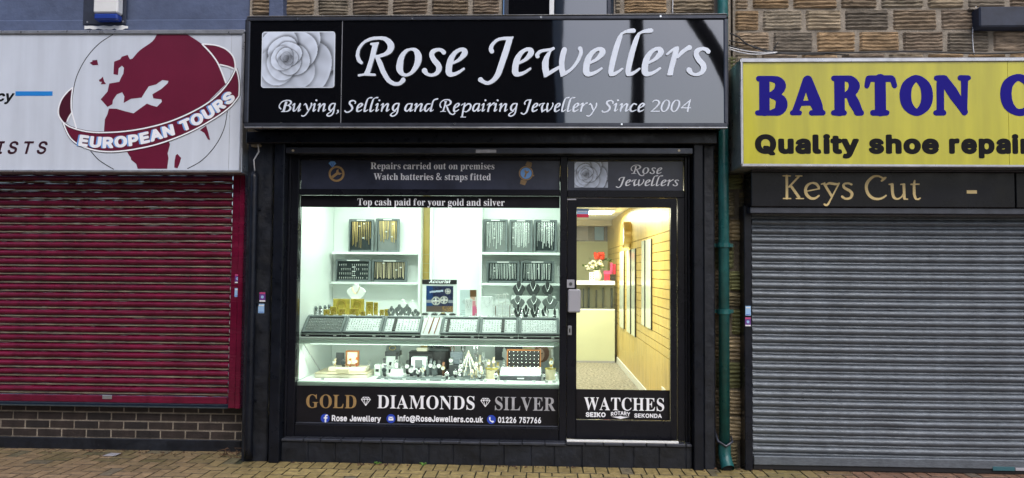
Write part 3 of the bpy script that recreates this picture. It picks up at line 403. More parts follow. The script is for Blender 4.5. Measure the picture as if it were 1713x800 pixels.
 'R': [15, 502, [[15,0,15,17,36,20,52,24,62,32,69,43,73,59,75,81,75,379,73,398,69,413,62,424,51,431,36,436,16,439,16,455,217,455,278,452,329,442,367,426,395,403,412,372,417,334,413,303,401,277,380,255,352,237,315,224,432,50,452,26,459,21,468,18,478,17,480,17,480,0,338,0,201,212,182,212,182,81,183,59,187,43,194,32,205,24,221,20,242,17,242,0], [182,234,203,234,235,236,261,245,280,258,293,278,301,304,304,336,300,370,291,397,275,416,253,427,224,431,209,430,197,427,190,422,185,414,183,402,182,385]]],
 'S': [42, 381, [[43,-11,43,158,62,158,75,113,91,77,111,50,136,30,164,19,197,15,220,17,241,24,257,36,269,51,276,69,279,89,273,117,255,140,225,160,163,191,127,210,99,231,77,253,62,276,53,302,50,332,52,358,57,381,67,403,80,421,96,437,115,449,136,459,160,464,185,466,229,461,282,448,291,446,300,445,310,447,317,454,320,466,339,466,339,319,322,319,315,343,305,365,293,385,280,402,265,417,248,429,231,438,213,443,194,445,173,443,155,437,140,426,128,413,122,398,120,380,121,364,127,349,137,336,151,325,168,314,189,303,253,273,279,260,300,247,317,233,331,219,342,204,350,188,355,171,358,153,359,133,357,106,350,80,339,58,323,38,304,21,281,8,254,-2,225,-8,192,-10,158,-8,126,1,98,9,85,12,69,7,61,-11]]],
 'T': [10, 432, [[92,0,92,17,114,19,130,23,142,31,150,42,154,59,156,81,156,433,149,433,116,430,88,420,65,403,47,380,35,352,29,318,11,318,11,455,410,455,410,317,394,317,385,359,368,391,343,415,310,429,269,433,263,433,263,81,265,58,269,41,276,30,288,23,305,19,328,17,328,0]]],
 'V': [-14, 463, [[212,-13,44,381,22,420,14,429,1,435,-14,439,-14,455,211,455,211,439,166,432,159,427,154,419,152,410,161,378,259,143,348,377,355,409,353,419,349,427,342,432,299,439,299,455,442,455,442,439,429,437,418,434,408,427,400,418,391,403,382,383,230,-13]]],
 'W': [-15, 645, [[171,-11,32,393,15,427,8,433,-2,437,-15,439,-15,455,181,455,181,439,150,432,145,427,141,420,140,410,148,373,223,153,301,353,286,399,281,413,274,423,267,429,229,439,229,455,439,455,439,439,413,436,398,427,393,412,399,386,474,166,541,369,549,406,547,417,544,425,538,430,503,439,503,455,624,455,624,439,612,435,602,429,594,421,575,379,446,-11,428,-11,316,309,190,-11]]],
 'a': [20, 351, [[255,-10,226,-5,208,10,200,35,168,11,133,-4,95,-9,74,-6,55,0,40,11,29,26,22,43,20,63,25,91,39,115,63,136,98,155,143,173,199,190,199,241,197,258,193,272,187,282,177,290,164,294,148,296,123,293,109,286,104,274,113,257,123,231,121,220,117,210,110,202,100,196,90,192,77,191,64,192,54,196,45,203,38,212,34,223,33,236,35,252,40,266,49,278,62,290,77,300,95,308,115,314,137,317,162,318,205,315,239,307,263,292,280,271,290,244,293,210,293,62,295,40,304,34,320,42,329,28,306,7,281,-6], [151,34,174,41,199,63,199,169,170,160,147,147,131,130,121,109,118,84,122,56,133,39]]],
 'b': [8, 363, [[43,-11,43,388,42,407,40,420,37,428,31,434,21,437,8,439,8,455,138,455,138,279,162,301,190,314,221,318,244,316,265,310,284,299,301,284,315,266,326,245,335,221,340,195,342,166,340,133,333,103,323,75,308,51,291,30,270,13,246,0,220,-8,192,-10,162,-6,133,7,105,28,53,-11], [183,14,204,18,220,30,232,49,239,77,244,114,245,160,244,197,239,228,231,251,220,267,204,277,184,280,174,279,164,275,155,270,147,262,142,253,138,242,138,69,143,38,158,20]]],
 'c': [19, 306, [[156,-10,131,-8,108,-1,87,11,67,26,51,45,38,68,28,93,21,120,19,150,22,181,29,210,40,237,55,260,74,280,96,297,120,309,146,317,175,319,204,317,230,310,250,298,265,283,274,265,277,245,276,233,272,223,266,215,258,209,248,205,236,204,214,209,201,225,196,251,197,261,197,271,194,286,185,294,169,297,149,292,133,279,121,257,114,227,112,187,115,142,123,105,137,76,156,55,178,42,204,38,227,42,250,53,271,72,285,60,248,21,205,-2]]],
 'd': [19, 375, [[140,-10,117,-8,97,-1,78,10,61,26,47,44,35,66,26,91,21,118,19,147,21,180,27,210,36,237,48,261,63,281,81,297,101,309,123,316,146,318,175,314,201,301,223,280,223,401,222,413,218,423,212,430,203,435,191,438,176,439,176,455,319,455,319,75,325,41,330,35,340,30,353,28,353,11,315,8,271,1,223,-10,223,39,201,12,173,-5], [171,28,182,30,192,34,202,41,211,51,218,62,223,76,223,242,220,252,214,262,206,270,196,276,186,279,174,281,155,277,141,267,130,250,123,225,119,193,118,153,119,115,123,83,130,58,140,42,153,32]]],
 'e': [19, 306, [[154,-10,129,-8,106,-1,85,10,66,26,50,45,37,69,27,95,21,125,19,157,21,187,28,215,38,240,51,263,68,282,87,298,109,309,132,316,157,318,193,314,224,301,249,280,268,251,279,216,283,173,283,166,117,166,121,121,131,87,147,62,170,47,199,42,225,47,248,62,270,86,285,73,248,27,205,-1], [116,192,201,192,201,215,201,241,198,261,193,277,186,288,175,295,161,297,136,286,121,255,116,203]]],
 'f': [14, 285, [[15,0,15,16,40,22,50,35,52,73,52,277,16,277,16,310,52,310,52,353,56,386,67,413,85,436,109,452,139,461,174,465,200,463,222,456,240,446,253,432,261,417,263,400,262,386,258,375,252,367,244,360,235,357,224,355,213,356,203,360,195,365,189,372,186,381,185,391,193,420,196,426,197,433,196,438,190,442,180,443,168,442,159,437,153,430,148,390,148,310,203,310,203,277,148,277,148,65,149,47,152,34,158,26,167,20,181,17,199,16,199,0]]],
 'g': [14, 338, [[146,-140,106,-138,73,-132,48,-122,29,-108,18,-92,14,-75,20,-54,38,-38,69,-26,44,-10,29,9,24,30,26,46,32,61,42,74,57,86,77,98,102,110,58,135,31,169,22,212,24,232,30,251,40,268,53,282,69,295,88,305,109,312,132,317,157,318,183,317,208,312,233,304,317,304,317,268,268,268,281,248,289,226,291,203,290,185,285,167,276,151,264,137,250,125,234,116,215,108,194,104,172,103,157,103,142,104,131,103,121,100,112,94,106,87,102,80,101,71,105,59,119,51,141,49,175,49,208,48,236,45,259,40,277,33,292,24,303,13,310,-1,314,-18,316,-37,311,-67,296,-92,272,-113,239,-128,197,-137], [157,124,172,127,183,134,190,146,195,163,198,184,199,211,198,238,195,260,190,276,183,288,172,295,157,297,143,295,132,288,124,276,118,260,115,238,114,211,115,184,118,163,124,146,132,134,143,127], [161,-116,198,-114,226,-108,247,-98,259,-84,263,-66,262,-55,257,-47,249,-41,238,-37,223,-35,205,-34,97,-34,84,-45,76,-58,73,-73,76,-84,83,-94,95,-103,111,-111,133,-115]]],
 'h': [18, 385, [[18,0,18,16,30,17,39,21,45,26,49,33,52,43,52,56,52,399,52,412,49,422,46,429,40,435,31,438,19,440,19,455,148,455,148,267,175,295,207,313,243,318,275,314,299,301,316,280,327,250,330,212,330,56,331,43,333,33,337,26,343,21,352,17,363,16,363,0,202,0,202,16,207,16,223,21,232,34,235,56,235,217,229,258,223,265,215,270,203,271,183,267,164,255,148,235,148,56,154,26,160,21,168,17,180,16,180,0]]],
 'i': [18, 201, [[101,362,87,364,75,368,65,376,57,387,52,399,50,412,52,426,57,438,65,449,75,457,87,462,101,463,114,462,126,457,137,449,145,438,150,426,151,412,149,399,145,387,136,376,126,368,114,364], [18,0,18,16,30,18,39,21,45,26,49,32,52,43,52,56,52,252,47,285,41,289,32,292,20,293,21,310,148,310,148,56,154,26,160,21,168,18,180,16,180,0]]],
 'l': [18, 201, [[18,0,18,16,30,18,39,21,45,26,49,32,52,43,52,56,52,398,47,429,42,434,33,438,20,439,20,455,148,455,148,56,154,26,160,21,168,18,180,16,180,0]]],
 'm': [18, 557, [[18,0,18,16,30,17,39,21,45,26,49,33,52,43,52,56,52,253,46,284,40,289,31,293,19,294,19,310,146,310,146,265,173,294,204,312,237,318,277,312,305,293,320,261,348,293,381,312,418,318,449,314,473,301,490,280,500,250,504,212,504,56,510,26,516,21,524,17,536,16,536,0,377,0,377,16,389,18,397,21,403,26,410,56,410,217,404,258,398,265,389,270,377,271,358,268,341,256,324,237,324,56,331,26,336,21,345,18,356,16,356,0,199,0,199,16,211,18,219,21,225,26,232,56,232,217,226,258,220,265,211,270,199,271,180,267,162,255,146,235,146,56,152,27,158,21,166,18,177,16,177,0]]],
 'n': [18, 385, [[18,0,18,16,30,17,39,21,45,26,49,33,52,43,52,56,52,253,46,284,40,289,31,293,19,294,19,310,148,310,148,267,175,296,207,313,243,318,275,314,299,301,316,280,327,250,330,212,330,56,331,43,333,33,337,26,343,21,352,17,363,16,363,0,202,0,202,16,207,16,223,21,232,34,235,56,235,217,229,258,223,265,215,270,203,271,183,267,164,255,148,235,148,56,154,26,160,21,168,17,180,16,180,0]]],
 'o': [18, 338, [[169,-10,140,-8,114,-1,90,11,69,27,52,47,38,70,27,96,21,124,19,154,21,184,27,213,38,239,52,262,69,281,90,297,114,309,140,316,168,318,196,316,222,309,245,298,266,282,283,263,298,240,308,214,315,185,317,154,315,123,308,94,298,69,284,46,266,26,245,11,222,-1,197,-8], [169,11,186,14,199,24,209,39,217,81,220,154,218,206,214,245,208,271,198,286,185,296,169,299,151,296,138,286,128,271,122,245,118,206,117,154,120,82,128,39,138,24,152,14]]],
 'p': [17, 371, [[17,-139,17,-124,40,-117,50,-101,52,-64,52,243,52,261,50,275,46,283,41,288,32,292,19,295,19,310,143,310,143,263,166,294,195,313,230,319,253,317,274,310,293,298,309,283,323,264,335,241,343,216,348,189,350,160,348,128,343,99,334,72,323,48,308,28,291,12,272,0,250,-8,227,-10,196,-5,170,9,148,32,148,-58,152,-99,155,-107,160,-113,167,-118,197,-123,197,-139], [195,28,214,32,229,42,239,59,247,84,251,116,253,154,251,192,247,223,241,248,232,265,218,275,199,278,179,273,162,259,148,235,148,69,160,46,176,33]]],
 'r': [18, 311, [[18,0,18,16,30,18,39,21,45,26,49,32,52,43,52,56,52,252,52,267,50,278,46,285,41,289,32,292,20,293,21,310,146,310,146,252,158,272,172,288,187,301,203,311,218,316,233,318,250,317,264,312,275,304,283,293,288,281,289,266,288,254,284,243,278,234,270,228,260,224,248,222,237,223,229,226,222,231,207,250,202,255,196,259,189,260,179,258,171,252,162,241,155,228,151,211,149,192,149,56,150,42,153,32,159,25,167,21,180,18,197,16,197,0]]],
 's': [35, 279, [[151,-10,132,-8,110,-3,87,6,73,9,64,7,56,1,51,-9,36,-9,36,105,53,105,61,79,72,57,87,39,103,26,121,17,140,15,156,16,168,20,179,27,186,35,191,46,192,58,188,76,176,92,156,105,107,130,85,142,68,155,54,169,45,185,39,202,37,220,40,247,49,270,65,291,86,306,111,316,141,319,166,316,199,308,206,306,213,305,220,306,226,311,230,319,244,319,244,222,228,222,220,244,209,262,196,277,182,288,166,294,149,296,136,295,125,292,116,286,110,278,106,269,105,259,106,249,109,240,115,232,146,212,191,189,212,178,229,165,241,151,250,136,255,117,257,95,254,65,244,39,228,18,206,2,181,-7]]],
 't': [20, 244, [[124,-9,99,-7,80,-1,66,10,56,26,50,46,48,71,48,279,20,279,20,300,88,369,129,424,144,424,144,310,208,310,208,279,144,279,144,82,149,51,154,45,160,41,168,40,183,44,195,56,206,75,222,66,198,24,165,-1]]],
 'u': [11, 381, [[131,-10,103,-7,81,2,65,17,54,38,48,65,46,97,46,248,39,282,33,289,24,293,11,294,11,310,142,310,142,74,143,63,146,54,151,46,158,40,166,37,177,36,196,39,213,49,228,66,228,248,228,263,225,275,221,283,214,289,204,293,189,294,189,310,324,310,324,70,325,56,327,46,331,39,338,34,347,31,360,30,360,13,321,10,277,3,228,-10,228,40,216,26,202,13,186,3,169,-4,150,-9]]],
 'v': [-2, 326, [[142,-10,38,248,22,281,16,288,8,292,-3,293,-3,310,164,310,164,294,156,294,141,292,132,286,129,276,130,268,185,122,236,253,241,272,237,284,224,292,203,294,203,310,305,310,305,295,294,291,284,286,278,279,260,243,160,-10]]],
 'y': [-6, 321, [[52,-140,36,-139,22,-133,10,-125,1,-113,-5,-100,-7,-84,-5,-73,-2,-62,5,-53,13,-46,24,-41,36,-40,46,-41,56,-44,64,-49,70,-57,73,-65,75,-76,74,-81,74,-87,75,-94,79,-97,86,-99,94,-96,104,-88,114,-74,129,-44,140,-5,36,251,25,275,15,287,-3,293,-5,293,-5,310,162,310,162,293,136,289,132,286,129,281,128,275,130,267,133,257,185,119,230,241,236,260,238,274,237,281,234,286,229,289,203,293,203,310,300,310,300,293,291,292,283,288,277,281,259,242,162,-24,129,-96,118,-111,107,-122,95,-131,83,-136,68,-139]]],
},
'C': {
 'R': [0, 1431, [[628,1385,920,1395,1053,1375,1186,1299,1253,1238,1302,1174,1329,1107,1337,1018,1316,929,1264,839,1198,779,1075,713,975,679,842,652,941,463,1029,229,1094,96,1186,-58,1264,-143,1367,-204,1420,-216,1475,-216,1509,-207,1539,-182,1584,-126,1601,-82,1631,-58,1686,-53,1730,-82,1746,-137,1727,-193,1698,-228,1597,-304,1542,-329,1475,-342,1398,-344,1331,-335,1198,-280,1086,-192,980,-48,876,140,675,653,664,651,498,96,686,85,715,52,707,18,675,0,298,18,120,-16,85,7,84,40,109,63,298,93,361,218,484,618,571,1052,562,1085,520,1087,498,1107,494,1129,509,1156,531,1165,775,1191,801,1185,804,1152,786,1129,690,752,688,740,698,737,809,753,975,812,1053,873,1103,952,1112,1040,1082,1118,1009,1216,931,1262,809,1283,675,1278,536,1252,409,1206,320,1152,233,1063,167,963,136,874,124,774,133,696,181,585,252,496,256,452,231,420,198,413,98,476,62,518,30,585,0,718,19,874,77,1018,176,1152,309,1267,475,1349]]],
 'o': [0, 897, [[535,987,638,987,705,968,783,912,833,853,879,764,897,687,897,587,878,487,834,375,767,264,672,148,583,67,494,16,405,-15,327,-23,238,-8,172,20,105,67,44,142,13,209,0,275,0,353,39,553,71,642,112,720,167,798,249,885,294,920,361,954], [472,888,405,853,344,787,287,675,258,575,236,287,245,187,272,124,338,86,383,88,434,109,483,143,523,187,614,364,655,520,661,687,627,831,604,864,561,891,516,897]]],
 's': [0, 817, [[467,972,595,981,713,950,759,917,806,865,817,839,817,806,784,757,728,745,684,769,639,833,595,855,550,864,484,838,423,783,412,739,446,672,507,583,615,472,654,406,681,317,679,239,657,172,625,117,577,61,539,32,472,0,395,-22,328,-28,261,-20,150,17,84,59,7,139,0,206,17,240,50,268,84,278,128,272,172,238,211,117,250,94,306,78,350,80,395,98,440,128,469,161,492,239,485,306,461,354,361,464,308,550,258,661,243,739,258,828,306,900,372,945]]],
 'e': [0, 768, [[502,985,612,991,668,975,712,947,740,918,761,874,769,829,761,774,735,718,691,663,556,548,445,482,243,396,222,274,224,152,234,133,268,122,356,139,456,181,634,290,668,277,677,240,663,218,501,89,356,8,212,-32,156,-32,112,-20,69,7,31,52,9,107,0,163,15,374,65,574,136,707,256,847,372,929], [534,863,455,829,365,740,304,629,263,496,401,583,485,674,562,807,559,852]]],
 'J': [0, 1161, [[874,1360,1197,1368,1211,1360,1166,1260,1160,1215,1034,771,817,115,775,21,713,-73,635,-162,552,-232,463,-282,375,-312,297,-318,230,-301,30,-205,0,-151,9,-96,52,-55,86,-47,119,-52,152,-73,197,-137,275,-183,319,-194,363,-181,419,-148,475,-100,519,-45,604,115,954,1227,952,1239,852,1250,763,1235,675,1205,608,1153,547,1082,520,1027,508,949,541,886,545,849,524,804,489,782,452,779,419,792,374,860,357,938,379,1027,418,1104,452,1151,586,1275,697,1328]]],
 'w': [0, 1642, [[1511,1007,1538,1015,1571,1012,1617,973,1634,907,1643,818,1630,729,1569,573,1505,453,1393,304,1271,173,1174,96,1071,30,927,-40,882,-40,827,226,382,-54,360,-59,338,-51,314,-71,248,240,241,462,316,654,424,807,488,840,471,848,371,841,266,818,205,794,137,729,156,685,148,640,116,610,82,603,49,613,27,633,0,718,18,773,82,845,149,892,238,920,527,958,627,997,649,994,674,973,681,940,672,918,571,856,534,785,474,562,466,307,493,156,593,225,831,351,824,473,839,607,873,785,921,929,941,962,982,987,1027,988,1060,973,1088,940,1097,896,1044,685,1012,462,1022,251,1049,149,1182,233,1238,280,1329,396,1417,540,1478,673,1515,785,1515,851,1476,907,1469,940,1482,981]]],
 'l': [0, 586, [[762,1625,880,1634,911,1625,946,1585,946,1534,924,1502,891,1486,757,1472,602,1472,557,1458,503,1425,329,803,181,170,180,111,335,180,475,270,513,260,522,225,403,114,246,4,169,-22,69,-24,35,1,9,59,0,159,15,281,62,525,120,759,197,1014,281,1248,334,1359,427,1481,591,1572]]],
 'r': [0, 698, [[750,1041,809,1047,853,1020,874,974,863,919,831,887,731,856,664,815,542,716,420,596,398,588,364,596,265,241,229,8,220,0,42,0,33,8,114,363,236,830,231,836,198,815,53,700,31,697,11,708,0,730,4,752,186,912,309,990,386,1009,427,986,443,919,404,741,409,724,463,808,509,858]]],
 'B': [0, 1469, [[987,1324,1152,1317,1285,1284,1385,1229,1430,1184,1452,1146,1470,1079,1469,1001,1452,935,1426,879,1352,797,1215,724,1319,657,1366,601,1402,535,1422,468,1428,413,1421,346,1400,290,1357,224,1268,135,1174,70,1074,25,974,5,752,-12,285,-12,262,24,266,46,285,66,419,70,430,79,728,1124,976,1124,874,731,1063,778,1182,857,1230,906,1260,957,1273,1013,1269,1068,1230,1124,1150,1179,1063,1204,952,1209,797,1194,608,1151,474,1097,385,1039,297,949,210,835,143,724,115,646,117,590,148,513,297,370,311,346,308,290,292,268,263,253,230,251,197,268,74,396,25,479,5,546,0,624,13,690,52,779,127,901,219,1022,319,1123,397,1176,530,1236,697,1284,830,1310], [930,647,841,632,689,79,697,72,897,98,1028,146,1118,224,1200,357,1213,401,1216,457,1207,513,1179,568,1119,606,985,654]]],
 'u': [0, 998, [[245,955,285,964,321,955,352,927,364,889,271,411,234,155,249,144,296,153,341,182,485,350,681,633,852,940,885,961,919,964,952,952,974,931,988,900,988,867,897,478,815,178,819,167,863,192,936,300,952,311,985,304,999,278,932,144,874,85,730,2,685,6,647,44,624,155,718,500,707,510,494,222,363,83,285,40,163,9,130,15,98,44,91,100,53,144,44,200,99,478,170,778,163,780,41,688,7,700,0,733,196,943]]],
 'y': [0, 1203, [[1088,1000,1119,1009,1161,1000,1188,978,1203,944,1202,778,1177,644,1125,522,1040,367,688,-189,597,-308,531,-378,442,-447,353,-494,264,-525,197,-531,119,-515,31,-479,4,-444,0,-411,13,-378,42,-354,86,-350,186,-397,231,-404,319,-373,419,-309,477,-256,559,-156,758,144,753,154,697,160,658,200,524,600,431,807,286,689,249,700,241,722,248,744,414,944,475,955,519,938,618,800,690,667,808,256,819,247,949,478,1030,656,1050,756,1046,944,1061,978]]],
 'i': [0, 544, [[395,1357,431,1366,476,1359,513,1335,536,1302,545,1257,534,1213,509,1179,476,1159,431,1152,398,1159,364,1181,336,1224,331,1268,339,1302,362,1335], [252,957,298,963,331,950,355,924,366,879,211,168,220,163,266,191,376,308,398,312,418,302,428,268,353,161,297,102,142,6,109,0,64,28,25,91,18,135,177,779,164,780,42,688,9,700,0,724,9,747,198,943]]],
 'n': [0, 961, [[248,955,285,964,319,957,348,933,363,900,313,622,319,608,393,711,477,800,595,900,674,949,730,962,780,955,830,928,892,867,900,833,890,767,790,389,742,167,752,162,798,189,917,311,952,302,961,267,841,110,674,5,641,1,607,17,563,83,552,122,693,789,685,798,585,736,500,667,448,611,363,497,244,311,182,55,163,24,130,4,96,1,63,12,34,44,26,89,72,344,174,778,163,788,41,688,7,700,0,733,181,944,207,955]]],
 'g': [0, 1035, [[620,964,743,971,888,963,910,954,943,970,977,972,1015,953,1035,920,1035,887,948,442,900,98,864,-58,815,-180,754,-278,684,-358,599,-426,477,-493,343,-538,266,-546,166,-528,77,-485,19,-425,0,-347,21,-276,77,-206,177,-125,484,53,477,62,388,72,321,108,274,153,232,220,211,298,204,375,213,498,234,587,296,709,409,842,510,921], [654,832,599,806,529,731,466,631,425,531,407,409,412,309,432,252,477,213,510,223,568,264,710,408,770,498,820,620,873,831,866,839,766,841], [766,324,677,209,592,120,621,114,639,98,644,75,632,54,351,-125,243,-209,202,-258,176,-313,175,-336,199,-362,277,-400,366,-387,510,-316,600,-236,658,-147,710,-13,739,120]]],
 ',': [0, 330, [[171,223,208,232,242,228,299,190,315,157,331,79,325,1,295,-55,230,-115,53,-245,19,-246,0,-221,3,-199,167,1,169,12,113,90,106,123,121,179]]],
 'S': [0, 1206, [[879,1306,996,1297,1118,1243,1211,1161,1232,1128,1244,1084,1239,1028,1219,972,1173,886,1140,867,1106,872,1080,906,1106,1061,1051,1115,984,1152,896,1158,762,1121,696,1080,655,1017,643,972,647,928,842,728,886,650,925,550,946,461,950,384,942,328,911,250,851,168,784,102,673,16,562,-48,451,-89,329,-114,229,-115,162,-94,102,-50,7,61,0,117,29,162,73,178,118,168,207,58,240,30,296,24,384,37,473,65,559,117,652,206,724,306,747,384,718,500,666,606,521,761,475,828,450,917,453,995,496,1116,534,1172,584,1221,696,1275]]],
 'a': [0, 968, [[546,946,690,946,734,921,768,949,812,954,846,941,871,913,879,858,720,169,723,157,801,185,923,293,957,286,968,269,968,246,901,161,846,108,646,11,612,12,590,24,542,102,532,146,546,239,434,103,346,28,268,2,201,5,157,19,68,80,23,146,9,191,0,269,5,358,29,480,60,569,160,746,223,824,279,874,323,904,401,932], [657,835,512,821,434,802,382,769,332,702,255,535,211,369,205,224,219,191,246,165,290,158,379,219,484,324,576,446,635,580,706,835]]],
 'd': [0, 970, [[1348,1491,1403,1499,1454,1469,1471,1413,1453,1369,1414,1343,1222,1302,1089,1236,1053,1202,1023,1158,973,1013,778,147,892,179,992,267,1019,258,1024,236,968,158,903,102,714,3,669,5,600,80,588,136,805,969,880,1191,942,1291,1025,1362,1192,1446], [423,936,669,925,696,902,701,858,686,836,658,822,503,815,423,802,380,782,348,747,280,624,227,469,203,302,213,202,250,158,269,154,292,167,373,247,569,478,592,482,619,469,631,447,630,424,472,180,375,58,303,10,258,-1,192,3,147,19,90,58,43,113,21,158,4,224,0,302,24,480,82,636,148,747,203,817,303,902,347,921]]],
 'p': [0, 1230, [[458,1009,508,1015,536,998,549,976,551,942,519,731,530,729,686,875,753,918,819,946,886,961,953,961,1033,942,1096,909,1167,842,1219,742,1230,631,1207,498,1153,353,1079,231,975,126,808,11,686,-42,608,-50,519,-35,375,17,279,-524,586,-527,608,-537,622,-558,623,-580,612,-602,575,-616,30,-614,12,-602,0,-580,8,-545,30,-529,112,-524,188,-2,265,387,367,776,431,976], [287,931,319,937,353,918,365,887,353,849,108,676,86,670,64,680,53,709,64,731], [853,800,791,776,730,738,489,542,394,120,397,105,553,68,597,65,644,76,708,112,797,182,931,331,968,398,1008,509,1030,609,1032,698,1008,756,965,798,919,809]]],
 'c': [0, 794, [[461,955,524,962,568,954,757,876,793,833,794,778,760,733,713,720,657,739,568,803,513,828,479,822,429,778,316,622,240,467,215,378,207,300,228,178,257,133,302,121,446,152,735,252,768,241,779,211,757,181,379,-4,279,-28,202,-19,146,5,91,51,26,155,0,267,2,344,17,422,79,580,186,733,329,878,402,930]]],
 '2': [0, 932, [[473,1322,596,1328,673,1319,751,1297,818,1257,873,1200,915,1122,933,1044,928,955,880,833,751,657,551,433,218,109,229,102,840,131,873,121,895,100,903,77,901,44,875,11,840,0,29,3,0,33,9,77,69,100,475,511,649,744,748,933,760,1022,729,1101,662,1159,551,1193,462,1200,407,1190,340,1147,207,1024,173,1020,143,1044,140,1077,151,1098,297,1244,373,1294]]],
 '0': [0, 924, [[559,1331,645,1328,745,1297,840,1231,885,1164,911,1087,925,964,918,842,892,698,846,542,787,398,729,298,635,176,534,73,434,5,334,-21,256,-16,189,5,123,46,77,98,38,176,8,298,0,398,7,520,28,631,114,887,217,1064,312,1178,389,1251,489,1314], [545,1233,501,1213,456,1172,401,1101,334,990,244,787,183,553,168,387,190,220,212,168,241,131,286,98,334,81,389,88,436,120,489,181,559,287,661,498,738,776,758,976,753,1053,735,1120,701,1166,645,1208,589,1231]]],
 '4': [0, 997, [[916,1337,942,1346,964,1341,986,1317,990,1292,959,1248,961,1215,821,504,831,494,964,491,996,459,998,426,986,403,953,384,807,381,799,370,742,-1,724,-30,697,-49,642,-53,597,-24,579,26,641,370,631,380,53,374,14,392,0,437,17,470,64,493,442,882], [786,1084,175,491,664,492,794,1070]]],
},
'K': {
 'B': [12, 806, [[62,983,97,992,408,992,552,983,608,967,661,939,741,861,774,772,768,694,728,605,660,528,730,482,775,421,803,339,807,250,795,194,770,139,730,85,675,40,619,13,564,1,297,4,230,-8,175,4,52,6,8,38,0,83,16,116,41,135,97,139,107,150,107,850,52,871,28,916,32,950], [364,850,364,581,473,661,496,716,504,772,493,816,386,851], [364,452,363,139,375,136,497,193,522,361,486,392]]],
 'A': [876, 880, [[404,991,442,1000,486,993,525,969,549,936,774,380,809,258,824,147,864,120,881,91,879,47,842,9,531,4,497,16,469,58,475,102,508,134,565,147,508,252,289,247,242,147,242,136,284,113,299,80,288,36,261,13,53,9,21,24,5,47,0,80,7,102,27,124,53,136,129,324,333,924,354,958], [397,571,333,380,342,372,464,375,408,579]]],
 'R': [1888, 818, [[418,998,498,996,575,966,653,904,710,820,728,743,716,665,675,585,618,520,709,354,783,143,819,98,818,43,798,17,764,1,642,1,598,21,576,54,566,98,460,265,398,440,353,436,348,420,348,143,395,98,400,65,387,32,353,7,275,4,231,-8,42,9,9,39,0,76,20,120,53,138,87,140,92,154,92,854,53,867,30,887,16,920,21,954,42,982,75,995], [353,854,353,582,420,644,445,698,456,754,434,832]]],
 'T': [2724, 813, [[347,1027,408,1035,452,1023,485,1002,674,1000,719,987,773,927,814,749,810,716,795,694,763,677,730,680,691,716,652,836,533,838,531,149,589,127,607,105,615,72,596,24,552,1,463,0,385,-16,330,0,196,1,150,27,135,72,152,119,185,141,258,149,259,827,252,840,161,838,122,716,85,680,52,677,30,685,0,727,37,938,63,981,108,1000,296,1000]]],
 'O': [3596, 826, [[351,999,419,1008,508,990,584,955,675,890,741,815,780,744,806,666,824,566,826,466,814,366,784,266,744,188,697,131,608,60,519,14,441,-6,375,-4,286,24,219,60,130,130,83,188,47,255,20,332,3,432,0,532,12,632,46,744,82,810,130,870,192,921,275,970], [408,826,347,755,308,679,292,599,287,477,295,377,317,299,372,210,419,172,472,232,518,321,535,410,539,521,531,621,511,699,453,795,419,828]]],
 'N': [4424, 946, [[85,995,275,1004,343,984,584,673,697,470,699,862,653,871,630,889,615,928,622,962,653,993,686,1000,886,996,932,973,947,940,941,906,919,879,875,862,840,162,859,95,843,51,808,18,764,4,715,28,697,65,413,440,275,664,268,151,314,106,323,73,319,49,297,18,264,5,64,4,15,28,0,62,8,106,30,129,75,140,84,151,91,806,106,851,43,884,27,928,44,973]]],
 'C': [6088, 819, [[416,1026,519,1025,642,982,729,904,798,815,810,782,806,737,786,706,753,685,708,681,664,703,553,811,486,847,453,856,415,837,365,793,322,737,302,693,280,548,291,404,330,282,397,189,453,165,542,175,586,204,682,293,719,307,775,296,815,248,819,215,808,177,726,93,631,22,542,-5,453,-6,364,10,253,55,164,113,98,182,59,248,22,348,4,448,0,548,13,660,42,760,83,837,131,893,219,956,308,997]]],
},
'Y': {
 'K': [-11, 933, [[174,1041,202,1041,238,1020,356,1018,365,1013,373,996,356,974,243,969,243,550,247,542,655,969,565,974,556,979,549,996,558,1014,575,1020,847,1020,865,1010,869,987,856,975,750,969,738,941,410,596,761,96,768,78,766,50,775,43,915,41,928,32,933,14,920,-8,593,-12,575,-5,565,14,575,37,593,43,638,43,650,50,329,514,293,481,265,481,247,494,243,487,243,50,256,43,356,42,375,25,374,5,356,-11,229,-12,193,-27,175,-26,147,-12,29,-11,11,3,11,28,29,42,120,43,133,50,133,960,129,973,20,973,9,978,0,996,9,1014,20,1019,138,1020]]],
 'e': [917, 696, [[337,732,385,737,449,735,513,721,558,700,594,672,635,622,683,541,696,495,689,432,667,411,631,413,135,313,161,241,204,177,276,109,340,77,404,70,476,81,531,107,631,177,649,180,672,168,680,150,672,122,549,15,467,-22,376,-38,304,-32,249,-15,176,28,113,83,65,141,35,195,9,277,0,350,3,413,21,486,56,559,95,613,140,655,185,682,258,712], [340,652,294,634,249,607,185,547,158,502,137,450,127,395,131,364,594,461,606,468,546,559,494,611,413,651,376,656]]],
 'y': [1650, 822, [[366,732,446,731,683,690,719,694,792,718,814,704,822,677,621,304,351,-223,319,-264,283,-291,246,-304,192,-305,156,-292,110,-254,101,-232,108,-205,128,-187,146,-184,201,-212,237,-212,256,-204,304,-141,426,77,100,622,92,630,19,617,2,632,0,650,19,670,165,718,192,704,200,668,210,657,301,710], [337,624,245,595,483,191,492,199,705,595,592,596,392,631]]],
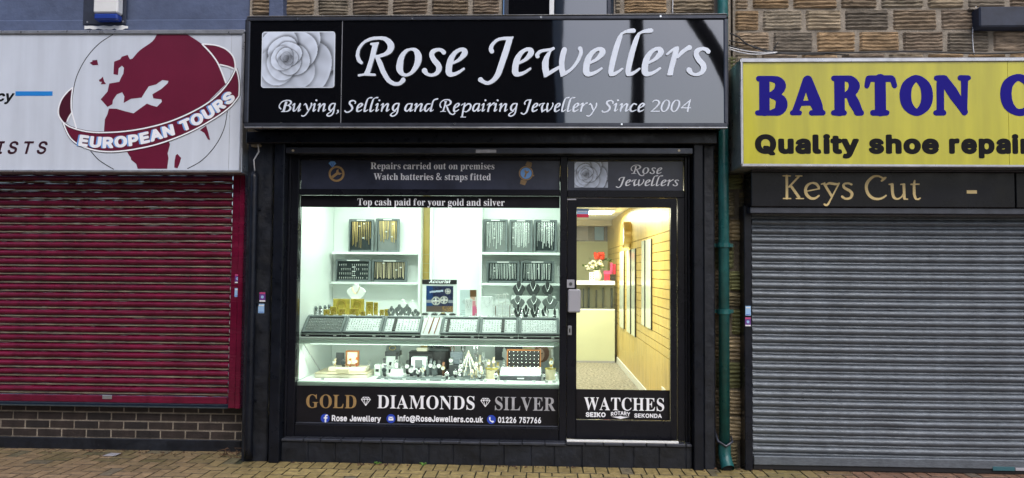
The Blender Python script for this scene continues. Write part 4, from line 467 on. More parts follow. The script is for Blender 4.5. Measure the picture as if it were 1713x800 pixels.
 's': [2509, 544, [[190,720,265,727,365,719,483,677,499,665,508,647,503,611,474,590,447,591,356,639,293,647,211,637,183,619,165,592,177,556,211,519,379,438,456,382,512,320,541,256,545,220,539,174,523,129,485,65,453,29,414,2,320,-28,220,-33,156,-18,111,5,20,65,5,83,0,102,11,138,29,152,56,157,81,147,193,69,229,61,283,63,338,77,369,92,392,120,412,165,419,220,407,247,383,276,329,323,146,420,100,465,67,520,54,583,71,638,120,688]]],
 'C': [3541, 956, [[447,1043,538,1045,638,1029,702,1003,820,938,856,962,902,973,938,968,953,943,932,897,899,861,756,760,729,753,702,769,694,797,702,815,760,879,750,888,665,936,602,957,520,961,438,944,356,895,265,809,193,716,152,633,136,561,134,497,145,415,174,320,204,261,253,197,311,143,365,104,420,81,484,66,547,59,611,62,693,80,784,114,911,198,929,199,948,188,956,170,949,143,838,48,720,-8,602,-40,493,-43,384,-26,302,5,211,64,136,133,76,215,38,301,7,424,0,524,10,624,38,714,80,788,151,870,265,965,356,1017]]],
 'u': [4568, 846, [[145,700,174,701,196,691,215,673,226,646,228,355,241,255,265,164,285,118,310,85,340,64,374,54,447,70,519,110,565,163,616,255,611,618,528,618,514,637,516,655,537,670,628,680,665,694,688,691,719,677,729,655,737,48,828,36,839,27,846,9,837,-14,810,-23,674,-19,656,-12,622,27,617,118,610,129,574,76,528,38,465,3,401,-18,347,-24,292,-18,237,3,194,37,152,100,121,209,100,382,94,609,83,616,19,614,0,637,2,655,19,672,110,682]]],
 't': [5509, 454, [[190,841,210,841,229,823,224,696,229,683,383,686,404,678,411,660,405,641,392,633,229,624,223,614,227,250,239,178,273,78,273,50,338,43,419,86,444,78,454,60,447,35,419,12,383,-14,347,-28,310,-30,229,-22,212,-13,162,41,124,150,109,241,105,441,111,614,101,619,19,618,0,641,2,660,19,676,119,684,150,778,174,830]]],
},
}
def fill(name, loops, Y, mats, parent, ext=0.0006, offset=0.0, loc=None):
    """closed loops of (x,z) points, holes by the even-odd rule, as a solid ext thick each way about the plane y=Y"""
    cu = bpy.data.curves.new(name, 'CURVE'); cu.dimensions = '2D'; cu.fill_mode = 'BOTH'; cu.extrude = ext; cu.offset = offset
    for L in loops:
        sp = cu.splines.new('POLY'); sp.points.add(len(L) - 1)
        for p, q in zip(sp.points, L): p.co = (q[0], q[1], 0, 1)
        sp.use_cyclic_u = True
    ob = bpy.data.objects.new(name, cu)
    me = bpy.data.meshes.new_from_object(ob)
    bpy.data.objects.remove(ob); bpy.data.curves.remove(cu)
    me.name = name
    me.transform(Matrix.Translation((0, Y, 0)) @ Matrix.Rotation(rad(90), 4, 'X'))
    return link(name, me, mats, parent, loc)
def layout(font, s, track=0.0, space=0.28, abspos=None):
    """list of (glyph loops, x offset) in font units and the total width"""
    out = []; x = 0.0
    for ch in s:
        if ch == ' ': x += space; continue
        g = GLY[font].get(ch)
        if g is None: continue
        out.append(([[(l[i] / 1000.0, l[i + 1] / 1000.0) for i in range(0, len(l), 2)] for l in g[2]], x))
        x += g[1] / 1000.0 + track
    lo = min(px + p[0] for L, px in out for l in L for p in l); hi = max(px + p[0] for L, px in out for l in L for p in l)
    return out, lo, hi
def text(name, s, font, x0, x1, z0, scale, Y, m, parent, track=0.0, shear=0.0, ext=0.0006, offset=0.0, slope=0.0, space=0.28):
    """one line of lettering from x0 to x1 on the baseline z0; scale = metres per font unit in height"""
    out, lo, hi = layout(font, s, track, space)
    k = (x1 - x0) / (hi - lo) if x1 is not None else scale
    loops = []
    for L, px in out:
        for l in L: loops.append([(x0 + (px + p[0] - lo) * k + shear * p[1] * scale, z0 + p[1] * scale) for p in l])
    return fill(name, loops, Y, m, parent, ext, offset)
def printed(name, x0, x1, z0, z1, Y, nx, nz, fn, parent, thick=0.003, m=None):
    """flat printed card: a grid whose colours come from fn(u,v)"""
    vs = []; fs = []
    for j in range(nz + 1):
        for i in range(nx + 1): vs.append((x0 + (x1 - x0) * i / nx, Y, z0 + (z1 - z0) * j / nz))
    for j in range(nz):
        for i in range(nx):
            a = j * (nx + 1) + i; fs.append((a, a + 1, a + nx + 2, a + nx + 1))
    me = bpy.data.meshes.new(name); me.from_pydata(vs, [], fs)
    ca = me.color_attributes.new('Col', 'FLOAT_COLOR', 'POINT')
    k = 0
    for j in range(nz + 1):
        for i in range(nx + 1):
            c = fn(i / nx, j / nz); ca.data[k].color = (c[0], c[1], c[2], 1); k += 1
    me.transform(Matrix.Identity(4))
    o = link(name, me, m or M['print'], parent)
    return o
def smooth(a, b, x):
    t = min(1, max(0, (x - a) / (b - a))); return t * t * (3 - 2 * t)
def rose(u, v, asp=1.33):
    """grey photograph of an open rose, petal over petal"""
    cx, cy = 0.345, 0.52
    x, y = (u - cx) * asp, v - cy
    val = 0.62 + 0.10 * math.sin(5.1 * u + 1.2) * math.sin(4.3 * v + .4)
    for k, (ang, off, rx) in enumerate(ROSE):
        px, py = math.cos(ang) * off, math.sin(ang) * off
        dx, dy = x - px, y - py
        ca, sa = math.cos(ang), math.sin(ang)
        a, b = dx * ca + dy * sa, -dx * sa + dy * ca
        wob = 1 + 0.035 * math.sin(3 * math.atan2(b, a) + k * 2.1)
        d = math.hypot(a / rx, b / (rx * 1.12)) / wob
        if d < 1:
            g = smooth(-1.0, 0.9, a / rx)
            lit = 0.06 * (math.sin(ang) - math.cos(ang))
            val = 0.33 + lit + 0.46 * g + 0.05 * smooth(.84, .97, d) + 0.03 * math.sin(9 * b / rx + k)
            if rx < 0.16: val *= 0.34 + 4.1 * rx
        elif d < 1.22: val *= 0.52 + 0.48 * smooth(1.0, 1.22, d) if k % 3 else 0.74 + 0.26 * smooth(1.0, 1.22, d)
    val = min(.86, max(.04, val)); val = val ** 1.5
    return (val * .86, val * .95, val * 1.10)
ROSE = []
_r = random.Random(3)
for ring, (n, off, rx, ph) in enumerate([(5, .66, .52, .3), (4, .42, .42, .9), (4, .27, .33, .2), (3, .165, .255, 1.1), (3, .105, .190, .1), (3, .065, .135, 1.3), (2, .036, .090, .2), (2, .016, .050, 1.0)]):
    for i in range(n): ROSE.append((ph + i * 2 * math.pi / n + _r.uniform(-.15, .15) - 1.2, off * _r.uniform(.92, 1.06), rx * _r.uniform(.92, 1.08)))
# ================================================================== ground
def pavement():
    vs = []; fs = []; cols = []
    def brick(x0, x1, y0, y1, c):
        b = len(vs); h = U(-.0012, .0012); dirt = (.016, .015, .010)
        for (dx, dy, z, k) in ((.0035, .005, -.02, dirt), (.0038, .0055, h - .0035, dirt), (.0065, .0095, h, c)):
            vs.extend([(x0 + dx, y0 + dy, z), (x1 - dx, y0 + dy, z), (x1 - dx, y1 - dy, z), (x0 + dx, y1 - dy, z)]); cols.extend([k] * 4)
        for q in ((8, 9, 10, 11), (0, 1, 5, 4), (1, 2, 6, 5), (2, 3, 7, 6), (3, 0, 4, 7), (4, 5, 9, 8), (5, 6, 10, 9), (6, 7, 11, 10), (7, 4, 8, 11)): fs.append(tuple(b + i for i in q))
    def tone(x, y):
        buff = (.350, .268, .108); pink = (.290, .200, .115); red = (.22, .125, .08); grey = (.13, .125, .10)
        t = smooth(-3.2, -1.9, x); c = [p + (q - p) * t for p, q in zip(pink, buff)]
        t = smooth(1.9, 2.6, x); c = [p + (q - p) * t for p, q in zip(c, red)]
        if random.random() < .05: c = [p + (q - p) * .7 for p, q in zip(c, grey)]
        k = U(.86, 1.12)
        moss = smooth(.62, .0, abs(y - .05)) * (smooth(-1.9, -2.6, x) * .75 + smooth(1.2, 1.9, x) * smooth(2.6, 2.0, x) * .9) * U(.2, 1)
        g = (.085, .085, .030)
        c = [p * k * (1 - moss) + q * moss for p, q in zip(c, g)]
        return c
    def wall_y(x):
        return .36 if x < -2.45 else (-.20 if x < 1.5 else .02)
    Wd, Ln = .1, .2
    for iy in range(-34, 4):
        for ix in range(-66, 66):
            r = (ix - iy) % 4
            x, y = ix * Wd, iy * Wd
            if r == 0: a = (x, x + Ln, y, y + Wd)
            elif r == 3: a = (x, x + Wd, y, y + Ln)
            else: continue
            lim = wall_y((a[0] + a[1]) / 2)
            if a[2] >= lim: continue
            a = (a[0], a[1], a[2], min(a[3], lim))
            if a[3] - a[2] < .02: continue
            brick(*a, tone((a[0] + a[1]) / 2, (a[2] + a[3]) / 2))
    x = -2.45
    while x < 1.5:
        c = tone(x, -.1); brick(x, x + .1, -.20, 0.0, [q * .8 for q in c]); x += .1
    me = bpy.data.meshes.new('pavement'); me.from_pydata(vs, [], fs)
    ca = me.color_attributes.new('Col', 'FLOAT_COLOR', 'POINT')
    for i, c in enumerate(cols): ca.data[i].color = (*c, 1)
    tag(link('pavement', me, M['paver']), kind='structure')
    tag(box1('paving_bed', M['joint'], None, -6.6, 6.6, -3.5, .5, -.06, -.009, 0), kind='structure')
    tag(box1('street', M['street'], None, -60, 60, -60, 60, -.4, -.075, 0), kind='structure')
pavement()
# ================================================================== stone walls
def stones(name, parent, x0, x1, rows, Y, seed, wlen=(.27, .40), holes=(), amp=.0058, pal=None, mort='mortar', vertical=False):
    rn = random.Random(seed); vs = []; fs = []; cols = []
    pal = pal or [(.245, .170, .098), (.21, .158, .104), (.19, .145, .102), (.235, .188, .126), (.265, .180, .098), (.165, .138, .104), (.205, .172, .124)]
    for z0, z1 in rows:
        x = x0 - rn.uniform(0, .25)
        while x < x1:
            L = rn.uniform(*wlen); a, b = max(x, x0), min(x + L, x1); x += L
            if b - a < .04: continue
            if any(a < h[1] and b > h[0] and z0 < h[3] and z1 > h[2] for h in holes):
                for h in holes:
                    if z0 < h[3] and z1 > h[2]:
                        if a < h[0] < b: b = h[0]
                        elif a < h[1] < b: a = h[1]
                        elif a >= h[0] and b <= h[1]: b = a
                if b - a < .04: continue
            g = .0065; ax, bx, az, bz = a + g, b - g, z0 + g, z1 - g
            nx = max(4, int((bx - ax) / .028)); nz = max(6, int((bz - az) / .0072)); base = len(vs)
            c = rn.choice(pal); k = rn.uniform(.75, 1.25); pitch = rn.uniform(.026, .036); ph = rn.uniform(0, 6); tilt = rn.uniform(-.25, .25)
            am = amp * rn.uniform(.7, 1.3); bulge = rn.uniform(.004, .014)
            wv = [rn.uniform(-1, 1) for _ in range(nx + 1)]
            rc = [[rn.uniform(-.004, .004) for _ in range(4)] for _ in range(2)]
            for j in range(nz + 1):
                v = j / nz
                for i in range(nx + 1):
                    u = i / nx; X = ax + (bx - ax) * u; Z = az + (bz - az) * v
                    e = min(u * (bx - ax), (1 - u) * (bx - ax), v * (bz - az), (1 - v) * (bz - az)); ed = smooth(0, .016, e)
                    d = am * math.sin(2 * math.pi * (Z + tilt * .1 * X + .0030 * wv[i]) / pitch + ph) + .003 * math.sin(17 * X + 23 * Z + ph) + rn.uniform(-.0022, .0022)
                    Yv = Y - .006 - ed * (bulge + d)
                    if i in (0, nx): X += rn.uniform(-.003, .003)
                    if j in (0, nz): Z += rn.uniform(-.003, .003)
                    if e < 1e-6: Yv = Y + .012
                    vs.append((X, Yv, Z))
                    q = k * rn.uniform(.88, 1.12); cols.append((c[0] * q, c[1] * q, c[2] * q))
            for j in range(nz):
                for i in range(nx):
                    p = base + j * (nx + 1) + i; fs.append((p, p + 1, p + nx + 2, p + nx + 1))
    me = bpy.data.meshes.new(name); me.from_pydata(vs, [], fs)
    ca = me.color_attributes.new('Col', 'FLOAT_COLOR', 'POINT')
    for i, c in enumerate(cols): ca.data[i].color = (*c, 1)
    return link(name, me, M['stone'], parent)
def zy(px, py, Y): return at(px, py, Y)[1]
def xx(px, py, Y): return at(px, py, Y)[0]
# ================================================================== the jewellers' building
RB = thing('stone_building', 'coursed stone building with a black painted shopfront and a brightly lit display window', 'building', (xx(815, 770, 0), 0, 0))
YW = 0.10
zt = zy(1000, 24, YW)
rows = [(zt - .155, zt + .0)]
z = zt
wx0, wx1 = xx(843, 10, YW), xx(1023, 10, YW)
rows = [(zt + .0 + .19 * k, zt + .19 * (k + 1)) for k in range(0, 15)]
rows.insert(0, (zt - .19, zt))
hole = (wx0 - .02, wx1 + .02, zt - .03, zt + 1.15)
bx0, bx1 = xx(418, 15, YW), xx(1222, 10, YW)
stones('upper_wall', RB, bx0, bx1, rows, YW, 11, holes=[hole])
mw = MB().box(bx0, wx0 - .02, YW, .42, zt - .4, zt + 3.0).box(wx1 + .02, bx1, YW, .42, zt - .4, zt + 3.0).box(wx0 - .02, wx1 + .02, YW, .42, zt + 1.15, zt + 3.0)
mw.build('wall_mortar', M['mortar'], RB)
# upper window
uw = MB().box(wx0, wx0 + .035, YW + .02, YW + .09, zt - .1, zt + 1.12).box(wx1 - .035, wx1, YW + .02, YW + .09, zt - .1, zt + 1.12)
xm = xx(923, 10, YW); uw.box(wx0 + .035, wx1 - .035, YW + .02, YW + .09, zt + 1.08, zt + 1.12)
uwin = uw.build('window', M['alu_dark'], RB, bevel=.004)
box1('mullion', M['plastic_white'], uwin, xm - .02, xm + .02, YW + .015, YW + .085, zt - .05, zt + 1.08)
box1('pane', M['gloss'], uwin, wx0 + .035, wx1 - .035, YW + .05, YW + .056, zt - .1, zt + 1.08, 0)
box1('sill', M['alu_dark'], uwin, wx0 - .06, wx1 + .02, YW - .12, YW + .1, zy(930, 27, -.02) - .1, zy(930, 24, -.02))
# painted timber stub at the top left corner
px0, px1 = xx(451, 10, .02), xx(475, 10, .02)
MB().box(px0, px1, .0, .12, zt - .12, zt + 1.2).build('corner_board', M['render'], RB, bevel=.012, seg=2)
# narrow stone strip to the right of the shopfront
sx0, sx1 = xx(1193, 500, .12), xx(1262, 500, .12)
rows = []; z = .0
rn = random.Random(5)
while z < 3.4:
    h = rn.uniform(.13, .24); rows.append((z, z + h)); z += h
stones('side_wall', RB, sx0, sx1, rows, .12, 21, wlen=(.16, .30), pal=[(.19, .15, .08), (.23, .175, .10), (.16, .135, .075), (.27, .215, .13), (.125, .13, .055)])
box1('side_mortar', M['mortar_dark'], RB, sx0, sx1, .12, .42, -.02, 3.4, 0)
# shopfront carcass
l0, l1 = xx(409, 500, 0), xx(452, 500, 0)
zsf = zy(815, 214, -.25)          # underside of the big sign
box1('lower_wall', M['mortar_dark'], RB, bx0, bx1, .10, .42, zsf - .12, zt - .402, 0)
box1('pilaster', M['black_rough'], RB, l0, l1, 0, .45, -.02, zsf, .01)
MB().box(l0 + .03, l1 - .1, -.03, 0.05, zsf - .12, zsf - .02).build('stone_corbel', M['mortar'], RB, bevel=.02, seg=2)
r0, r1 = xx(1177, 500, 0), xx(1196, 500, 0)
box1('pilaster', M['black_rough'], RB, r0, r1, 0, .45, -.02, zsf, .01)
pl0, pl1 = xx(454, 500, -.06), xx(471, 500, -.06)
pr0, pr1 = xx(1161, 500, -.06), xx(1177, 500, -.06)
zp = zy(815, 237, -.06)
box1('post', M['black'], RB, pl0, pl1, -.06, .16, 0, zp, .006)
box1('post', M['black'], RB, pr0, pr1, -.06, .16, 0, zp, .006)
box1('shutter_housing', M['black'], RB, l0 + .02, r1, -.10, .20, zy(815, 240, -.1), zsf - .004, .006)
hz0, hz1 = zy(815, 257, -.04), zy(815, 247, -.04)
hr = box1('head_rail', M['alu_dark'], RB, pl1 + .002, pr0 - .002, -.04, .10, hz0, hz1, .004)
for px in (490, 1136):
    x, z = at(px, 252, -.045); MB().disc_y((x, z), .010, -.046, -.040, 12).build('screw', M['pale_gold'], hr)
x, z = at(813, 253, -.045); box1('maker_plate', M['silver_letter'], hr, x - .085, x + .085, -.043, -.0405, z - .014, z + .014, .002)
YG = .13
gl, gr = xx(499, 500, YG), xx(936, 500, YG)
# side returns and inner frame
jl = xx(486, 500, .10); jr = xx(1145, 500, .10)
box1('frame_jamb', M['frame'], RB, pl1 + .002, gl, .08, .18, .12, hz0 - .002, .004)
box1('frame_jamb', M['frame'], RB, jr, pr0 - .002, .08, .18, .12, hz0 - .002, .004)
jx = xx(1151, 500, .06); box1('frame_rib', M['frame'], RB, jx, jx + .018, .05, .079, .13, hz0 - .003, .003)
jx = xx(481, 500, .06); box1('frame_rib', M['frame'], RB, jx - .008, jx + .010, .05, .079, .13, hz0 - .003, .003)
ml, mr = gr + .001, xx(948, 500, .10)
zt0, zt1 = zy(720, 327, .10), zy(720, 317, .10)       # transom
zf1 = zy(720, 268, YG); zd1 = zt0
zb0, zb1 = zy(720, 735, .10), zy(720, 713, .10)
box1('mullion', M['frame'], RB, ml, mr, .07, .18, .12, hz0 - .002, .004)
box1('transom', M['frame'], RB, gl + .002, ml - .002, .085, .18, zt0, zt1, .004)
drx = jr
zdt0, zdt1 = zy(1045, 331, .10), zy(1045, 319, .10)
box1('transom', M['frame'], RB, mr + .002, drx - .002, .085, .18, zdt0, zdt1, .004)
box1('top_rail', M['frame'], RB, gl + .002, ml - .002, .085, .18, zf1, hz0 - .003, .004)
box1('top_rail', M['frame'], RB, mr + .002, drx - .002, .085, .18, zy(1045, 269, YG), hz0 - .003, .004)
box1('bottom_rail', M['frame'], RB, gl + .002, ml - .002, .085, .20, zb0 - .03, zb1, .004)
# fanlights with their vinyl and lettering
f1 = MB().box(gl + .003, ml - .003, YG, YG + .006, zt1, zf1).build('fanlight', M['glass'], RB)
box1('vinyl', M['vinyl_back'], f1, gl + .004, ml - .004, YG - .0018, YG - .0003, zt1 + .001, zf1 - .001, 0)
YL = YG - .0032
CAPI, CAPH = [max(l[i + 1] for l in GLY[f]['E'][2] for i in range(0, len(l), 2)) / 1000.0 for f in 'IH']
def line(s, font, a, b, base, cap_px, m, par, Y=YL, **k):
    """lettering between photo columns a and b with its baseline at photo row base (given at column a and b)"""
    ba, bb = base if isinstance(base, tuple) else (base, base)
    x0, x1 = xx(a, ba, Y), xx(b, bb, Y); z0 = (zy(a, ba, Y) + zy(b, bb, Y)) / 2
    sc = abs(zy((a + b) / 2, (ba + bb) / 2 - cap_px, Y) - zy((a + b) / 2, (ba + bb) / 2, Y))
    capu = {'S': .475, 'I': CAPI, 'H': CAPH, 'C': 1.0, 'K': 1.0, 'Y': 1.0}[font]
    nm = k.pop('name', 'lettering')
    return text(nm, s, font, x0, x1, z0, sc / capu, Y, m, par, **k)
line('Repairs carried out on premises', 'S', 620, 827, (283, 283.5), 11.5, M['white_letter'], f1, space=.17)
line('Watch batteries & straps fitted', 'S', 625, 821, (301, 301.5), 11.5, M['white_letter'], f1, space=.17)
f2 = MB().box(mr + .003, drx - .003, YG, YG + .006, zdt1, zy(1045, 269, YG)).build('fanlight', M['glass'], RB)
box1('vinyl', M['vinyl_back'], f2, mr + .004, drx - .004, YG - .0018, YG - .0003, zdt1 + .001, zy(1045, 270, YG), 0)
a, b, c, d = rect(961, 271, 1017, 314, YL)
printed('rose_print', a, b, c, d, YL, 72, 56, rose, f2)
line('Rose', 'C', 1055, 1108, (291, 291), 11, M['grey_letter'], f2, track=.03)
line('Jewellers', 'C', 1030, 1136, (311, 311.5), 11, M['grey_letter'], f2, track=.03)
# ring-and-spanner and watch emblems
def emblem_ring(par):
    x, z = at(563, 291, YL); k = .0051
    def ring(cx, cz, r, n=28): return [(cx + r * math.cos(i * 2 * math.pi / n), cz + r * math.sin(i * 2 * math.pi / n)) for i in range(n)]
    fill('ring_emblem', [ring(x, z, 13.5 * k), ring(x, z, 10 * k)], YL, M['gold_letter'], par)
    def rot(p): 
        a = rad(38); return (x + (p[0] * math.cos(a) - p[1] * math.sin(a)) * k, z + (p[0] * math.sin(a) + p[1] * math.cos(a)) * k)
    sp = [(-9.5, -2.2), (1, -2.2), (3, -4.6), (8, -4.8), (5, -1.6), (5, 1.6), (8, 4.8), (3, 4.6), (1, 2.2), (-9.5, 2.2)]
    fill('spanner_emblem', [[rot(p) for p in sp]], YL, M['gold_letter'], par)
    gx, gz = at(556, 275, YL)
    fill('gem_emblem', [[(gx - 6.5 * k, gz + 1.5 * k), (gx - 3.6 * k, gz + 5 * k), (gx + 3.6 * k, gz + 5 * k), (gx + 6.5 * k, gz + 1.5 * k), (gx, gz - 5.5 * k)]], YL, M['ring_blue'], par)
    fill('gem_facets', [[(gx - 2.5 * k, gz + 1.3 * k), (gx, gz - 4.6 * k), (gx + .5 * k, gz - 4.3 * k), (gx - 1.6 * k, gz + 1.3 * k)], [(gx + 2.5 * k, gz + 1.3 * k), (gx + .2 * k, gz - 4 * k), (gx + 1.5 * k, gz + 1.3 * k)]], YL - .0013, M['blue_dot'], par)
emblem_ring(f1)
def emblem_watch(par):
    x, z = at(880, 290, YL); k = .0051; a = rad(-17)
    def rot(p): return (x + (p[0] * math.cos(a) - p[1] * math.sin(a)) * k, z + (p[0] * math.sin(a) + p[1] * math.cos(a)) * k)
    circ = lambda r, n=28: [rot((r * math.cos(i * 2 * math.pi / n), r * math.sin(i * 2 * math.pi / n))) for i in range(n)]
    L = [circ(12), circ(10)]
    for s in (1, -1):
        for j in range(4):
            y0 = s * (12.6 + j * 1.9); y1 = y0 + s * 1.4; w = 5.2 - j * .25
            L.append([rot(q) for q in ((-w, y0), (w, y0), (w, y1), (-w, y1))])
    L.append([rot(q) for q in ((12.4, -1.2), (14, -1.2), (14, 1.2), (12.4, 1.2))])
    fill('watch_emblem', L, YL, M['gold_letter'], par)
    fill('dial_emblem', [circ(9.4)], YL, M['ring_blue'], par)
    fill('spanner_emblem', [[rot(q) for q in ((-1.3, -7), (1.3, -7), (1.3, 0), (3.6, 2), (3.6, 6.4), (1.6, 3.6), (-1.6, 3.6), (-3.6, 6.4), (-3.6, 2), (-1.3, 0))]], YL - .0013, M['gold_letter'], par)
emblem_watch(f1)
# main window
zg0, zg1 = zb1 + .001, zt0 - .001
mwn = MB().box(gl + .003, ml - .003, YG, YG + .006, zg0, zg1).build('shop_window', M['glass'], RB)
zv = zy(720, 347.5, YG); box1('vinyl', M['vinyl'], mwn, gl + .004, ml - .004, YG - .0018, YG - .0003, zv, zg1 - .001, 0)
zv2 = zy(720, 648, YG); box1('vinyl', M['vinyl'], mwn, gl + .004, ml - .004, YG - .0018, YG - .0003, zg0 + .001, zv2, 0)
box1('beading', M['alu_dark'], mwn, gl + .003, ml - .003, YG - .018, YG - .001, zg0 - .001, zg0 + .012, .003)
line('Top cash paid for your gold and silver', 'S', 598, 844, (343.5, 344.5), 12, M['white_letter'], mwn, space=.17)
line('GOLD', 'S', 512, 596, (682.5, 683), 23, M['gold_letter'], mwn, track=.01)
line('DIAMONDS', 'S', 631, 794, (683.5, 685), 23, M['white_letter'], mwn, track=.01)
line('SILVER', 'S', 828, 929, (686, 687.5), 23, M['silver_letter'], mwn, track=.01)
def gem(px, py, par):
    x, z = at(px, py, YL); k = .0052; L = []
    P = lambda *q: [(x + a * k, z + b * k) for a, b in q]
    L.append(P((-8, 2.5), (-4.6, 6.6), (4.6, 6.6), (8, 2.5), (0, -8)))
    L += [P((-6.6, 2.9), (-4.4, 5.7), (-3.4, 2.9)), P((-3.4, 5.8), (-.6, 5.8), (-2.5, 3.2)), P((.6, 5.8), (3.4, 5.8), (2.5, 3.2)), P((-1.8, 2.9), (0, 5.3), (1.8, 2.9)), P((6.6, 2.9), (4.4, 5.7), (3.4, 2.9)),
          P((-6.4, 2.1), (-3.3, 2.1), (-1.2, -5.2)), P((-2.5, 2.1), (2.5, 2.1), (0, -6)), P((6.4, 2.1), (3.3, 2.1), (1.2, -5.2))]
    fill('gem_emblem', L, YL, M['white_letter'], par)
gem(612, 671, mwn); gem(812, 673, mwn)
def badge(px, py, par, glyphs):
    x, z = at(px, py, YL); r = .0375
    fill('badge', [[(x + r * math.cos(i * math.pi / 14), z + r * math.sin(i * math.pi / 14)) for i in range(28)]], YL, M['blue_dot'], par)
    fill('badge_symbol', [[(x + a * r, z + b * r) for a, b in L] for L in glyphs], YL - .0013, M['white_letter'], par)
badge(544, 700, mwn, [[(-.08, -.98), (.24, -.98), (.24, -.06), (.48, -.06), (.54, .26), (.24, .26), (.24, .42), (.34, .54), (.56, .54), (.56, .82), (.25, .84), (.0, .70), (-.08, .46), (-.08, .26), (-.34, .26), (-.34, -.06), (-.08, -.06)]])
badge(654, 700.5, mwn, [[(-.56, -.40), (.56, -.40), (.56, .26), (0, -.14), (-.56, .26)], [(-.56, .42), (-.5, .36), (0, .02), (.5, .36), (.56, .42)]])
badge(822, 702, mwn, [[(-.5, .5), (-.28, .62), (-.12, .28), (-.26, .10), (-.08, -.18), (.14, -.36), (.32, -.20), (.62, -.38), (.5, -.6), (.26, -.68), (-.14, -.5), (-.44, -.12), (-.56, .24)]])
line('Rose Jewellery', 'I', 555, 637, (704.5, 705), 9.6, M['white_letter'], mwn)
line('info@RoseJewellers.co.uk', 'I', 665, 808, (705, 706), 9.6, M['white_letter'], mwn)
line('01226 757766', 'I', 833, 905, (707, 708), 9.6, M['white_letter'], mwn)
# door leaf
da, db = mr + .003, xx(1132, 540, .10)
zdb, zdt = zy(1040, 735, .10), zdt0 - .004
dl0, dl1 = xx(964, 540, .10), xx(1122, 540, .10)
zr0, zr1 = zy(1040, 704, .10), zy(1040, 347, .10)
door = MB().box(da, dl0, .09, .15, zdb, zdt).box(dl1, db, .09, .15, zdb, zdt).box(dl0, dl1, .09, .15, zr1, zdt).box(dl0, dl1, .09, .15, zdb, zr0).build('door', M['frame'], RB, bevel=.003)
box1('door_jamb', M['frame'], RB, db + .006, jr - .002, .075, .18, zdb, zdt0 - .001, .003)
dg = box1('door_pane', M['glass'], door, dl0 + .001, dl1 - .001, YG, YG + .006, zr0 + .001, zr1 - .001, 0)
zdv = zy(1040, 652, YG); box1('vinyl', M['vinyl'], door, dl0 + .002, dl1 - .002, YG - .0018, YG - .0003, zr0 + .002, zdv, 0)
line('WATCHES', 'S', 977, 1111, (686, 687.5), 22, M['white_letter'], door, track=.01)
line('SEIKO', 'I', 980, 1013, (697, 697.5), 7.2, M['white_letter'], door, offset=.0008)
def rotary(par):
    s = 'ROTARY'; out, lo, hi = layout('I', s); x0, x1 = xx(1022, 695, YL), xx(1054, 695, YL); zb = zy(1038, 695, YL)
    k = (x1 - x0) / (hi - lo); L = []
    for g, px in out:
        for l in g:
            q = []
            for p in l:
                u = ((px + p[0] - lo) * k) / (x1 - x0) * 2 - 1
                q.append((x0 + (px + p[0] - lo) * k, zb + .010 * (1 - u * u) - .006 + p[1] * .056))
            L.append(q)
    fill('lettering', L, YL, M['white_letter'], par)
    xm = (x0 + x1) / 2
    fill('wing_emblem', [[(xm - .075, zb - .012), (xm - .02, zb - .010), (xm, zb - .004), (xm + .02, zb - .010), (xm + .075, zb - .012), (xm + .03, zb - .022), (xm, zb - .030), (xm - .03, zb - .022)]], YL, M['white_letter'], par)
rotary(door)
line('SEKONDA', 'I', 1061, 1107, (698.5, 699), 6.6, M['white_letter'], door)
a, b, c, d = rect(948, 468, 961, 482, .085)
kp = box1('keypad', M['plastic_grey'], door, a, b, .07, .089, c, d, .004)
MB().disc_y(((a + b) / 2, (c + d) / 2), .014, .066, .0695, 16).build('button', M['steel_dark'], kp)
a, b, c, d = rect(950, 484, 971, 523, .07)
box1('lock_cover', M['plastic_grey'], door, a, b, .045, .089, c, d, .010)
a, b, c, d = rect(949.5, 545, 956.5, 561, .085)
es = box1('escutcheon', M['alu'], door, a, b, .081, .089, c, d, .012)
box1('keyhole', M['void'], es, (a + b) / 2 - .006, (a + b) / 2 + .006, .0795, .0805, c + .022, d - .022, .002)
a, b, c, d = rect(965, 349, 985, 364, YL)
st = box1('window_sticker', M['pale_blue'], door, a, b, YL - .0004, YL + .0006, c, d, 0)
box1('sticker_band', M['red'], st, a + .001, b - .001, YL - .0016, YL - .0010, c + .001, c + (d - c) * .38, 0)
fill('sticker_mark', [[(a + .012 + i * .011, d - .020), (a + .020 + i * .011, d - .020), (a + .020 + i * .011, d - .031), (a + .012 + i * .011, d - .031)] for i in range(7)], YL - .0016, M['white_letter'], st, ext=.0003)
hx, hz = at(956, 333.5, .08); box1('hinge_plate', M['plastic_grey'], door, hx - .045, hx + .04, .08, .0895, hz - .008, hz + .004, .002)
zth0, zth1 = zy(1040, 740.6, .0), zy(1040, 737.2, .0)
box1('threshold', M['plastic_white'], RB, xx(948, 738, 0), xx(1135, 738, 0), -.012, .02, zth0, zth1, .003)
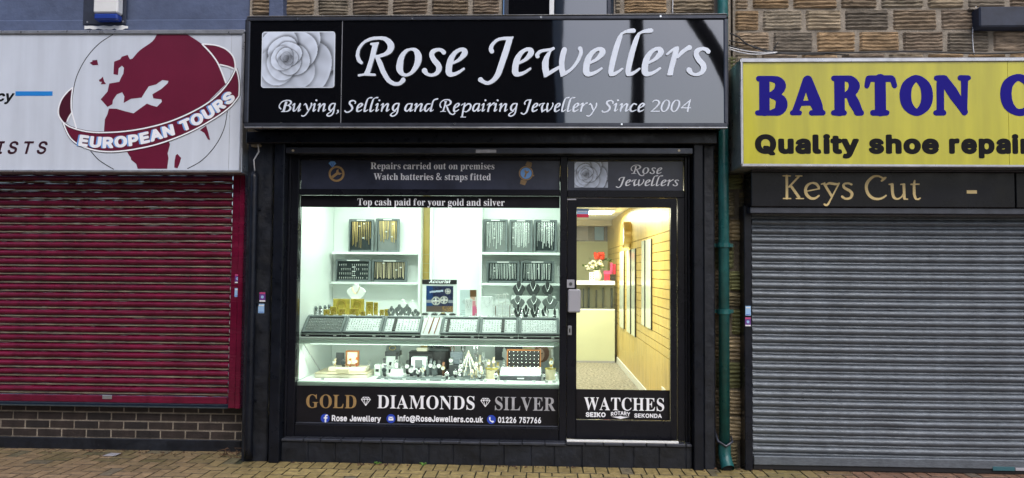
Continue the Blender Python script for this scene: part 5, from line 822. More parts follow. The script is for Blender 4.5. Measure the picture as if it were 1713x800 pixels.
# stall riser with its tiled cap
zc = zy(700, 737, -.01)
rz = MB().box(pl1 + .002, pr0 - .002, .006, .30, -.02, zth0 - .012); rn = random.Random(6); x = pl1 + .002
while x < pr0 - .05:
    L = min(rn.uniform(.17, .24), pr0 - .002 - x); rz.box(x, x + L - .004, .0, .02, -.02, (zc if x + L < xx(947, 740, 0) else zth0) - .026); x += L
riser = rz.build('stall_riser', M['black_rough'], RB, bevel=.006)
cap = MB(); x = pl1 + .004; xe = xx(947, 740, 0); rn = random.Random(2)
while x < pr0 - .03:
    top = zc if x < xe - .02 else zth0 - .001
    L = min(rn.uniform(.14, .19), pr0 - .004 - x)
    if x < xe and x + L > xe: L = xe - x
    cap.box(x, x + L - .006, -.016 + rn.uniform(-.003, .003), .08, top - .026, top + rn.uniform(-.003, .0)); x += max(L, .02)
cap.build('cap_tiles', M['alu_dark'], riser, bevel=.005)
# ================================================================== big fascia sign
YS = -.25
sa, sb = xx(411, 120, YS), xx(1217, 118, YS); sz0, sz1 = zy(815, 212.5, YS), zy(815, 27, YS)
SG = thing('shop_sign', 'wide black gloss sign with silver script lettering and a grey rose picture', 'sign', ((sa + sb) / 2, YS, sz0))
box1('sign_box', M['frame'], SG, sa + .01, sb - .01, YS + .012, .098, sz0 + .01, sz1 - .01, .004)
fw = .030
fr = MB().box(sa, sb, YS - .012, YS + .05, sz1 - fw, sz1).box(sa, sb, YS - .012, YS + .05, sz0, sz0 + fw).box(sa, sa + fw, YS - .012, YS + .05, sz0 + fw, sz1 - fw).box(sb - fw, sb, YS - .012, YS + .05, sz0 + fw, sz1 - fw)
fr.build('sign_frame', M['alu_dark'], SG, bevel=.007)
MB().box(sa + .004, sb - .004, YS - .016, YS + .04, sz0 - .012, sz0 - .001).box(sa + .004, sb - .004, YS - .016, YS + .04, sz1 + .001, sz1 + .006).build('bright_trim', M['alu'], SG, bevel=.002)
for px, py in ((498, 32.5), (690, 31.5), (905, 29), (1105, 27.5), (470, 206), (760, 207.5), (1040, 208)):
    x, z = at(px, py, YS - .012); MB().disc_y((x, z), .008, YS - .0155, YS - .0122, 10).build('screw', M['silver'], SG)
sx = xx(571.5, 120, YS)
def warped(name, x0, x1):
    vs = []; fs = []; nx, nz = max(8, int((x1 - x0) / .06)), 14
    for j in range(nz + 1):
        for i in range(nx + 1):
            x = x0 + (x1 - x0) * i / nx; z = sz0 + fw + (sz1 - sz0 - 2 * fw) * j / nz
            vs.append((x, YS + .0014 * math.sin(2.6 * x + .5) * math.cos(1.9 * (z - sz0)) + .0005 * math.sin(7.0 * x + 3 * z) + .00012 * math.sin(19 * x + 5 * z), z))
    for j in range(nz):
        for i in range(nx):
            a = j * (nx + 1) + i; fs.append((a, a + 1, a + nx + 2, a + nx + 1))
    me = bpy.data.meshes.new(name); me.from_pydata(vs, [], fs)
    for p in me.polygons: p.use_smooth = True
    return link(name, me, M['gloss'], SG)
warped('sign_panel', sa + fw - .004, sx - .002); warped('sign_panel', sx + .002, sb - fw + .004)
box1('panel_seam', M['alu'], SG, sx - .0026, sx + .0026, YS - .003, YS + .004, sz0 + fw, sz1 - fw, 0)
YT = YS - .010
a, b, c, d = rect(437.5, 53, 560, 147, YT)
bd = MB(); rr = .022; pts = []
for cx_, cz_, a0 in ((b - rr, d - rr, 0), (a + rr, d - rr, 90), (a + rr, c + rr, 180), (b - rr, c + rr, 270)):
    for k in range(5): pts.append((cx_ + rr * math.cos(rad(a0 + k * 22.5)), cz_ + rr * math.sin(rad(a0 + k * 22.5))))
brd = bd.prism(pts, YT, YT + .006).build('picture_board', M['letter'], SG)
printed('rose_picture', a + .008, b - .008, c + .008, d - .008, YT - .0012, 170, 130, rose, brd)
BIG = [('R', 595, 679, 127), ('o', 663, 705.5, 127), ('s', 706, 746, 127), ('e', 745.5, 782.5, 127), ('J', 800, 859, 127), ('e', 856.5, 893.5, 127), ('w', 895, 975, 127), ('e', 975, 1013, 126),
       ('l', 1017.5, 1063.5, 125), ('l', 1046, 1092.5, 125), ('e', 1073, 1110.5, 125), ('r', 1114, 1157.5, 124), ('s', 1148, 1188.5, 124)]
L = []
zscale = abs(zy(890, 127, YT) - zy(890, 79, YT))
for ch, pa, pb, base in BIG:
    g = GLY['C'][ch]; x0, x1 = xx(pa, 100, YT), xx(pb, 100, YT); wd = max(l[i] for l in g[2] for i in range(0, len(l), 2)) / 1000.0; zb = zy(890, 127, YT)
    lp = []
    for l in g[2]: lp.append([(x0 + l[i] / 1000.0 / wd * (x1 - x0), zb + l[i + 1] / 1000.0 * zscale) for i in range(0, len(l), 2)])
    L += lp
    fill('letter', lp, YT + (.0012 if ch == 'o' else 0), M['letter'], SG, ext=.004)
tl = []
for wd_, pa, pb in (('Buying,', 466, 567), ('Selling', 576, 668.5), ('and', 676, 733), ('Repairing', 735, 866), ('Jewellery', 871, 999), ('Since', 1006, 1079), ('2004', 1088, 1156)):
    line(wd_, 'C', pa, pb, 187.3, 15.3, M['letter'], SG, Y=YS - .004, track=.035, ext=.0012, name='tagline_word')
# ================================================================== left: rendered building
yl = .30
LBx0 = -6.6
LB = thing('rendered_building', 'blue grey rendered building above the white travel sign at the left', 'building', (xx(200, 745, yl), yl, 0))
lx1 = xx(418, 20, .16)
zl0 = zy(200, 60, .16)
box1('wall', M['render'], LB, LBx0, lx1, .16, .60, zl0 - .2, zl0 + 3.5, .004)
zs_ = zy(200, 33, .13); box1('string_course', M['render'], LB, LBx0, lx1 - .004, .125, .159, zl0 - .2, zs_, .010)
# brick plinth
plx1 = xx(404, 710, yl)
def bricks(parent, x0, x1, z0, nrow, Y, h=.072, Lb=.222, seed=4):
    rn = random.Random(seed); vs = []; fs = []; cols = []
    for r in range(nrow):
        x = x0 - (Lb / 2 if r % 2 else 0) - .05
        while x < x1:
            a, b = max(x, x0), min(x + Lb - .010, x1); x += Lb
            if b - a < .02: continue
            za, zb_ = z0 + r * h + .005, z0 + (r + 1) * h - .005; base = len(vs); dy = rn.uniform(-.0015, .0015)
            for (i, y) in ((0, Y + .012), (.003, Y + dy)):
                vs.extend([(a + i, y, za + i), (b - i, y, za + i), (b - i, y, zb_ - i), (a + i, y, zb_ - i)])
            for q in ((4, 5, 6, 7), (0, 1, 5, 4), (1, 2, 6, 5), (2, 3, 7, 6), (3, 0, 4, 7)): fs.append(tuple(base + k for k in q))
            c = rn.choice([(.022, .016, .0145), (.028, .020, .0175), (.018, .0145, .014)]); cols.extend([c] * 8)
    me = bpy.data.meshes.new('brick_plinth'); me.from_pydata(vs, [], fs)
    ca = me.color_attributes.new('Col', 'FLOAT_COLOR', 'POINT')
    for i, c in enumerate(cols): ca.data[i].color = (*c, 1)
    return link('brick_plinth', me, M['brick'], parent)
zpb = zy(200, 733, yl); zpt = zy(200, 676, yl)
hb = (zpt - zpb) / 4
pb_ = bricks(LB, LBx0, plx1, zpb, 4, yl, h=hb)
box1('plinth_mortar', M['mortar'], pb_, LBx0, plx1, yl + .006, .6, zpb - .01, zpt, 0)
box1('plinth_base', M['black_rough'], LB, LBx0, plx1, yl - .012, .6, -.05, zpb - .002, .006)
# ---------------- left roller shutter
def shutter(par, x0, x1, z0, z1, Y, pitch, prof, m, jit=0.0, nx=24, name='curtain', dents=(), sag=0.0):
    mb = MB(); n = int((z1 - z0) / pitch)
    p = (z1 - z0) / n
    for k in range(n):
        z = z1 - k * p
        for mi, seq in prof:
            mb.mi = mi
            mb.sweep_x([(Y - d, z - t * p) for d, t in seq], x0, x1, nx, jit)
    for v in mb.bm.verts:
        for dx, dz, rr, dep in dents:
            q = ((v.co.x - dx) / rr) ** 2 + ((v.co.z - dz) / (rr * .5)) ** 2
            if q < 4: v.co.y += dep * math.exp(-q * 1.5)
        v.co.z -= sag * math.sin((v.co.x - x0) / (x1 - x0) * math.pi)
        v.co.y += .004 * math.sin(v.co.x * 1.3 + v.co.z * .9)
    return mb.build(name, m, par, smooth=True)
cu0, cu1 = LBx0, xx(388, 480, .24)
LS = thing('roller_shutter', 'closed maroon roller shutter with cream lines between its slats', 'roller shutter', (xx(200, 670, .24), .24, zpt))
zsb, zst = zy(200, 661, .24), zy(200, 280, .24)
profL = [(0, [(.004, 0), (.022, .04), (.034, .16), (.038, .30), (.034, .46), (.020, .62), (.000, .70)]), (1, [(.002, .70), (.012, .73), (.014, .80), (.012, .86), (.002, .88)]), (0, [(.002, .88), (-.004, .92), (-.004, .97), (.004, 1.0)])]
shutter(LS, cu0, cu1, zsb, zst, .24, abs(zy(200, 480, .24) - zy(200, 494, .24)), profL, [M['shutter_red'], M['cream_lip']], jit=.0010, nx=70, dents=[(xx(342, 442, .2), zy(342, 442, .2), .10, .022), (xx(220, 515, .2), zy(220, 515, .2), .14, .014), (xx(90, 600, .2), zy(90, 600, .2), .2, .016), (xx(60, 380, .2), zy(60, 380, .2), .16, .012), (xx(280, 620, .2), zy(280, 620, .2), .18, .014)])
bb = box1('bottom_bar', M['shutter_red'], LS, cu0, cu1 - .004, .205, .25, zy(200, 674, .21), zsb - .001, .006)
a, b, c, d = rect(171, 661, 187, 668, .20); box1('lock', M['alu'], bb, a, b, .199, .2045, c, d, .003)
gxa, gxb = xx(388, 480, .2), xx(400, 480, .2)
MB().box(gxa, gxb, .17, .26, zpt, zst + .05).box(gxb + .006, xx(408, 480, .18), .15, .26, zpt + .0, zst + .05).build('guide_rail', M['shutter_red'], LS, bevel=.005)
box1('sill_board', M['felt'], LS, cu0, gxb, .212, .32, zpt - .014, zpt - .002, .004)
# ---------------- white travel sign
YE = .0
ea, eb = xx(-70, 170, YE), xx(408, 170, YE); ez0, ez1 = zy(200, 289, YE), zy(200, 51, YE)
ES = thing('shop_sign', 'white sign with a maroon globe and ribbon emblem over the maroon shutter', 'sign', (xx(200, 289, YE), YE, ez0))
ef = .030
MB().box(ea, eb, YE - .015, .155, ez1 - ef, ez1).box(ea, eb, YE - .015, .155, ez0, ez0 + ef * .7).box(eb - ef * .85, eb, YE - .015, .155, ez0 + ef * .7, ez1 - ef).build('sign_frame', M['alu'], ES, bevel=.006)
box1('sign_panel', M['panel_white'], ES, ea, eb - ef * .85, YE, .15, ez0 + ef * .7, ez1 - ef, 0)
xs_ = xx(385, 170, YE); box1('panel_seam', M['alu'], ES, xs_ - .0012, xs_ + .0012, YE - .001, YE + .001, ez0 + ef * .7, ez1 - ef, 0)
zE0, zE1 = ez0 + ef * .7 + .002, ez1 - ef - .002
def ep(x, y): 
    q = at(90 + x / 3.3333, 50 + y / 3.3333, YE); return (q[0], min(zE1, max(zE0, q[1])))
def eline(pts, wpx):
    """ribbon outline of a line through crop points"""
    P = [Vector(ep(*p)) for p in pts]; Lf = []; Rt = []; h = wpx / 3.3333 * .0050 / 2
    for i, p in enumerate(P):
        t = (P[min(i + 1, len(P) - 1)] - P[max(i - 1, 0)]); t = t.normalized() if t.length > 1e-6 else Vector((1, 0)); n = Vector((-t.y, t.x)) * h
        Lf.append(tuple(p + n)); Rt.append(tuple(p - n))
    return Lf + Rt[::-1]
def smoothline(pts, n=6):
    out = []
    P = [Vector(p) for p in pts]
    for i in range(len(P) - 1):
        a, b, c, d = P[max(i - 1, 0)], P[i], P[i + 1], P[min(i + 2, len(P) - 1)]
        for k in range(n):
            t = k / n; out.append(tuple(.5 * (2 * b + (c - a) * t + (2 * a - 5 * b + 4 * c - d) * t * t + (3 * b - a - 3 * c + d) * t ** 3)))
    out.append(tuple(P[-1])); return out
y1 = YE - .0010; y2 = YE - .0022; y3 = YE - .0034; y4 = YE - .0046; y5 = YE - .0058
em = ES
gcirc = [(545 + 447 * math.cos(rad(t)) , 425 + 452 * math.sin(rad(t))) for t in range(0, 360, 4)]
def arc(a0, a1, c=(540, 400), r=(435, 432)): return [(c[0] + r[0] * math.cos(rad(t)), c[1] + r[1] * math.sin(rad(t))) for t in range(a0, a1 + 1, 3)]
# globe outline, lower left/right and upper left arcs
ol = [smoothline([(330, 26), (250, 80), (180, 160), (128, 260), (106, 360), (102, 440), (112, 510), (128, 550)]), smoothline([(205, 675), (245, 720), (290, 752), (335, 778)]), smoothline([(745, 775), (830, 725), (905, 640), (950, 550), (968, 455)])]
for l in ol: fill('globe_outline', [eline(l, 4)], y1, M['black_letter'], em, ext=.0004)
land = smoothline([(575, 26), (550, 65), (480, 115), (440, 160)], 4) + [(425, 165), (412, 140), (380, 150), (370, 165), (337, 178), (333, 248), (358, 252), (362, 215), (380, 200), (392, 212), (388, 245), (375, 268), (366, 290), (310, 300), (300, 345), (262, 388), (300, 430), (327, 415), (330, 392), (352, 360), (382, 348), (394, 372), (390, 408), (430, 385), (490, 378), (510, 345), (530, 315), (570, 305), (605, 280), (640, 285), (636, 298), (600, 330), (550, 360), (556, 382), (600, 388), (603, 402), (575, 430), (540, 420), (520, 412), (480, 440), (445, 466), (400, 455), (350, 440), (308, 440), (300, 470), (285, 500), (280, 570), (400, 562), (560, 540), (700, 490), (850, 410), (962, 300)] + smoothline([(962, 300), (930, 210), (880, 130), (820, 75), (745, 26)], 4)[1:]
fill('land_shape', [[ep(*p) for p in land]], y1, M['maroon'], em, ext=.0004)
isl = [[(200, 184), (215, 178), (216, 170), (242, 168), (248, 196), (218, 198)], [(252, 280), (262, 274), (274, 262), (282, 290), (292, 303), (262, 304), (270, 290), (256, 290)],
       [(815, 560), (850, 535), (862, 575), (872, 615), (860, 612), (840, 575)], [(680, 700), (690, 692), (710, 715), (702, 745), (690, 772), (672, 768), (674, 730)],
       [(330, 682), (410, 682), (420, 700), (430, 712), (432, 725), (460, 748), (468, 775), (632, 775), (640, 715), (635, 690), (648, 640), (640, 610), (520, 640), (400, 672)]]
fill('land_shape', [[ep(*p) for p in l] for l in isl[4:]], y1, M['maroon'], em, ext=.0004)
for l in isl[:4]: fill('island_shape', [[ep(*p) for p in l]], y1, M['maroon'], em, ext=.0004)
# ribbon
top = smoothline([(52, 515), (100, 545), (200, 570), (330, 572), (480, 555), (640, 515), (790, 450), (900, 378), (975, 295), (1018, 215)])
bot = smoothline([(1034, 370), (985, 430), (900, 492), (760, 570), (600, 632), (460, 665), (330, 680), (230, 672), (140, 640), (88, 595), (52, 515)])
right_edge = smoothline([(1018, 215), (1030, 260), (1036, 310), (1034, 370)])
back_l = [(52, 515), (30, 480), (28, 440), (45, 390), (75, 350), (108, 322), (100, 400), (103, 460), (85, 490), (75, 515)]
back_r = smoothline([(828, 80), (900, 88), (960, 110), (1000, 150), (1010, 185), (1008, 216)], 4) + [(965, 202), (925, 194), (895, 150), (865, 115)]
for l in (back_l, back_r): fill('ribbon_back', [[ep(*p) for p in l]], y2, M['maroon_dark'] if l is back_l else M['maroon'], em, ext=.0004)
fill('ribbon_front', [[ep(*p) for p in top + right_edge[1:] + bot[1:]]], y2, M['maroon'], em, ext=.0004)
wl = [top, bot, right_edge, smoothline([(108, 322), (75, 350), (45, 390), (28, 440), (30, 480), (52, 515)]), smoothline([(108, 322), (100, 390), (103, 460), (128, 550)]), smoothline([(103, 462), (85, 490), (75, 515)]), smoothline([(828, 80), (900, 86), (960, 108), (1000, 148), (1012, 190), (1012, 225)]), smoothline([(828, 80), (880, 135), (920, 195), (962, 300)]), smoothline([(925, 195), (970, 205), (1005, 218)])]
for l in wl[:3]: fill('ribbon_outline', [eline(l, 13)], y3, M['black_letter'], em, ext=.0004)
for i, l in enumerate(wl): fill('ribbon_edge', [eline(l, 8)], y4 - .00003 * i, M['white_letter'], em, ext=.0004)
def ribbon_text(m, Y, ox, oy, name):
    out, lo, hi = layout('H', 'EUROPEAN TOURS', track=.0, space=.26)
    base = smoothline([(138, 642), (230, 653), (330, 655), (480, 637), (620, 599), (735, 560), (855, 500), (950, 436), (1016, 382)], 12)
    P = [Vector(ep(*p)) for p in base]; S = [0]
    for i in range(1, len(P)): S.append(S[-1] + (P[i] - P[i - 1]).length)
    k = S[-1] / (hi - lo); L = []; sc = .090 / CAPH
    def on(s):
        for i in range(1, len(P)):
            if S[i] >= s or i == len(P) - 1:
                t = (P[i] - P[i - 1]).normalized(); return P[i - 1] + t * (s - S[i - 1]), t
    for g, px in out:
        wd = max(p[0] for l in g for p in l); s = (px + wd / 2 - lo) * k; o, t = on(s); n = Vector((-t.y, t.x))
        for l in g: L.append([tuple(o + t * ((p[0] - wd / 2) * k + .05 * p[1] * .1) + n * p[1] * sc + Vector((ox, oy))) for p in l])
    fill(name, L, Y, m, em, ext=.0004)
ribbon_text(M['ring_blue'], y4 - .0005, -.014, .0, 'letter_shadow'); ribbon_text(M['white_letter'], y5, 0, 0, 'emblem_lettering')
# left words
a, b, c, d = rect(26, 153, 88, 160.5, YE)
box1('blue_bar', mat('sky_blue_vinyl', (.02, .22, .62), .35), ES, a, b, YE - .0015, YE - .0003, c, d, 0)
line('cy', 'I', -7, 21, (169, 169), 17, M['black_letter'], ES, Y=YE - .001, shear=.25)
line('ISTS', 'I', -8, 76, (257, 257), 21, mat('dark_plum_letter', (.035, .006, .014), .4), ES, Y=YE - .001, shear=.25, track=.18, offset=-.002)
# alarm box
ab0, ab1, az0, az1 = rect(156, -40, 197, 30, .02)
AB = thing('alarm_box', 'white alarm box with a blue underside on the blue grey wall', 'alarm box', ((ab0 + ab1) / 2, .15, az0))
a, b, c, d = rect(140, -60, 212, 41, .115); bp_ = box1('backplate', M['render_dark'], AB, a, b, .112, .124, c, d, .004)
for px, py in ((146, 37), (206, 36)):
    x, z = at(px, py, .11); MB().disc_y((x, z), .008, .108, .1115, 10).build('screw', M['alu'], bp_)
box1('case', M['plastic_white'], AB, ab0, ab1, .02, .111, az0 + .045, az1, .012)
box1('lens', M['plastic_blue'], AB, ab0 + .004, ab1 - .004, .024, .111, az0 - .012, az0 + .043, .012)
a, b, c, d = rect(139, 42, 212, 48, .09)
pts = []; n = 16
for i in range(n + 1): pts.append((a + (b - a) * i / n, d + U(-.006, .006)))
for i in range(n, -1, -1): pts.append((a + (b - a) * i / n, c + U(-.008, .008)))
tag(fill('masking_tape', [pts], .1105, M['plastic_white'], None, ext=.001, loc=((a + b) / 2, .11, c)), 'torn strip of white tape on the ledge under the alarm box', 'tape')
# black downpipe by the maroon shutter
cxp = (xx(413, 520, -.05) + xx(426, 520, -.05)) / 2
DP = thing('conduit', 'black painted half round conduit running up the pillar beside the maroon shutter', 'conduit', (cxp, -.04, 0))
ztop = zy(420, 287, -.05)
MB().tube([(cxp, -.035, .03), (cxp, -.035, .12), (cxp, -.035, ztop - .05), (cxp, -.03, ztop)], [.036, .034, .034, .026], 14).build('cover', M['black'], DP, smooth=True)
MB().tube([(cxp, -.03, ztop), (cxp - .01, -.03, ztop + .10), (cxp + .03, -.03, ztop + .17), (cxp + .01, -.02, zsf - .02)], .006, 6).build('wire', M['cable_white'], DP, smooth=True)
for zc_ in (.5, 1.3, 2.1): MB().box(cxp - .05, cxp + .05, -.012, -.001, zc_ - .012, zc_ + .012).build('clip', M['black'], DP, bevel=.003)
# ================================================================== right: stone building and its signs
YR = .10
rx0, rx1 = xx(1226, 50, YR), 6.6
RR = thing('stone_building', 'stone building with grooved blocks above the yellow shoe repair sign', 'building', (xx(1500, 785, 0), YR, 0))
zr = [zy(1450, y, YR) for y in (126, 88.5, 52, 15.5)]
rws = [(zr[0], zr[1]), (zr[1], zr[2]), (zr[2], zr[3])] + [(zr[3] + .185 * k, zr[3] + .185 * (k + 1)) for k in range(13)]
stones('wall', RR, rx0, 4.6, rws, YR, 33, wlen=(.30, .40))
box1('wall_mortar', M['mortar'], RR, rx0, rx1, YR, .5, zr[0] - .05, zr[3] + 2.5, 0)
a, b, c, d = rect(1634, 13, 1800, 47, .02)
box1('window_sill', M['render_dark'], RR, a, b + .4, -.02, .12, c, d, .012)
box1('sill_mortar', M['mortar'], RR, a - .03, b + .4, .06, .12, d + .002, d + .02, .004)
sx0r, sx1r = xx(1245, 560, -.02), xx(1258, 560, -.02)
zrt = zy(1500, 355, -.02)
box1('door_post', M['black'], RR, sx0r, sx1r, -.03, .14, 0, zrt + .05, .006)
box1('inner_wall', M['void'], RR, sx1r, 4.6, .30, .5, -.02, zr[0], 0)
# grey shutter
RS = thing('roller_shutter', 'closed grey galvanised steel roller shutter reaching the pavement at the right', 'roller shutter', (xx(1500, 785, .03), .03, .0))
zs0, zs1 = zy(1480, 766, .0), zy(1480, 352, .0)
profR = [(0, [(.0, 0), (.012, .05), (.021, .16), (.025, .30), (.023, .46), (.014, .60), (.003, .68), (-.002, .72), (.004, .76), (.008, .84), (.006, .93), (.0, 1.0)])]
cr1 = 4.6
shutter(RS, sx1r + .012, cr1, zs0, zs1, .03, abs(zy(1480, 560, .0) - zy(1480, 574.9, .0)), profR, [M['galv']], jit=.0018, nx=60, sag=.006, dents=[(xx(1480, 720, 0), zy(1480, 720, 0), .2, .018), (xx(1300, 545, 0), zy(1300, 545, 0), .15, .012), (xx(1570, 500, 0), zy(1570, 500, 0), .2, .014), (xx(1640, 650, 0), zy(1640, 650, 0), .25, .016), (xx(1390, 430, 0), zy(1390, 430, 0), .18, .010)])
bar = box1('bottom_bar', M['galv'], RS, sx1r + .012, cr1, -.01, .04, zy(1480, 782, -.01), zs0 - .001, .006)
box1('gap_shade', M['void'], RS, sx1r + .012, cr1, .0, .035, .003, zy(1480, 782, -.01) - .001, .003)  # dark strip standing in for the shade in the gap under the bar
a, b, c, d = rect(1661, 781, 1698, 788, -.015); box1('lock_plate', mat('teal_plastic', (.03, .11, .13), .4), bar, a, b, -.014, -.0105, c, d, .003)
a, b, c, d = rect(1699, 783, 1716, 788, -.015); box1('lock_plate', M['plastic_grey'], bar, a, b, -.014, -.0105, c, d, .003)
# keys cut board
YK = -.14
ka, kz0, kz1 = xx(1257, 320, YK), zy(1480, 347, YK), zy(1480, 288, YK)
KB = thing('sign_board', 'black board with cream Keys Cut lettering above the grey shutter', 'sign', (xx(1480, 347, YK), YK, kz0))
ks = xx(1699, 320, YK)
box1('board', M['board'], KB, ka, ks - .003, YK, .09, kz0, kz1, .006)
box1('board', M['board'], KB, ks + .003, 4.6, YK, .09, kz0, kz1, .006)
MB().box(ka - .004, 4.6, YK - .012, .08, kz1 + .001, kz1 + .014).box(ka - .004, 4.6, YK + .02, .08, kz0 - .05, kz0 - .002).build('trim', M['alu_dark'], KB, bevel=.004)
def absolute(font, chars, x_px0, x_pxu, base, cap_px, Y, m, par, name, ext=.001):
    sc = abs(zy(1450, base - cap_px, Y) - zy(1450, base, Y)); zb = zy(1450, base, Y)
    for ch, xo in chars:
        g = GLY[font][ch]; xoff = (g[0] if xo is None else xo) / 1000.0; lp = []
        for l in g[2]: lp.append([(xx(x_px0 + (xoff + l[i] / 1000.0) * x_pxu, base - 20, Y), zb + l[i + 1] / 1000.0 * sc) for i in range(0, len(l), 2)])
        fill(name, lp, Y, m, par, ext=ext)
absolute('Y', [(c, None) for c in 'KeysCut'], 1300 + 62 / 6.589, 255 / 6.589, 333.4, 38.7, YK - .0015, M['cream_letter'], KB, 'letter')
a, b, c, d = rect(1617, 318.5, 1634, 324, YK); box1('dash', M['cream_letter'], KB, a, b, YK - .0025, YK - .0005, c, d, 0)
# yellow sign
YB = -.30
ba_, bz0, bz1 = xx(1239, 190, YB), zy(1480, 280, YB), zy(1480, 97, YB)
BS = thing('shop_sign', 'yellow lightbox sign with fat blue capitals over the grey shutter', 'sign', (xx(1480, 280, YB), YB, bz0))
bs = xx(1687, 190, YB)
bf = .032
MB().box(ba_, 4.6, YB - .012, .09, bz1 - bf, bz1).box(ba_, 4.6, YB - .012, .09, bz0, bz0 + bf * .55).box(ba_, ba_ + bf * .6, YB - .012, .09, bz0 + bf * .55, bz1 - bf).build('sign_frame', M['alu'], BS, bevel=.006)
box1('sign_panel', M['yellow'], BS, ba_ + bf * .6, bs - .0015, YB, .05, bz0 + bf * .55, bz1 - bf, 0)
box1('sign_panel', M['yellow'], BS, bs + .0015, 4.6, YB, .05, bz0 + bf * .55, bz1 - bf, 0)
absolute('K', [(c, None) for c in 'BARTONC'], 1250 + 45 / 3.7, 250 / 3.7, 110 + 310 / 3.7, 250 / 3.7, YB - .0015, M['blue_letter'], BS, 'letter')
line('Quality', 'H', 1263, 1437, (255, 255), 30, M['black_letter'], BS, Y=YB - .0015, name='lettering')
line('shoe', 'H', 1453.5, 1571, (255, 255), 30, M['black_letter'], BS, Y=YB - .0015, name='lettering')
line('repairs', 'H', 1588, 1752, (255, 255), 30, M['black_letter'], BS, Y=YB - .0015, name='lettering')
# green downpipe
gx = xx(1213, 500, -.02); gy = .02
GP = thing('drainpipe', 'green cast iron drainpipe between the jewellers and the cobbler', 'drainpipe', (gx, gy, .05))
zb_ = zy(1217, 765, -.02)
MB().tube([(gx, gy, zb_), (gx, gy, 4.4)], .043, 18).build('pipe', M['green_pipe'], GP, smooth=True)
for py in (410, 522):
    zc_ = zy(1213, py, -.02); MB().lathe([(.043, -.02), (.052, -.018), (.052, .018), (.043, .02)], (gx, gy, zc_), 18).box(gx - .09, gx + .09, gy + .045, gy + .07, zc_ - .014, zc_ + .014).build('collar', M['green_pipe'], GP, smooth=False)
MB().tube([(gx - .07, .08, zb_ + .20), (gx - .055, gy - .02, zb_ + .12), (gx, gy - .055, zb_ + .09), (gx + .055, gy - .03, zb_ + .12), (gx + .06, .05, zb_ + .15)], .011, 8).build('bracket', M['alu_dark'], GP, smooth=True)
MB().tube([(gx, gy, zb_ + .10), (gx, gy, zb_ + .02), (gx + .005, gy - .03, zb_ - .04), (gx + .01, gy - .075, zb_ - .085)], [.05, .05, .05, .052], 18, caps=False).build('shoe', M['green_pipe'], GP, smooth=True)
MB().disc_y((gx + .009, zb_ - .07), .042, gy - .06, gy - .055, 16).build('outlet', M['void'], GP)
# cables over the yellow sign
def cable(pts, r, m, label, Y):
    P = [(*at(px, py, Y + dy),) for px, py, dy in pts]; W = [(p[0], Y + q[2], p[1]) for p, q in zip(P, pts)]
    tag(MB().tube(smoothline(W, 6), r, 6).build('cable', m, None, W[0], smooth=True), label, 'cable', 'cables above the yellow sign')
cable([(1219, 76, 0), (1245, 84, -.02), (1275, 90, 0), (1320, 89, 0), (1420, 88, 0), (1530, 86, 0), (1640, 90, 0), (1720, 88, 0)], .007, M['cable'], 'longest black cable lying along the top edge of the yellow sign', .05)
cable([(1221, 56, 0), (1235, 62, 0), (1250, 74, 0), (1275, 84, 0), (1310, 90, 0), (1380, 91, 0)], .006, M['cable'], 'black cable drooping from the drainpipe to the corner of the yellow sign', .04)
cable([(1219, 68, 0), (1240, 72, 0), (1262, 78, 0), (1290, 86, 0), (1318, 88, 0), (1420, 92, 0)], .005, M['cable'], 'thin black cable tangled between the two white cables and the stone wall', .06)
cable([(1219, 79, 0), (1245, 85, 0), (1275, 88, 0), (1300, 87.5, 0)], .0045, M['cable_white'], 'upper white cable running from the drainpipe to the yellow sign', .0)
cable([(1219, 82, 0), (1240, 88, 0), (1265, 91, 0), (1298, 88.5, 0)], .0045, M['cable_white'], 'lower white cable sagging beside the yellow sign', -.02)
cable([(1633, 11, 0), (1630, 30, 0), (1627, 55, 0), (1628, 80, 0), (1630, 92, 0)], .004, M['cable_white'], 'white wire dropping down the stone wall from the dark window sill', .08)
cable([(1126, -20, 0), (1125, 24, 0)], .005, M['cable_white'], 'short white wire coming down to the top of the black gloss sign', .08)
cable([(1292, 88, 0), (1296, 80, 0), (1302, 70, 0)], .004, M['cable'], 'loose black cable end sticking up above the yellow sign', .0)
# stickers on posts
def sticker(a, b, c, d, Y, m, label, base=None, parent=None):
    x0, x1, z0, z1 = rect(a, b, c, d, Y)
    o = tag(box1('sticker', m, None, x0, x1, Y - .001, Y + .0005, z0, z1, 0, loc=((x0 + x1) / 2, Y, z0)), label, 'sticker', 'small stickers on the shop posts')
    k = z1 - z0
    if m is M['purple']:
        box1('band', M['plastic_white'], o, x0 + .001, x1 - .001, Y - .0022, Y - .0012, z0 + .001, z0 + k * .16, 0); box1('band', M['pink'], o, x0 + .001, x1 - .001, Y - .0022, Y - .0012, z1 - k * .18, z1 - .001, 0)
        MB().disc_y(((x0 + x1) / 2, (z0 + z1) / 2), k * .17, Y - .0022, Y - .0012, 8).build('mark', M['pale_blue'], o)
    else:
        box1('band', M['plastic_white'], o, x0 + .004, x1 - .004, Y - .0022, Y - .0012, z1 - k * .24, z1 - k * .12, 0); box1('band', M['blue_dot'], o, x0 + .004, x1 - .004, Y - .0022, Y - .0012, z0 + k * .08, z0 + k * .13, 0)
sticker(393, 459, 402, 474, .168, M['purple'], 'purple sticker on the maroon shutter rail above a pale blue one')
sticker(392.5, 482, 401.5, 497, .168, M['pale_blue'], 'pale blue sticker on the maroon shutter rail under a purple one')
sticker(434, 489, 444, 505, -.001, M['purple'], 'purple sticker on the black pillar left of the lit window')
sticker(432, 508.5, 442, 524, -.001, M['pale_blue'], 'pale blue sticker on the black pillar left of the lit window')
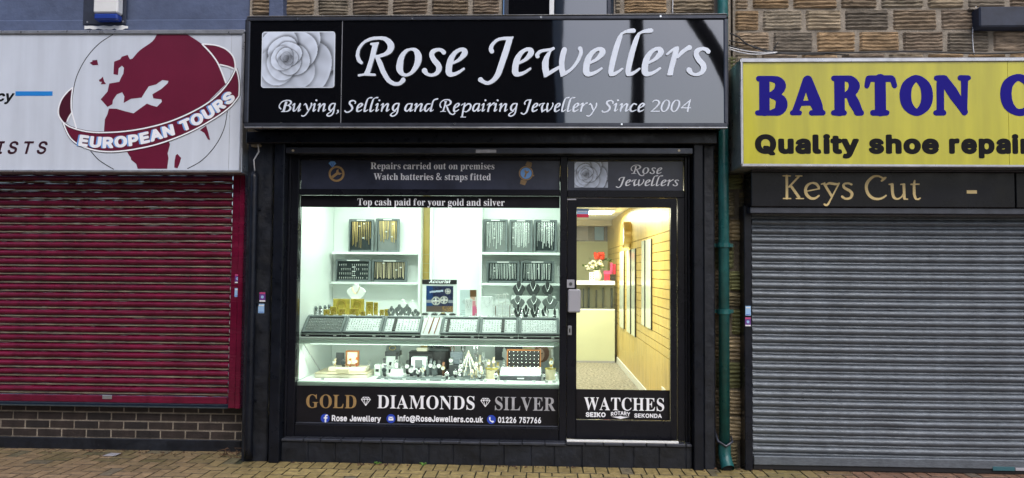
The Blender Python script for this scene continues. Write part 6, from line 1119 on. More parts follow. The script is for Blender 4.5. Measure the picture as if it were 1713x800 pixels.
sticker(1247, 512, 1256, 528, -.031, M['pale_blue'], 'pale blue sticker on the black post beside the grey shutter')
sticker(1246.5, 531, 1256, 546, -.031, M['purple'], 'purple sticker on the black post beside the grey shutter')
# ================================================================== inside the shop
YB1 = 1.20
wxl = gl - .004
part_x = xx(943, 500, .2)
ZF, ZC = .12, 2.5
XL = -2.26
WX = 1.27                                         # oak wall
box1('interior_floor', M['carpet'], RB, XL, WX + .1, .19, 8.2, .02, ZF, 0)
box1('ceiling', M['ceil'], RB, XL, WX + .1, .19, 8.2, ZC, ZC + .1, 0)
box1('interior_wall', M['ceil'], RB, XL - .06, XL, .19, 8.2, .02, ZC, 0)
zcr = zy(985, 404, 7.8)
box1('interior_wall', M['cream'], RB, XL, WX, 7.8, 8.2, ZF, zcr, 0)
bk = box1('back_window', M['steel_dark'], RB, XL, WX, 7.86, 8.2, zcr + .002, ZC - .001, 0)
a, b, c, d = rect(986, 377, 1010, 402, 7.84); box1('notice', M['pale_blue'], bk, a + .1, b, 7.845, 7.858, c, d - .03, .002)
a, b, c, d = rect(966, 378, 984, 402, 7.84); box1('blind', M['plastic_grey'], bk, a - .3, b, 7.845, 7.858, c, d, .002)
box1('ceiling_beam', M['box_cream'], RB, XL, WX, 7.0, 7.2, ZC - .10, ZC - .001, .004)
# oak slat wall
wm = MB(); zz = [ZF + .16]
z = .80
wm.box(WX, WX + .03, .19, 8.0, ZF, 2.0 - .002)
ZG0 = .75
seams = [xx_ for xx_ in (.19, 1.55, 2.75, 3.95, 5.15, 6.35, 8.0)]
oak = MB()
for k in range(len(seams) - 1):
    y0, y1_ = seams[k] + .003, seams[k + 1] - .003
    oak.box(WX - .018, WX - .001, y0, y1_, ZF + .10, ZG0 - .004)
    z = ZG0
    while z < 1.96: oak.box(WX - .018, WX - .001, y0, y1_, z + .004, z + .092); z += .096
    oak.box(WX - .018, WX - .001, y0, y1_, z + .004, ZC - .002)
ow = oak.build('oak_panelling', M['wood'], RB)
box1('oak_groove', M['wood_dark'], ow, WX, WX + .03, .19, 8.0, ZF, ZC - .002, 0)
box1('skirting', M['plastic_white'], RB, WX - .035, WX - .0185, .22, 5.98, ZF, ZF + .10, .004)
for yy in (1.05, 1.32): box1('socket', M['plastic_white'], ow, WX - .030, WX - .0185, yy, yy + .22, ZF + .18, ZF + .31, .004)
# tall fittings on the oak wall
for i, (pa, pb, zt_, zb__, m) in enumerate(((1040, 1047, 1.90, .74, 'glass_sheen'), (1052, 1058, 1.90, .74, 'glass_sheen'), (1060, 1066, 1.90, .74, 'glass_sheen'), (1077, 1082, 1.97, .95, 'glass_sheen'), (1084, 1093, 1.97, .95, 'glass_sheen'))):
    ya, yb = WX * FOC / (pb - 905) - 6.2, WX * FOC / (pa - 905) - 6.2
    t = thing('wall_mirror', ['tall wall mirror nearest the shop counter on the oak wall', 'tall wall mirror second from the counter on the oak wall', 'tall wall mirror in the middle of the five on the oak wall', 'shorter wall mirror fourth from the counter on the oak wall', 'shorter wall mirror nearest the street on the oak wall'][i], 'wall mirror', (WX - .04, (ya + yb) / 2, zb__), 'tall narrow fittings on the oak wall')
    box1('panel', M[m], t, WX - .034, WX - .0185, ya, yb, zb__, zt_, .003)  # flat pale colour painted in place of a mirror reflection
    box1('edge', M['leather'], t, WX - .036, WX - .0185, ya - .022, ya - .002, zb__, zt_, .003)
# wall clock
yc = WX * FOC / (1056 - 905) - 6.2; zc_ = zy(1056, 393, yc)
CK = thing('wall_clock', 'round gold rimmed clock high on the oak wall inside the doorway', 'clock', (WX - .03, yc, zc_ - .17))
def ring_x(mb, c, r0, r1, x0, x1, n=32):
    for k in range(n):
        a0, a1 = 2 * math.pi * k / n, 2 * math.pi * (k + 1) / n
        P = lambda r, a, x: (x, c[0] + r * math.cos(a), c[1] + r * math.sin(a))
        q = [[mb.v(P(r, a, x)) for r, x in ((r0, x0), (r1, x0), (r1, x1), (r0, x1))] for a in (a0, a1)]
        for i in range(4): mb._f([q[0][i], q[0][(i + 1) % 4], q[1][(i + 1) % 4], q[1][i]])
    return mb
ring_x(MB(), (yc, zc_), .155, .185, WX - .12, WX - .0185).build('rim', M['gold'], CK)
ring_x(MB(), (yc, zc_), .001, .156, WX - .10, WX - .02).build('face', M['felt_white'], CK)
MB().box(WX - .106, WX - .102, yc - .006, yc + .006, zc_ - .01, zc_ + .11).box(WX - .106, WX - .102, yc - .07, yc + .004, zc_ - .006, zc_ + .006).build('hands', M['leather'], CK)
# counter
YC = 6.0
zk1, zk0, zkp = zy(1000, 470, YC), zy(1000, 477, YC), zy(1000, 520, YC)
CT = thing('shop_counter', 'cream shop counter with a glazed display case at the back of the shop', 'counter', (0.3, YC, ZF))
box1('front_panel', M['cream'], CT, -1.5, WX - .06, YC, YC + .04, ZF, zkp, .004)
box1('kick_board', M['plastic_grey'], CT, -1.5, WX - .06, YC - .006, YC - .001, ZF, ZF + .03, .001)
box1('worktop', M['plastic_white'], CT, -1.5, WX - .06, YC - .03, YC + .60, zk0, zk1, .006)
box1('case_floor', M['plastic_white'], CT, -1.5, WX - .06, YC, YC + .5, zkp + .002, zkp + .03, .004)
box1('case_back', M['box_cream'], CT, -1.5, WX - .06, YC + .30, YC + .33, zkp + .032, zk0 - .002, 0)
box1('case_glass', M['glass'], CT, -1.5, WX - .06, YC + .002, YC + .008, zkp + .032, zk0 - .002, 0)
cs = MB(); x = .45
while x < WX - .1: cs.box(x, x + U(.012, .03), YC + .20, YC + .28, zkp + .034, zk0 - U(.03, .12)); x += U(.07, .15)
cs.build('hanging_stock', M['galv'], CT)
# flowers on the counter
fx, fz = at(998, 472, YC + .2)
VF = thing('flower_vase', 'cream vase of white flowers with a red bloom on the shop counter', 'vase of flowers', (fx, YC + .2, zk1))
MB().lathe([(.05, 0), (.085, .04), (.09, .10), (.06, .15), (.065, .17)], (fx, YC + .2, zk1), 16).build('vase', M['petal_white'], VF, smooth=True)
rn = random.Random(9); fl = MB(); lf = MB(); rd = MB()
for k in range(26):
    a = rn.uniform(0, 6.28); r = rn.uniform(.02, .17); cx_, cy_, cz_ = fx - .03 + r * math.cos(a) * 1.1, YC + .2 + r * math.sin(a) * .7, zk1 + .24 + rn.uniform(-.05, .10)
    for q in range(5):
        an = q * 1.256 + a; fl.ball((cx_ + .02 * math.cos(an), cy_ + .02 * math.sin(an), cz_ + rn.uniform(-.01, .01)), .016, 6, 4)
    lf.tube([(fx, YC + .2, zk1 + .15), (cx_ * .5 + fx * .5, cy_, zk1 + .2), (cx_, cy_, cz_)], .004, 5)
for k in range(14):
    a = rn.uniform(0, 6.28); r = rn.uniform(.1, .26)
    p = Vector((fx - .03 + r * math.cos(a), YC + .2 + r * .6 * math.sin(a), zk1 + rn.uniform(.18, .36)))
    lf.obox(p, (.07, .004, .028), Matrix.Rotation(rn.uniform(0, 6), 3, 'Z') @ Matrix.Rotation(rn.uniform(-.6, .6), 3, 'Y'))
for k in range(12):
    a = k * .524; rd.ball((fx + .04 + .065 * math.cos(a * 3.1) , YC + .18 + .03 * math.sin(a), zk1 + .41 + .04 * math.sin(a * 2)), .030, 7, 5)
fl.build('white_flowers', M['petal_white'], VF); lf.build('foliage', M['leaf'], VF); rd.build('red_bloom', M['petal_red'], VF)
for i, (pa, pt, pb, pbo, m, lab) in enumerate(((1011, 459, 1020, 472, 'red', 'small red gift box on the counter next to the flowers'), (1010, 453, 1023, 459, 'pink', 'flat pink gift box lying on the small red box'), (1021, 435, 1025, 459, 'pink', 'tall pink gift bag standing on the shop counter'), (1026, 438, 1030, 459, 'red', 'tall crimson gift bag next to the pink one on the counter'), (1022, 460, 1029, 472, 'leather', 'black gift box on the counter under the tall bags'))):
    Yg = YC + .12 + (.05 if i in (2, 3) else 0); a, b, c, d = rect(pa, pt, pb, pbo, Yg)
    if pbo == 472: c = zk1
    t = thing('gift_box' if 'box' in lab else 'gift_bag', lab, 'gift box' if 'box' in lab else 'gift bag', ((a + b) / 2, Yg, c), 'gift packaging on the counter')
    box1('body', M[m], t, a, b, Yg, Yg + .08, c, d - (d - c) * .2, .002)
    if 'box' in lab: box1('lid', M[m], t, a - .003, b + .003, Yg - .003, Yg + .083, d - (d - c) * .19, d, .002)
    else: MB().tube(smoothline([(a + .005, Yg + .02, d - (d - c) * .2), ((a + b) / 2, Yg + .02, d), (b - .005, Yg + .02, d - (d - c) * .2)], 4), .003, 5).build('handle', M['gold'], t)
x_, z_ = at(991, 465, YC + .1)
cube = thing('calendar_block', 'small cream block calendar beside the flowers', 'calendar', (x_ + .02, YC + .1, zk1))
box1('block', M['felt_white'], cube, x_ - .05, x_ + .04, YC + .1, YC + .16, zk1, zk1 + .14, .003)
mk = MB()
for r in range(3):
    for q in range(2): mk.box(x_ - .035 + q * .04, x_ - .015 + q * .04, YC + .096, YC + .0985, zk1 + .025 + r * .038, zk1 + .045 + r * .038)
mk.build('numbers', M['leather'], cube)
# ceiling lights of the shop
def lamp(name, x, y, z, sx_, sy_, power, col, tilt=0):
    l = bpy.data.lights.new(name, 'AREA'); l.shape = 'RECTANGLE'; l.size = sx_; l.size_y = sy_; l.energy = power; l.color = col
    o = bpy.data.objects.new(name, l); C.objects.link(o); o.location = (x, y, z); o.rotation_euler = (tilt, 0, 0)
    return o
WARM = (1.0, .93, .70); LED = (.86, 1.0, .90)
for i, (x, y, lab) in enumerate(((.78, 4.95, 'square white ceiling light panel just above the shop counter'), (.35, 1.9, 'square white ceiling light panel over the doormat inside the door'), (-1.3, 5.2, 'square white ceiling light panel behind the window display'))):
    t = thing('ceiling_light', lab, 'ceiling light', (x, y, ZC - .03), 'ceiling light panels of the shop')
    MB().box(x - .32, x + .32, y - .32, y + .32, ZC - .03, ZC - .002).build('frame', M['plastic_white'], t, bevel=.004)
    box1('diffuser', M['lamp'], t, x - .29, x + .29, y - .29, y + .29, ZC - .036, ZC - .031, 0)
    o = lamp('ceiling_lamp', x, y, ZC - .06, .56, .56, 70 if i < 2 else 20, WARM); o.parent = t; o.location = (0, 0, -.03)
# ================================================================== window display
WDp = thing('window_display', 'white boxed display unit filling the shop window', 'display unit', ((wxl + part_x) / 2, .7, .12))
DZ0 = zy(720, 640, .17); MZ = zy(720, 566, .2)
x562 = wxl - .002
box1('base', M['white'], WDp, wxl, part_x, .16, 1.24, ZF + .002, DZ0, .004)
box1('side_panel', M['white'], WDp, wxl - .03, wxl - .001, .16, 1.24, DZ0 + .001, 2.36, 0)
box1('side_panel', M['white'], WDp, part_x + .001, part_x + .03, .20, 1.24, ZF + .002, 2.36, 0)
box1('top_panel', M['white'], WDp, wxl - .03, part_x + .03, .16, 1.24, 2.362, 2.40, 0)
xw0, xw1 = xx(705, 420, 1.2), xx(718.5, 420, 1.2)
box1('back_panel', M['white'], WDp, wxl, xw0, 1.2, 1.24, DZ0 + .001, 2.36, .002)
box1('back_panel', M['white'], WDp, xw1, part_x, 1.2, 1.24, DZ0 + .001, 2.36, .002)
bw = MB(); z = 1.2
for zz0, zz1 in ((DZ0, 1.40), (1.403, 1.48), (1.483, 1.57), (1.573, 1.66), (1.663, 1.75), (1.753, 2.36)): bw.box(xw0 + .001, xw1 - .001, 1.215, 1.24, zz0 + .001, zz1)
bw.build('oak_strip', M['wood'], WDp)
up0, up1 = xx(691, 420, 1.06), xx(704, 420, 1.06)
box1('upright', M['white'], WDp, up1 - .022, up1, 1.04, 1.199, 1.15, 2.36, .002)
rp0 = xx(803, 420, 1.06); box1('upright', M['white'], WDp, rp0, rp0 + .02, 1.04, 1.199, 1.15, 2.36, .002)
rpm = xx(735, 420, 1.0)
box1('upright', M['white'], WDp, xx(720, 420, 1.1), xx(723, 420, 1.1), 1.08, 1.199, 1.15, 2.36, .002)
shz = {}
for key, x0, x1, py in (('lu', x562 + .03, up1 - .024, 424), ('ll', x562 + .03, up1 - .024, 474.5), ('ru', rp0 + .022, part_x - .001, 423), ('rl', rp0 + .022, part_x - .001, 474.5)):
    zt_ = zy(750, py - 1.5, 1.04); shz[key] = zt_
    box1('shelf', M['shelf_edge'], WDp, x0, x1, 1.04, 1.199, zt_ - .024, zt_, .002)
box1('mid_shelf', M['shelf_edge'], WDp, wxl + .002, part_x - .002, .19, 1.198, MZ - .02, MZ, .003)
box1('shelf_fascia', M['acrylic'], WDp, wxl + .002, part_x - .002, .19, .205, MZ - .058, MZ - .021, .002)
LZ = MZ + .155                                     # ledge behind the slanted trays
box1('ledge', M['white'], WDp, wxl + .002, part_x - .002, .46, 1.198, LZ - .02, LZ, .003)
box1('ledge_front', M['white'], WDp, wxl + .002, part_x - .002, .44, .459, MZ + .001, LZ - .03, .0)
box1('front_lip', M['acrylic'], WDp, wxl + .002, part_x - .002, .15, .159, DZ0 - .05, DZ0 - .001, .002)
MB().tube([(wxl + .03, .2, MZ - .05), (wxl + .10, .55, DZ0 + .005)], .005, 6).build('shelf_stay', M['alu'], WDp)
bt = MB()
for px in (508, 592, 700, 810, 925):
    x, z = at(px, 571.5, .187); bt.disc_y((x, z), .006, .186, .1895, 8)
bt.build('shelf_pins', M['plastic_white'], WDp)
def strip(label, x0, x1, y, z, power, col, tilt, wdt=.10):
    t = thing('strip_light', label, 'strip light', ((x0 + x1) / 2, y, z))
    box1('housing', M['plastic_white'], t, x0, x1, y - .04, y + .04, z, z + .03, .004)
    box1('tube', M['lamp'], t, x0 + .02, x1 - .02, y - .015, y + .015, z - .012, z - .001, .004)
    o = lamp('display_lamp', 0, 0, 0, x1 - x0 - .1, wdt, power, col, tilt); o.parent = t; o.location = (0, 0, -.03)
strip('white strip light along the top of the window display nearest the glass', wxl + .06, part_x - .06, .20, 2.325, 19, LED, rad(15))
strip('unseen fill strip light added along the top of the window display, further from the glass', wxl + .06, part_x - .06, .62, 2.325, 10, LED, rad(10), .30)  # extra lamp added to brighten the shelf backs
strip('unseen fill strip light added under the middle shelf of the window display', wxl + .06, part_x - .06, .25, MZ - .052, 8, LED, rad(25), .05)  # lamp added to light the lower compartment, hidden behind the fascia
# ---------------------------------------------------------------- upright jewellery trays
def upright_tray(a, b, c, d, zs, n, m, label, lens, seed, rows=0, wide=False):
    """padded case leaning on a shelf, with chains hanging in it"""
    rn = random.Random(seed); Y = 1.10
    x0, x1, z0, z1 = rect(a, b, c, d, Y); z0 = zs
    t = thing('jewellery_tray', label, 'jewellery tray', ((x0 + x1) / 2, Y, z0), 'upright jewellery trays on the wall shelves')
    f = .020; tk = .03
    MB().box(x0, x0 + f, Y, Y + tk, z0, z1).box(x1 - f, x1, Y, Y + tk, z0, z1).box(x0 + f, x1 - f, Y, Y + tk, z1 - f, z1).box(x0 + f, x1 - f, Y, Y + tk, z0, z0 + f).build('frame', M['tray'], t, bevel=.004)
    box1('pad', M['felt'] if rn.random() < .5 else M['bust_grey'], t, x0 + f, x1 - f, Y + .018, Y + tk, z0 + f, z1 - f, 0)
    box1('clasp', M['plastic_white'], t, (x0 + x1) / 2 - (x1 - x0) * .18, (x0 + x1) / 2 + (x1 - x0) * .18, Y - .006, Y - .001, z1 - .016, z1 - .004, .002)
    ix0, ix1, iz0, iz1 = x0 + f + .008, x1 - f - .008, z0 + f + .006, z1 - f - .004
    if rows:
        for r in range(rows):
            zr_ = iz1 - (r + .6) * (iz1 - iz0) / rows
            for k in range(n):
                if rn.random() < .18: continue
                x = ix0 + (k + .5) * (ix1 - ix0) / n; mb = MB(); mb.ball((x, Y + .012, zr_), .0042, 6, 4).box(x - .0012, x + .0012, Y + .010, Y + .014, zr_ - .016, zr_)
                mb.build('earring', M[m], t)
            if r < rows - 1: box1('price_card', M['plastic_white'], t, (x0 + x1) / 2 - .012, (x0 + x1) / 2 + .022, Y + .010, Y + .012, zr_ - .030, zr_ - .022, 0)
    else:
        for k in range(n):
            x = ix0 + (k + .5) * (ix1 - ix0) / n + rn.uniform(-.003, .003); L = (iz1 - iz0) * rn.uniform(*lens); wd = rn.uniform(.0018, .0042)
            dx = rn.uniform(-.006, .006)
            MB().tube([(x, Y + .012, iz1), (x + dx * .5, Y + .010, iz1 - L * .5), (x + dx, Y + .012, iz1 - L)], wd, 5).build('chain', M[m], t)
        for k in range(3):
            x = rn.uniform(ix0, ix1 - .03); z = rn.uniform(iz0 + .05, iz1); box1('price_card', M['plastic_white'], t, x, x + .018, Y + .003, Y + .005, z - .010, z, 0)
upright_tray(583, 367, 625, 421, shz['lu'], 11, 'gold', 'tall grey tray of gold bracelets at the left end of the upper left shelf', (.55, .97), 1)
upright_tray(628, 366, 668, 421, shz['lu'], 13, 'gold', 'tall grey tray of bunched gold chains at the right end of the upper left shelf', (.45, .85), 2)
upright_tray(561, 434, 620, 473, shz['ll'], 14, 'pearl', 'wide dark tray of earrings in four rows on the lower left shelf', (0, 0), 3, rows=4)
upright_tray(622, 435, 681, 473, shz['ll'], 20, 'pale_gold', 'wide dark tray of straight gold bracelets on the lower left shelf', (.85, .98), 4)
upright_tray(808, 367, 849, 421, shz['ru'], 13, 'silver', 'tall grey tray of silver chains, leftmost of three on the upper right shelf', (.5, .98), 5)
upright_tray(852, 368, 891, 421, shz['ru'], 15, 'silver', 'tall grey tray of silver chains between two others on the upper right shelf', (.7, .95), 6)
upright_tray(893, 368, 932, 421, shz['ru'], 14, 'silver', 'tall grey tray of silver chains next to the door post on the upper right shelf', (.65, .99), 7)
upright_tray(814, 437, 869, 473, shz['rl'], 17, 'silver', 'wide grey tray of silver bracelets on the lower right shelf, left of its twin', (.88, .98), 8)
upright_tray(871, 437, 927, 473, shz['rl'], 16, 'silver', 'wide grey tray of silver bracelets on the lower right shelf, next to the door post', (.88, .98), 9)
# ---------------------------------------------------------------- slanted trays on the counter
SY0, SY1 = .215, .40; SZ0, SZ1 = MZ + .034, MZ + .168
sl = Vector((0, SY1 - SY0, SZ1 - SZ0)); slen = sl.length; sl.normalize(); snorm = Vector((0, -sl.z, sl.y))
SROT = Matrix(((1, 0, 0), (0, sl.y, snorm.y), (0, sl.z, snorm.z)))
def onslope(x, v, h): return Vector((x, SY0, SZ0)) + sl * (v * slen) + snorm * h
def slanted_tray(pa, pb, label, pad, rows, n, seed, band=None):
    rn = random.Random(seed); x0, x1 = max(xx(pa, 560, SY0), wxl + .006), min(xx(pb, 560, SY0), part_x - .006)
    x0 += .002; x1 -= .002
    t = thing('jewellery_tray', label, 'jewellery tray', ((x0 + x1) / 2, SY0, MZ), 'slanted jewellery trays along the counter')
    w_ = x1 - x0; xm = (x0 + x1) / 2
    mb = MB(); e = .022
    for cx_, wd in ((x0 + e / 2, e), (x1 - e / 2, e)): mb.obox(onslope(cx_, .5, 0), (wd, slen, .022), SROT)
    for v in (.05, .95): mb.obox(onslope(xm, v, 0), (w_ - 2 * e - .0006, slen * .10, .022), SROT)
    mb.build('frame', M['tray'], t, bevel=.003)
    p = MB(); p.obox(onslope(xm, .5, -.004), (w_ - 2 * e, slen * .8, .008), SROT); p.build('pad', M[pad], t)
    MB().box(x0, x1, SY0 - .012, SY0 + .03, MZ + .001, SZ0 - .014).build('base', M['leather'], t, bevel=.003)
    for cx_ in (x0 + w_ * .16, x1 - w_ * .16): box1('clasp', M['plastic_white'], t, cx_ - .014, cx_ + .014, SY0 - .018, SY0 - .0125, MZ + .008, SZ0 - .016, .003)
    for r in range(rows):
        g = MB(); v = .16 + .68 * (r + .5) / rows
        for k in range(n):
            if rn.random() < .12: continue
            u = (k + .5) / n; x = x0 + e + (w_ - 2 * e) * u
            g.ball(onslope(x, v + rn.uniform(-.02, .02), .006), .0052, 6, 4, sy=.6)
        g.build('ring_row', M['silver'] if pad == 'felt_white' else M['pearl'], t)
    if band is not None:
        bb_ = MB()
        for r in range(9): bb_.obox(onslope(x0 + w_ * band, .14 + .72 * (r + .5) / 9, .006), (.026, slen * .06, .012), SROT)
        bb_.build('black_ring_pads', M['leather'], t)
slanted_tray(501, 572, 'dark padded tray of small rings at the left end of the slanted row', 'bust_grey', 4, 14, 1)
slanted_tray(572, 637, 'white padded tray of rings between the dark tray and a tray with a black strip', 'felt_white', 5, 13, 2)
slanted_tray(637, 703, 'white padded tray with one black strip, just left of the amber strands', 'felt_white', 6, 11, 3, .30)
slanted_tray(736, 801, 'white padded tray with a black strip at its left, just right of the amber strands', 'felt_white', 5, 13, 4, .17)
slanted_tray(801, 867, 'white padded tray with a black strip right of its middle', 'felt_white', 5, 12, 5, .60)
slanted_tray(867, 936, 'white padded tray of rings at the right end of the slanted row', 'felt_white', 5, 14, 6)
ax0, ax1 = xx(704, 560, SY0), xx(735, 560, SY0)
AT = thing('amber_tray', 'narrow white tray with three strands of amber beads among the slanted trays', 'jewellery tray', ((ax0 + ax1) / 2, SY0, MZ))
q = MB(); q.obox(onslope((ax0 + ax1) / 2, .42, -.004), (ax1 - ax0, slen * 1.05, .02), SROT); q.build('pad', M['felt_white'], AT, bevel=.003)
for k, (m, r_) in enumerate((('amber', .0035), ('orange_wood', .006), ('amber', .005))):
    s_ = MB(); xk = ax0 + (ax1 - ax0) * (.2 + .3 * k)
    for j in range(16): s_.ball(onslope(xk + .022 * (j / 15 - .5), .0 + .9 * j / 15, .012), r_, 6, 4)
    s_.build('bead_strand', M[m], AT)
# ---------------------------------------------------------------- busts, cards, stands
BUST = [(-.11, 1.0), (.11, 1.0), (.13, .84), (.40, .66), (.50, .48), (.36, .20), (.20, 0)]
def bust(px, pt, pbm, wpx, Y, base, m, label, neck='silver', pend=True, group='necklace busts in the window'):
    x, z1 = at(px, pt, Y); z0 = base if base is not None else at(px, pbm, Y)[1]
    h = z1 - z0; wd = wpx * (Y + 6.2) / FOC
    t = thing('necklace_bust', label, 'necklace bust', (x, Y, z0), group)
    o = [(x + a * wd, z0 + b * h) for a, b in BUST] + [(x - a * wd, z0 + b * h) for a, b in BUST[::-1] if abs(a) > .12] 
    o = [(x + a * wd, z0 + b * h) for a, b in BUST[1:]] + [(x - a * wd, z0 + b * h) for a, b in BUST[:0:-1]]
    MB().prism(o, Y - .012, Y + .022).build('torso', M[m], t, bevel=.008, seg=2)
    if neck:
        yy = Y - .016; P = smoothline([(x - .20 * wd, yy + .004, z0 + .80 * h), (x - .16 * wd, yy, z0 + .60 * h), (x, yy, z0 + .36 * h), (x + .16 * wd, yy, z0 + .60 * h), (x + .20 * wd, yy + .004, z0 + .80 * h)], 4)
        nk = MB().tube(P, .0025, 5)
        if pend: nk.ball((x, yy - .002, z0 + .33 * h), .0075, 7, 5)
        nk.build('necklace', M[neck], t)
    return t
def block(name, label, cat, x0, x1, y0, y1, z0, z1, m, bev=.003):
    t = tag(box1(name, m, None, x0, x1, y0, y1, z0, z1, bev, loc=((x0 + x1) / 2, (y0 + y1) / 2, z0)), label, cat); return t
# white bust above the gold cards
rx_0, rx_1 = xx(584, 500, .98), xx(609, 500, .98)
zbw = zy(596, 501, .98)
block('riser', 'white riser block behind the gold cards', 'riser', rx_0, rx_1, .93, 1.03, LZ + .001, zbw - .001, M['white'])
bust(596, 474, 500, 33, .98, zbw, 'bust_white', 'large plain white bust under the left wall shelves', neck='gold', pend=False)
ra, rb_ = xx(856, 495, .98), xx(929, 495, .98); zr1_ = zy(892, 495, .98)
block('riser', 'tall white riser under the three charcoal busts', 'riser', ra, rb_, .92, 1.06, LZ + .001, zr1_ - .001, M['white'])
ra2, rb2 = xx(853, 517, .80), xx(934, 517, .80); zr2_ = zy(892, 517, .80)
block('riser', 'low white riser under the row of grey busts', 'riser', ra2, min(rb2, part_x - .004), .74, .88, LZ + .001, zr2_ - .001, M['white'])
bust(868, 470, 0, 21, .98, zr1_, 'bust_dark', 'charcoal bust with a round pendant, left of the top three')
bust(892, 468, 0, 24, .98, zr1_, 'bust_dark', 'charcoal bust with a cross chain, middle of the top three')
bust(916, 470, 0, 20, .98, zr1_, 'bust_dark', 'charcoal bust nearest the door post, right of the top three')
bust(866, 494, 0, 25, .80, zr2_, 'bust_grey', 'grey bust in the second row below the left charcoal bust', pend=False)
bust(893, 493, 0, 25, .80, zr2_, 'bust_grey', 'grey bust in the second row below the middle charcoal bust')
bust(920, 493, 0, 27, .80, zr2_, 'bust_grey', 'grey bust in the second row nearest the door post', pend=False)
for px, pt, wd, lab in ((867, 509, 15, 'small black bust at the front below the left grey bust'), (880, 510, 14, 'small black bust at the front between two grey busts'), (895, 508, 16, 'small black bust at the front below the middle grey bust'), (912, 511, 13, 'small black bust at the front near the door post')):
    bust(px, pt, 0, wd, .64, LZ, 'bust_dark', lab)
for px, pt, wd, Y, m, lab in ((655, 512, 14, .62, 'bust_grey', 'small grey bust, leftmost of the group right of the gold cards'), (668, 509, 17, .66, 'bust_grey', 'grey bust with a silver pendant, second in the group right of the gold cards'), (681, 509, 16, .66, 'bust_grey', 'grey bust with a silver pendant, third in the group right of the gold cards'), (695, 517, 15, .56, 'bust_grey', 'low grey bust at the front just left of the watch poster'), (674, 501, 20, .86, 'bust_white', 'white bust at the back of the group right of the gold cards'), (690, 502, 18, .86, 'bust_white', 'white bust at the back just left of the watch poster')):
    bust(px, pt, 0, wd, Y, LZ, m, lab, neck='silver' if m != 'bust_white' else None)
# gold cards
def card(a, b, c, d, Y, lab, m='gold_soft'):
    x0, x1, z0, z1 = rect(a, b, c, d, Y); z0 = LZ + .001
    t = thing('jewellery_card', lab, 'jewellery card', ((x0 + x1) / 2, Y, z0), 'gold jewellery cards in the window')
    box1('card', M[m], t, x0, x1, Y, Y + .012, z0, z1, .002)
    box1('foot', M['pale_gold'], t, x0 + .004, x1 - .004, Y - .02, Y - .001, z0, z0 + .006, .001)
    mb = MB(); cx_, cz_ = (x0 + x1) / 2, z0 + (z1 - z0) * .62; r = min(x1 - x0, z1 - z0) * .26
    mb.tube([(cx_ + r * math.cos(k * .5236), Y - .006, cz_ + r * math.sin(k * .5236)) for k in range(13)], .003, 5); mb.build('hoop', M['gold'], t)
    return t
card(557, 500, 585, 530, .80, 'largest gold card with a round pale emblem at the back left of the gold group')
card(586, 500, 609, 530, .80, 'large gold card at the back right of the gold group')
card(541, 518, 551, 531, .55, 'small gold card at the far left of the gold group')
card(552, 513, 563, 531, .60, 'narrow gold card second from the left in the gold group')
card(566, 516, 578, 532, .58, 'square gold card in front of the largest gold card')
card(584, 516, 600, 532, .58, 'gold card with a pale bow in front of the large back cards')
card(603, 521, 611, 532, .54, 'smallest gold card at the front of the gold group')
card(612, 505, 624, 531, .68, 'tall gold card standing right of the large back cards')
card(625, 506, 632, 531, .70, 'tall narrow gold card at the right of the gold group')
card(635, 518, 642, 531, .60, 'short gold card beside the grey busts')
card(643, 517, 650, 531, .62, 'short gold card touching the leftmost grey bust')
# bangle stands
for i, (px, py) in enumerate(((530, 514), (537, 513), (545, 512), (552, 511))):
    Y = .62 + .04 * i; x, z1 = at(px, py, Y)
    t = thing('bangle_stand', ['bangle stand nearest the left wall of the display', 'second bangle stand from the left wall of the display', 'third bangle stand from the left wall of the display', 'bangle stand partly behind the small gold cards'][i], 'bangle stand', (x, Y, LZ), 'bangle stands at the left of the window')
    MB().tube([(x, Y, LZ + .001), (x, Y, z1 - .03), (x, Y - .03, z1)], [.018, .016, .014], 8).build('post', M['tray'], t)
    mb = MB()
    for k in range(4):
        zc1 = LZ + .02 + k * (z1 - LZ - .03) / 4; mb.tube([(x + .022 * math.cos(q * .628), Y + .022 * math.sin(q * .628), zc1 + .004 * math.sin(q * .628)) for q in range(11)], .003, 5)
    mb.build('bangles', M['silver'], t)
# poster easel
a, b, c, d = rect(706, 468, 764, 530, .82); c = LZ + .001
PO = thing('watch_poster', 'white display stand with a dark blue picture of watches in the middle of the window', 'poster', ((a + b) / 2, .82, c))
box1('board', M['felt_white'], PO, a, b, .82, .85, c, d, .003)
box1('header', M['leather'], PO, a, b, .815, .8195, d - (d - c) * .125, d, .001)
text('header_lettering', 'Accurist', 'C' if False else 'I', (a + b) / 2 - .10, (a + b) / 2 + .10, d - (d - c) * .095, .055, .8135, M['white_letter'], PO, shear=.3)
pa_, pb2, pc_, pd_ = rect(713, 478.5, 758, 522, .815)
def watchpic(u, v):
    rn = random.Random(int(u * 26) * 71 + int(v * 24)); n = rn.random()
    base = [.008 + .02 * n, .010 + .025 * n, .03 + .06 * n]
    if u < .25: base = [.012, .03 + .03 * n, .12 + .06 * n]
    if v < .22: base = [.10 + .2 * n * (u > .6), .07 + .1 * n * (u > .6), .06]
    for cx_, cy_, r in ((.36, .42, .17), (.66, .46, .15), (.80, .80, .11)):
        q = math.hypot(u - cx_, (v - cy_))
        if q < r: base = [.05 + .1 * n, .055 + .1 * n, .09 + .12 * n] if q < r * .72 else [.30 + .25 * n, .29 + .24 * n, .27 + .2 * n]
        if q < r * .72 and (abs(u - cx_) < .016 or abs(v - cy_) < .014): base = [.8, .8, .8]
        if q < r * .5 and n > .6: base = [.5, .45, .4]
    if abs(v - (.78 + .10 * (u - .3))) < .035 and .12 < u < .62: base = [.45, .5, .62]
    if abs(v - .40) < .05 and (u < .20 or u > .82): base = [.25, .26, .3]
    return base
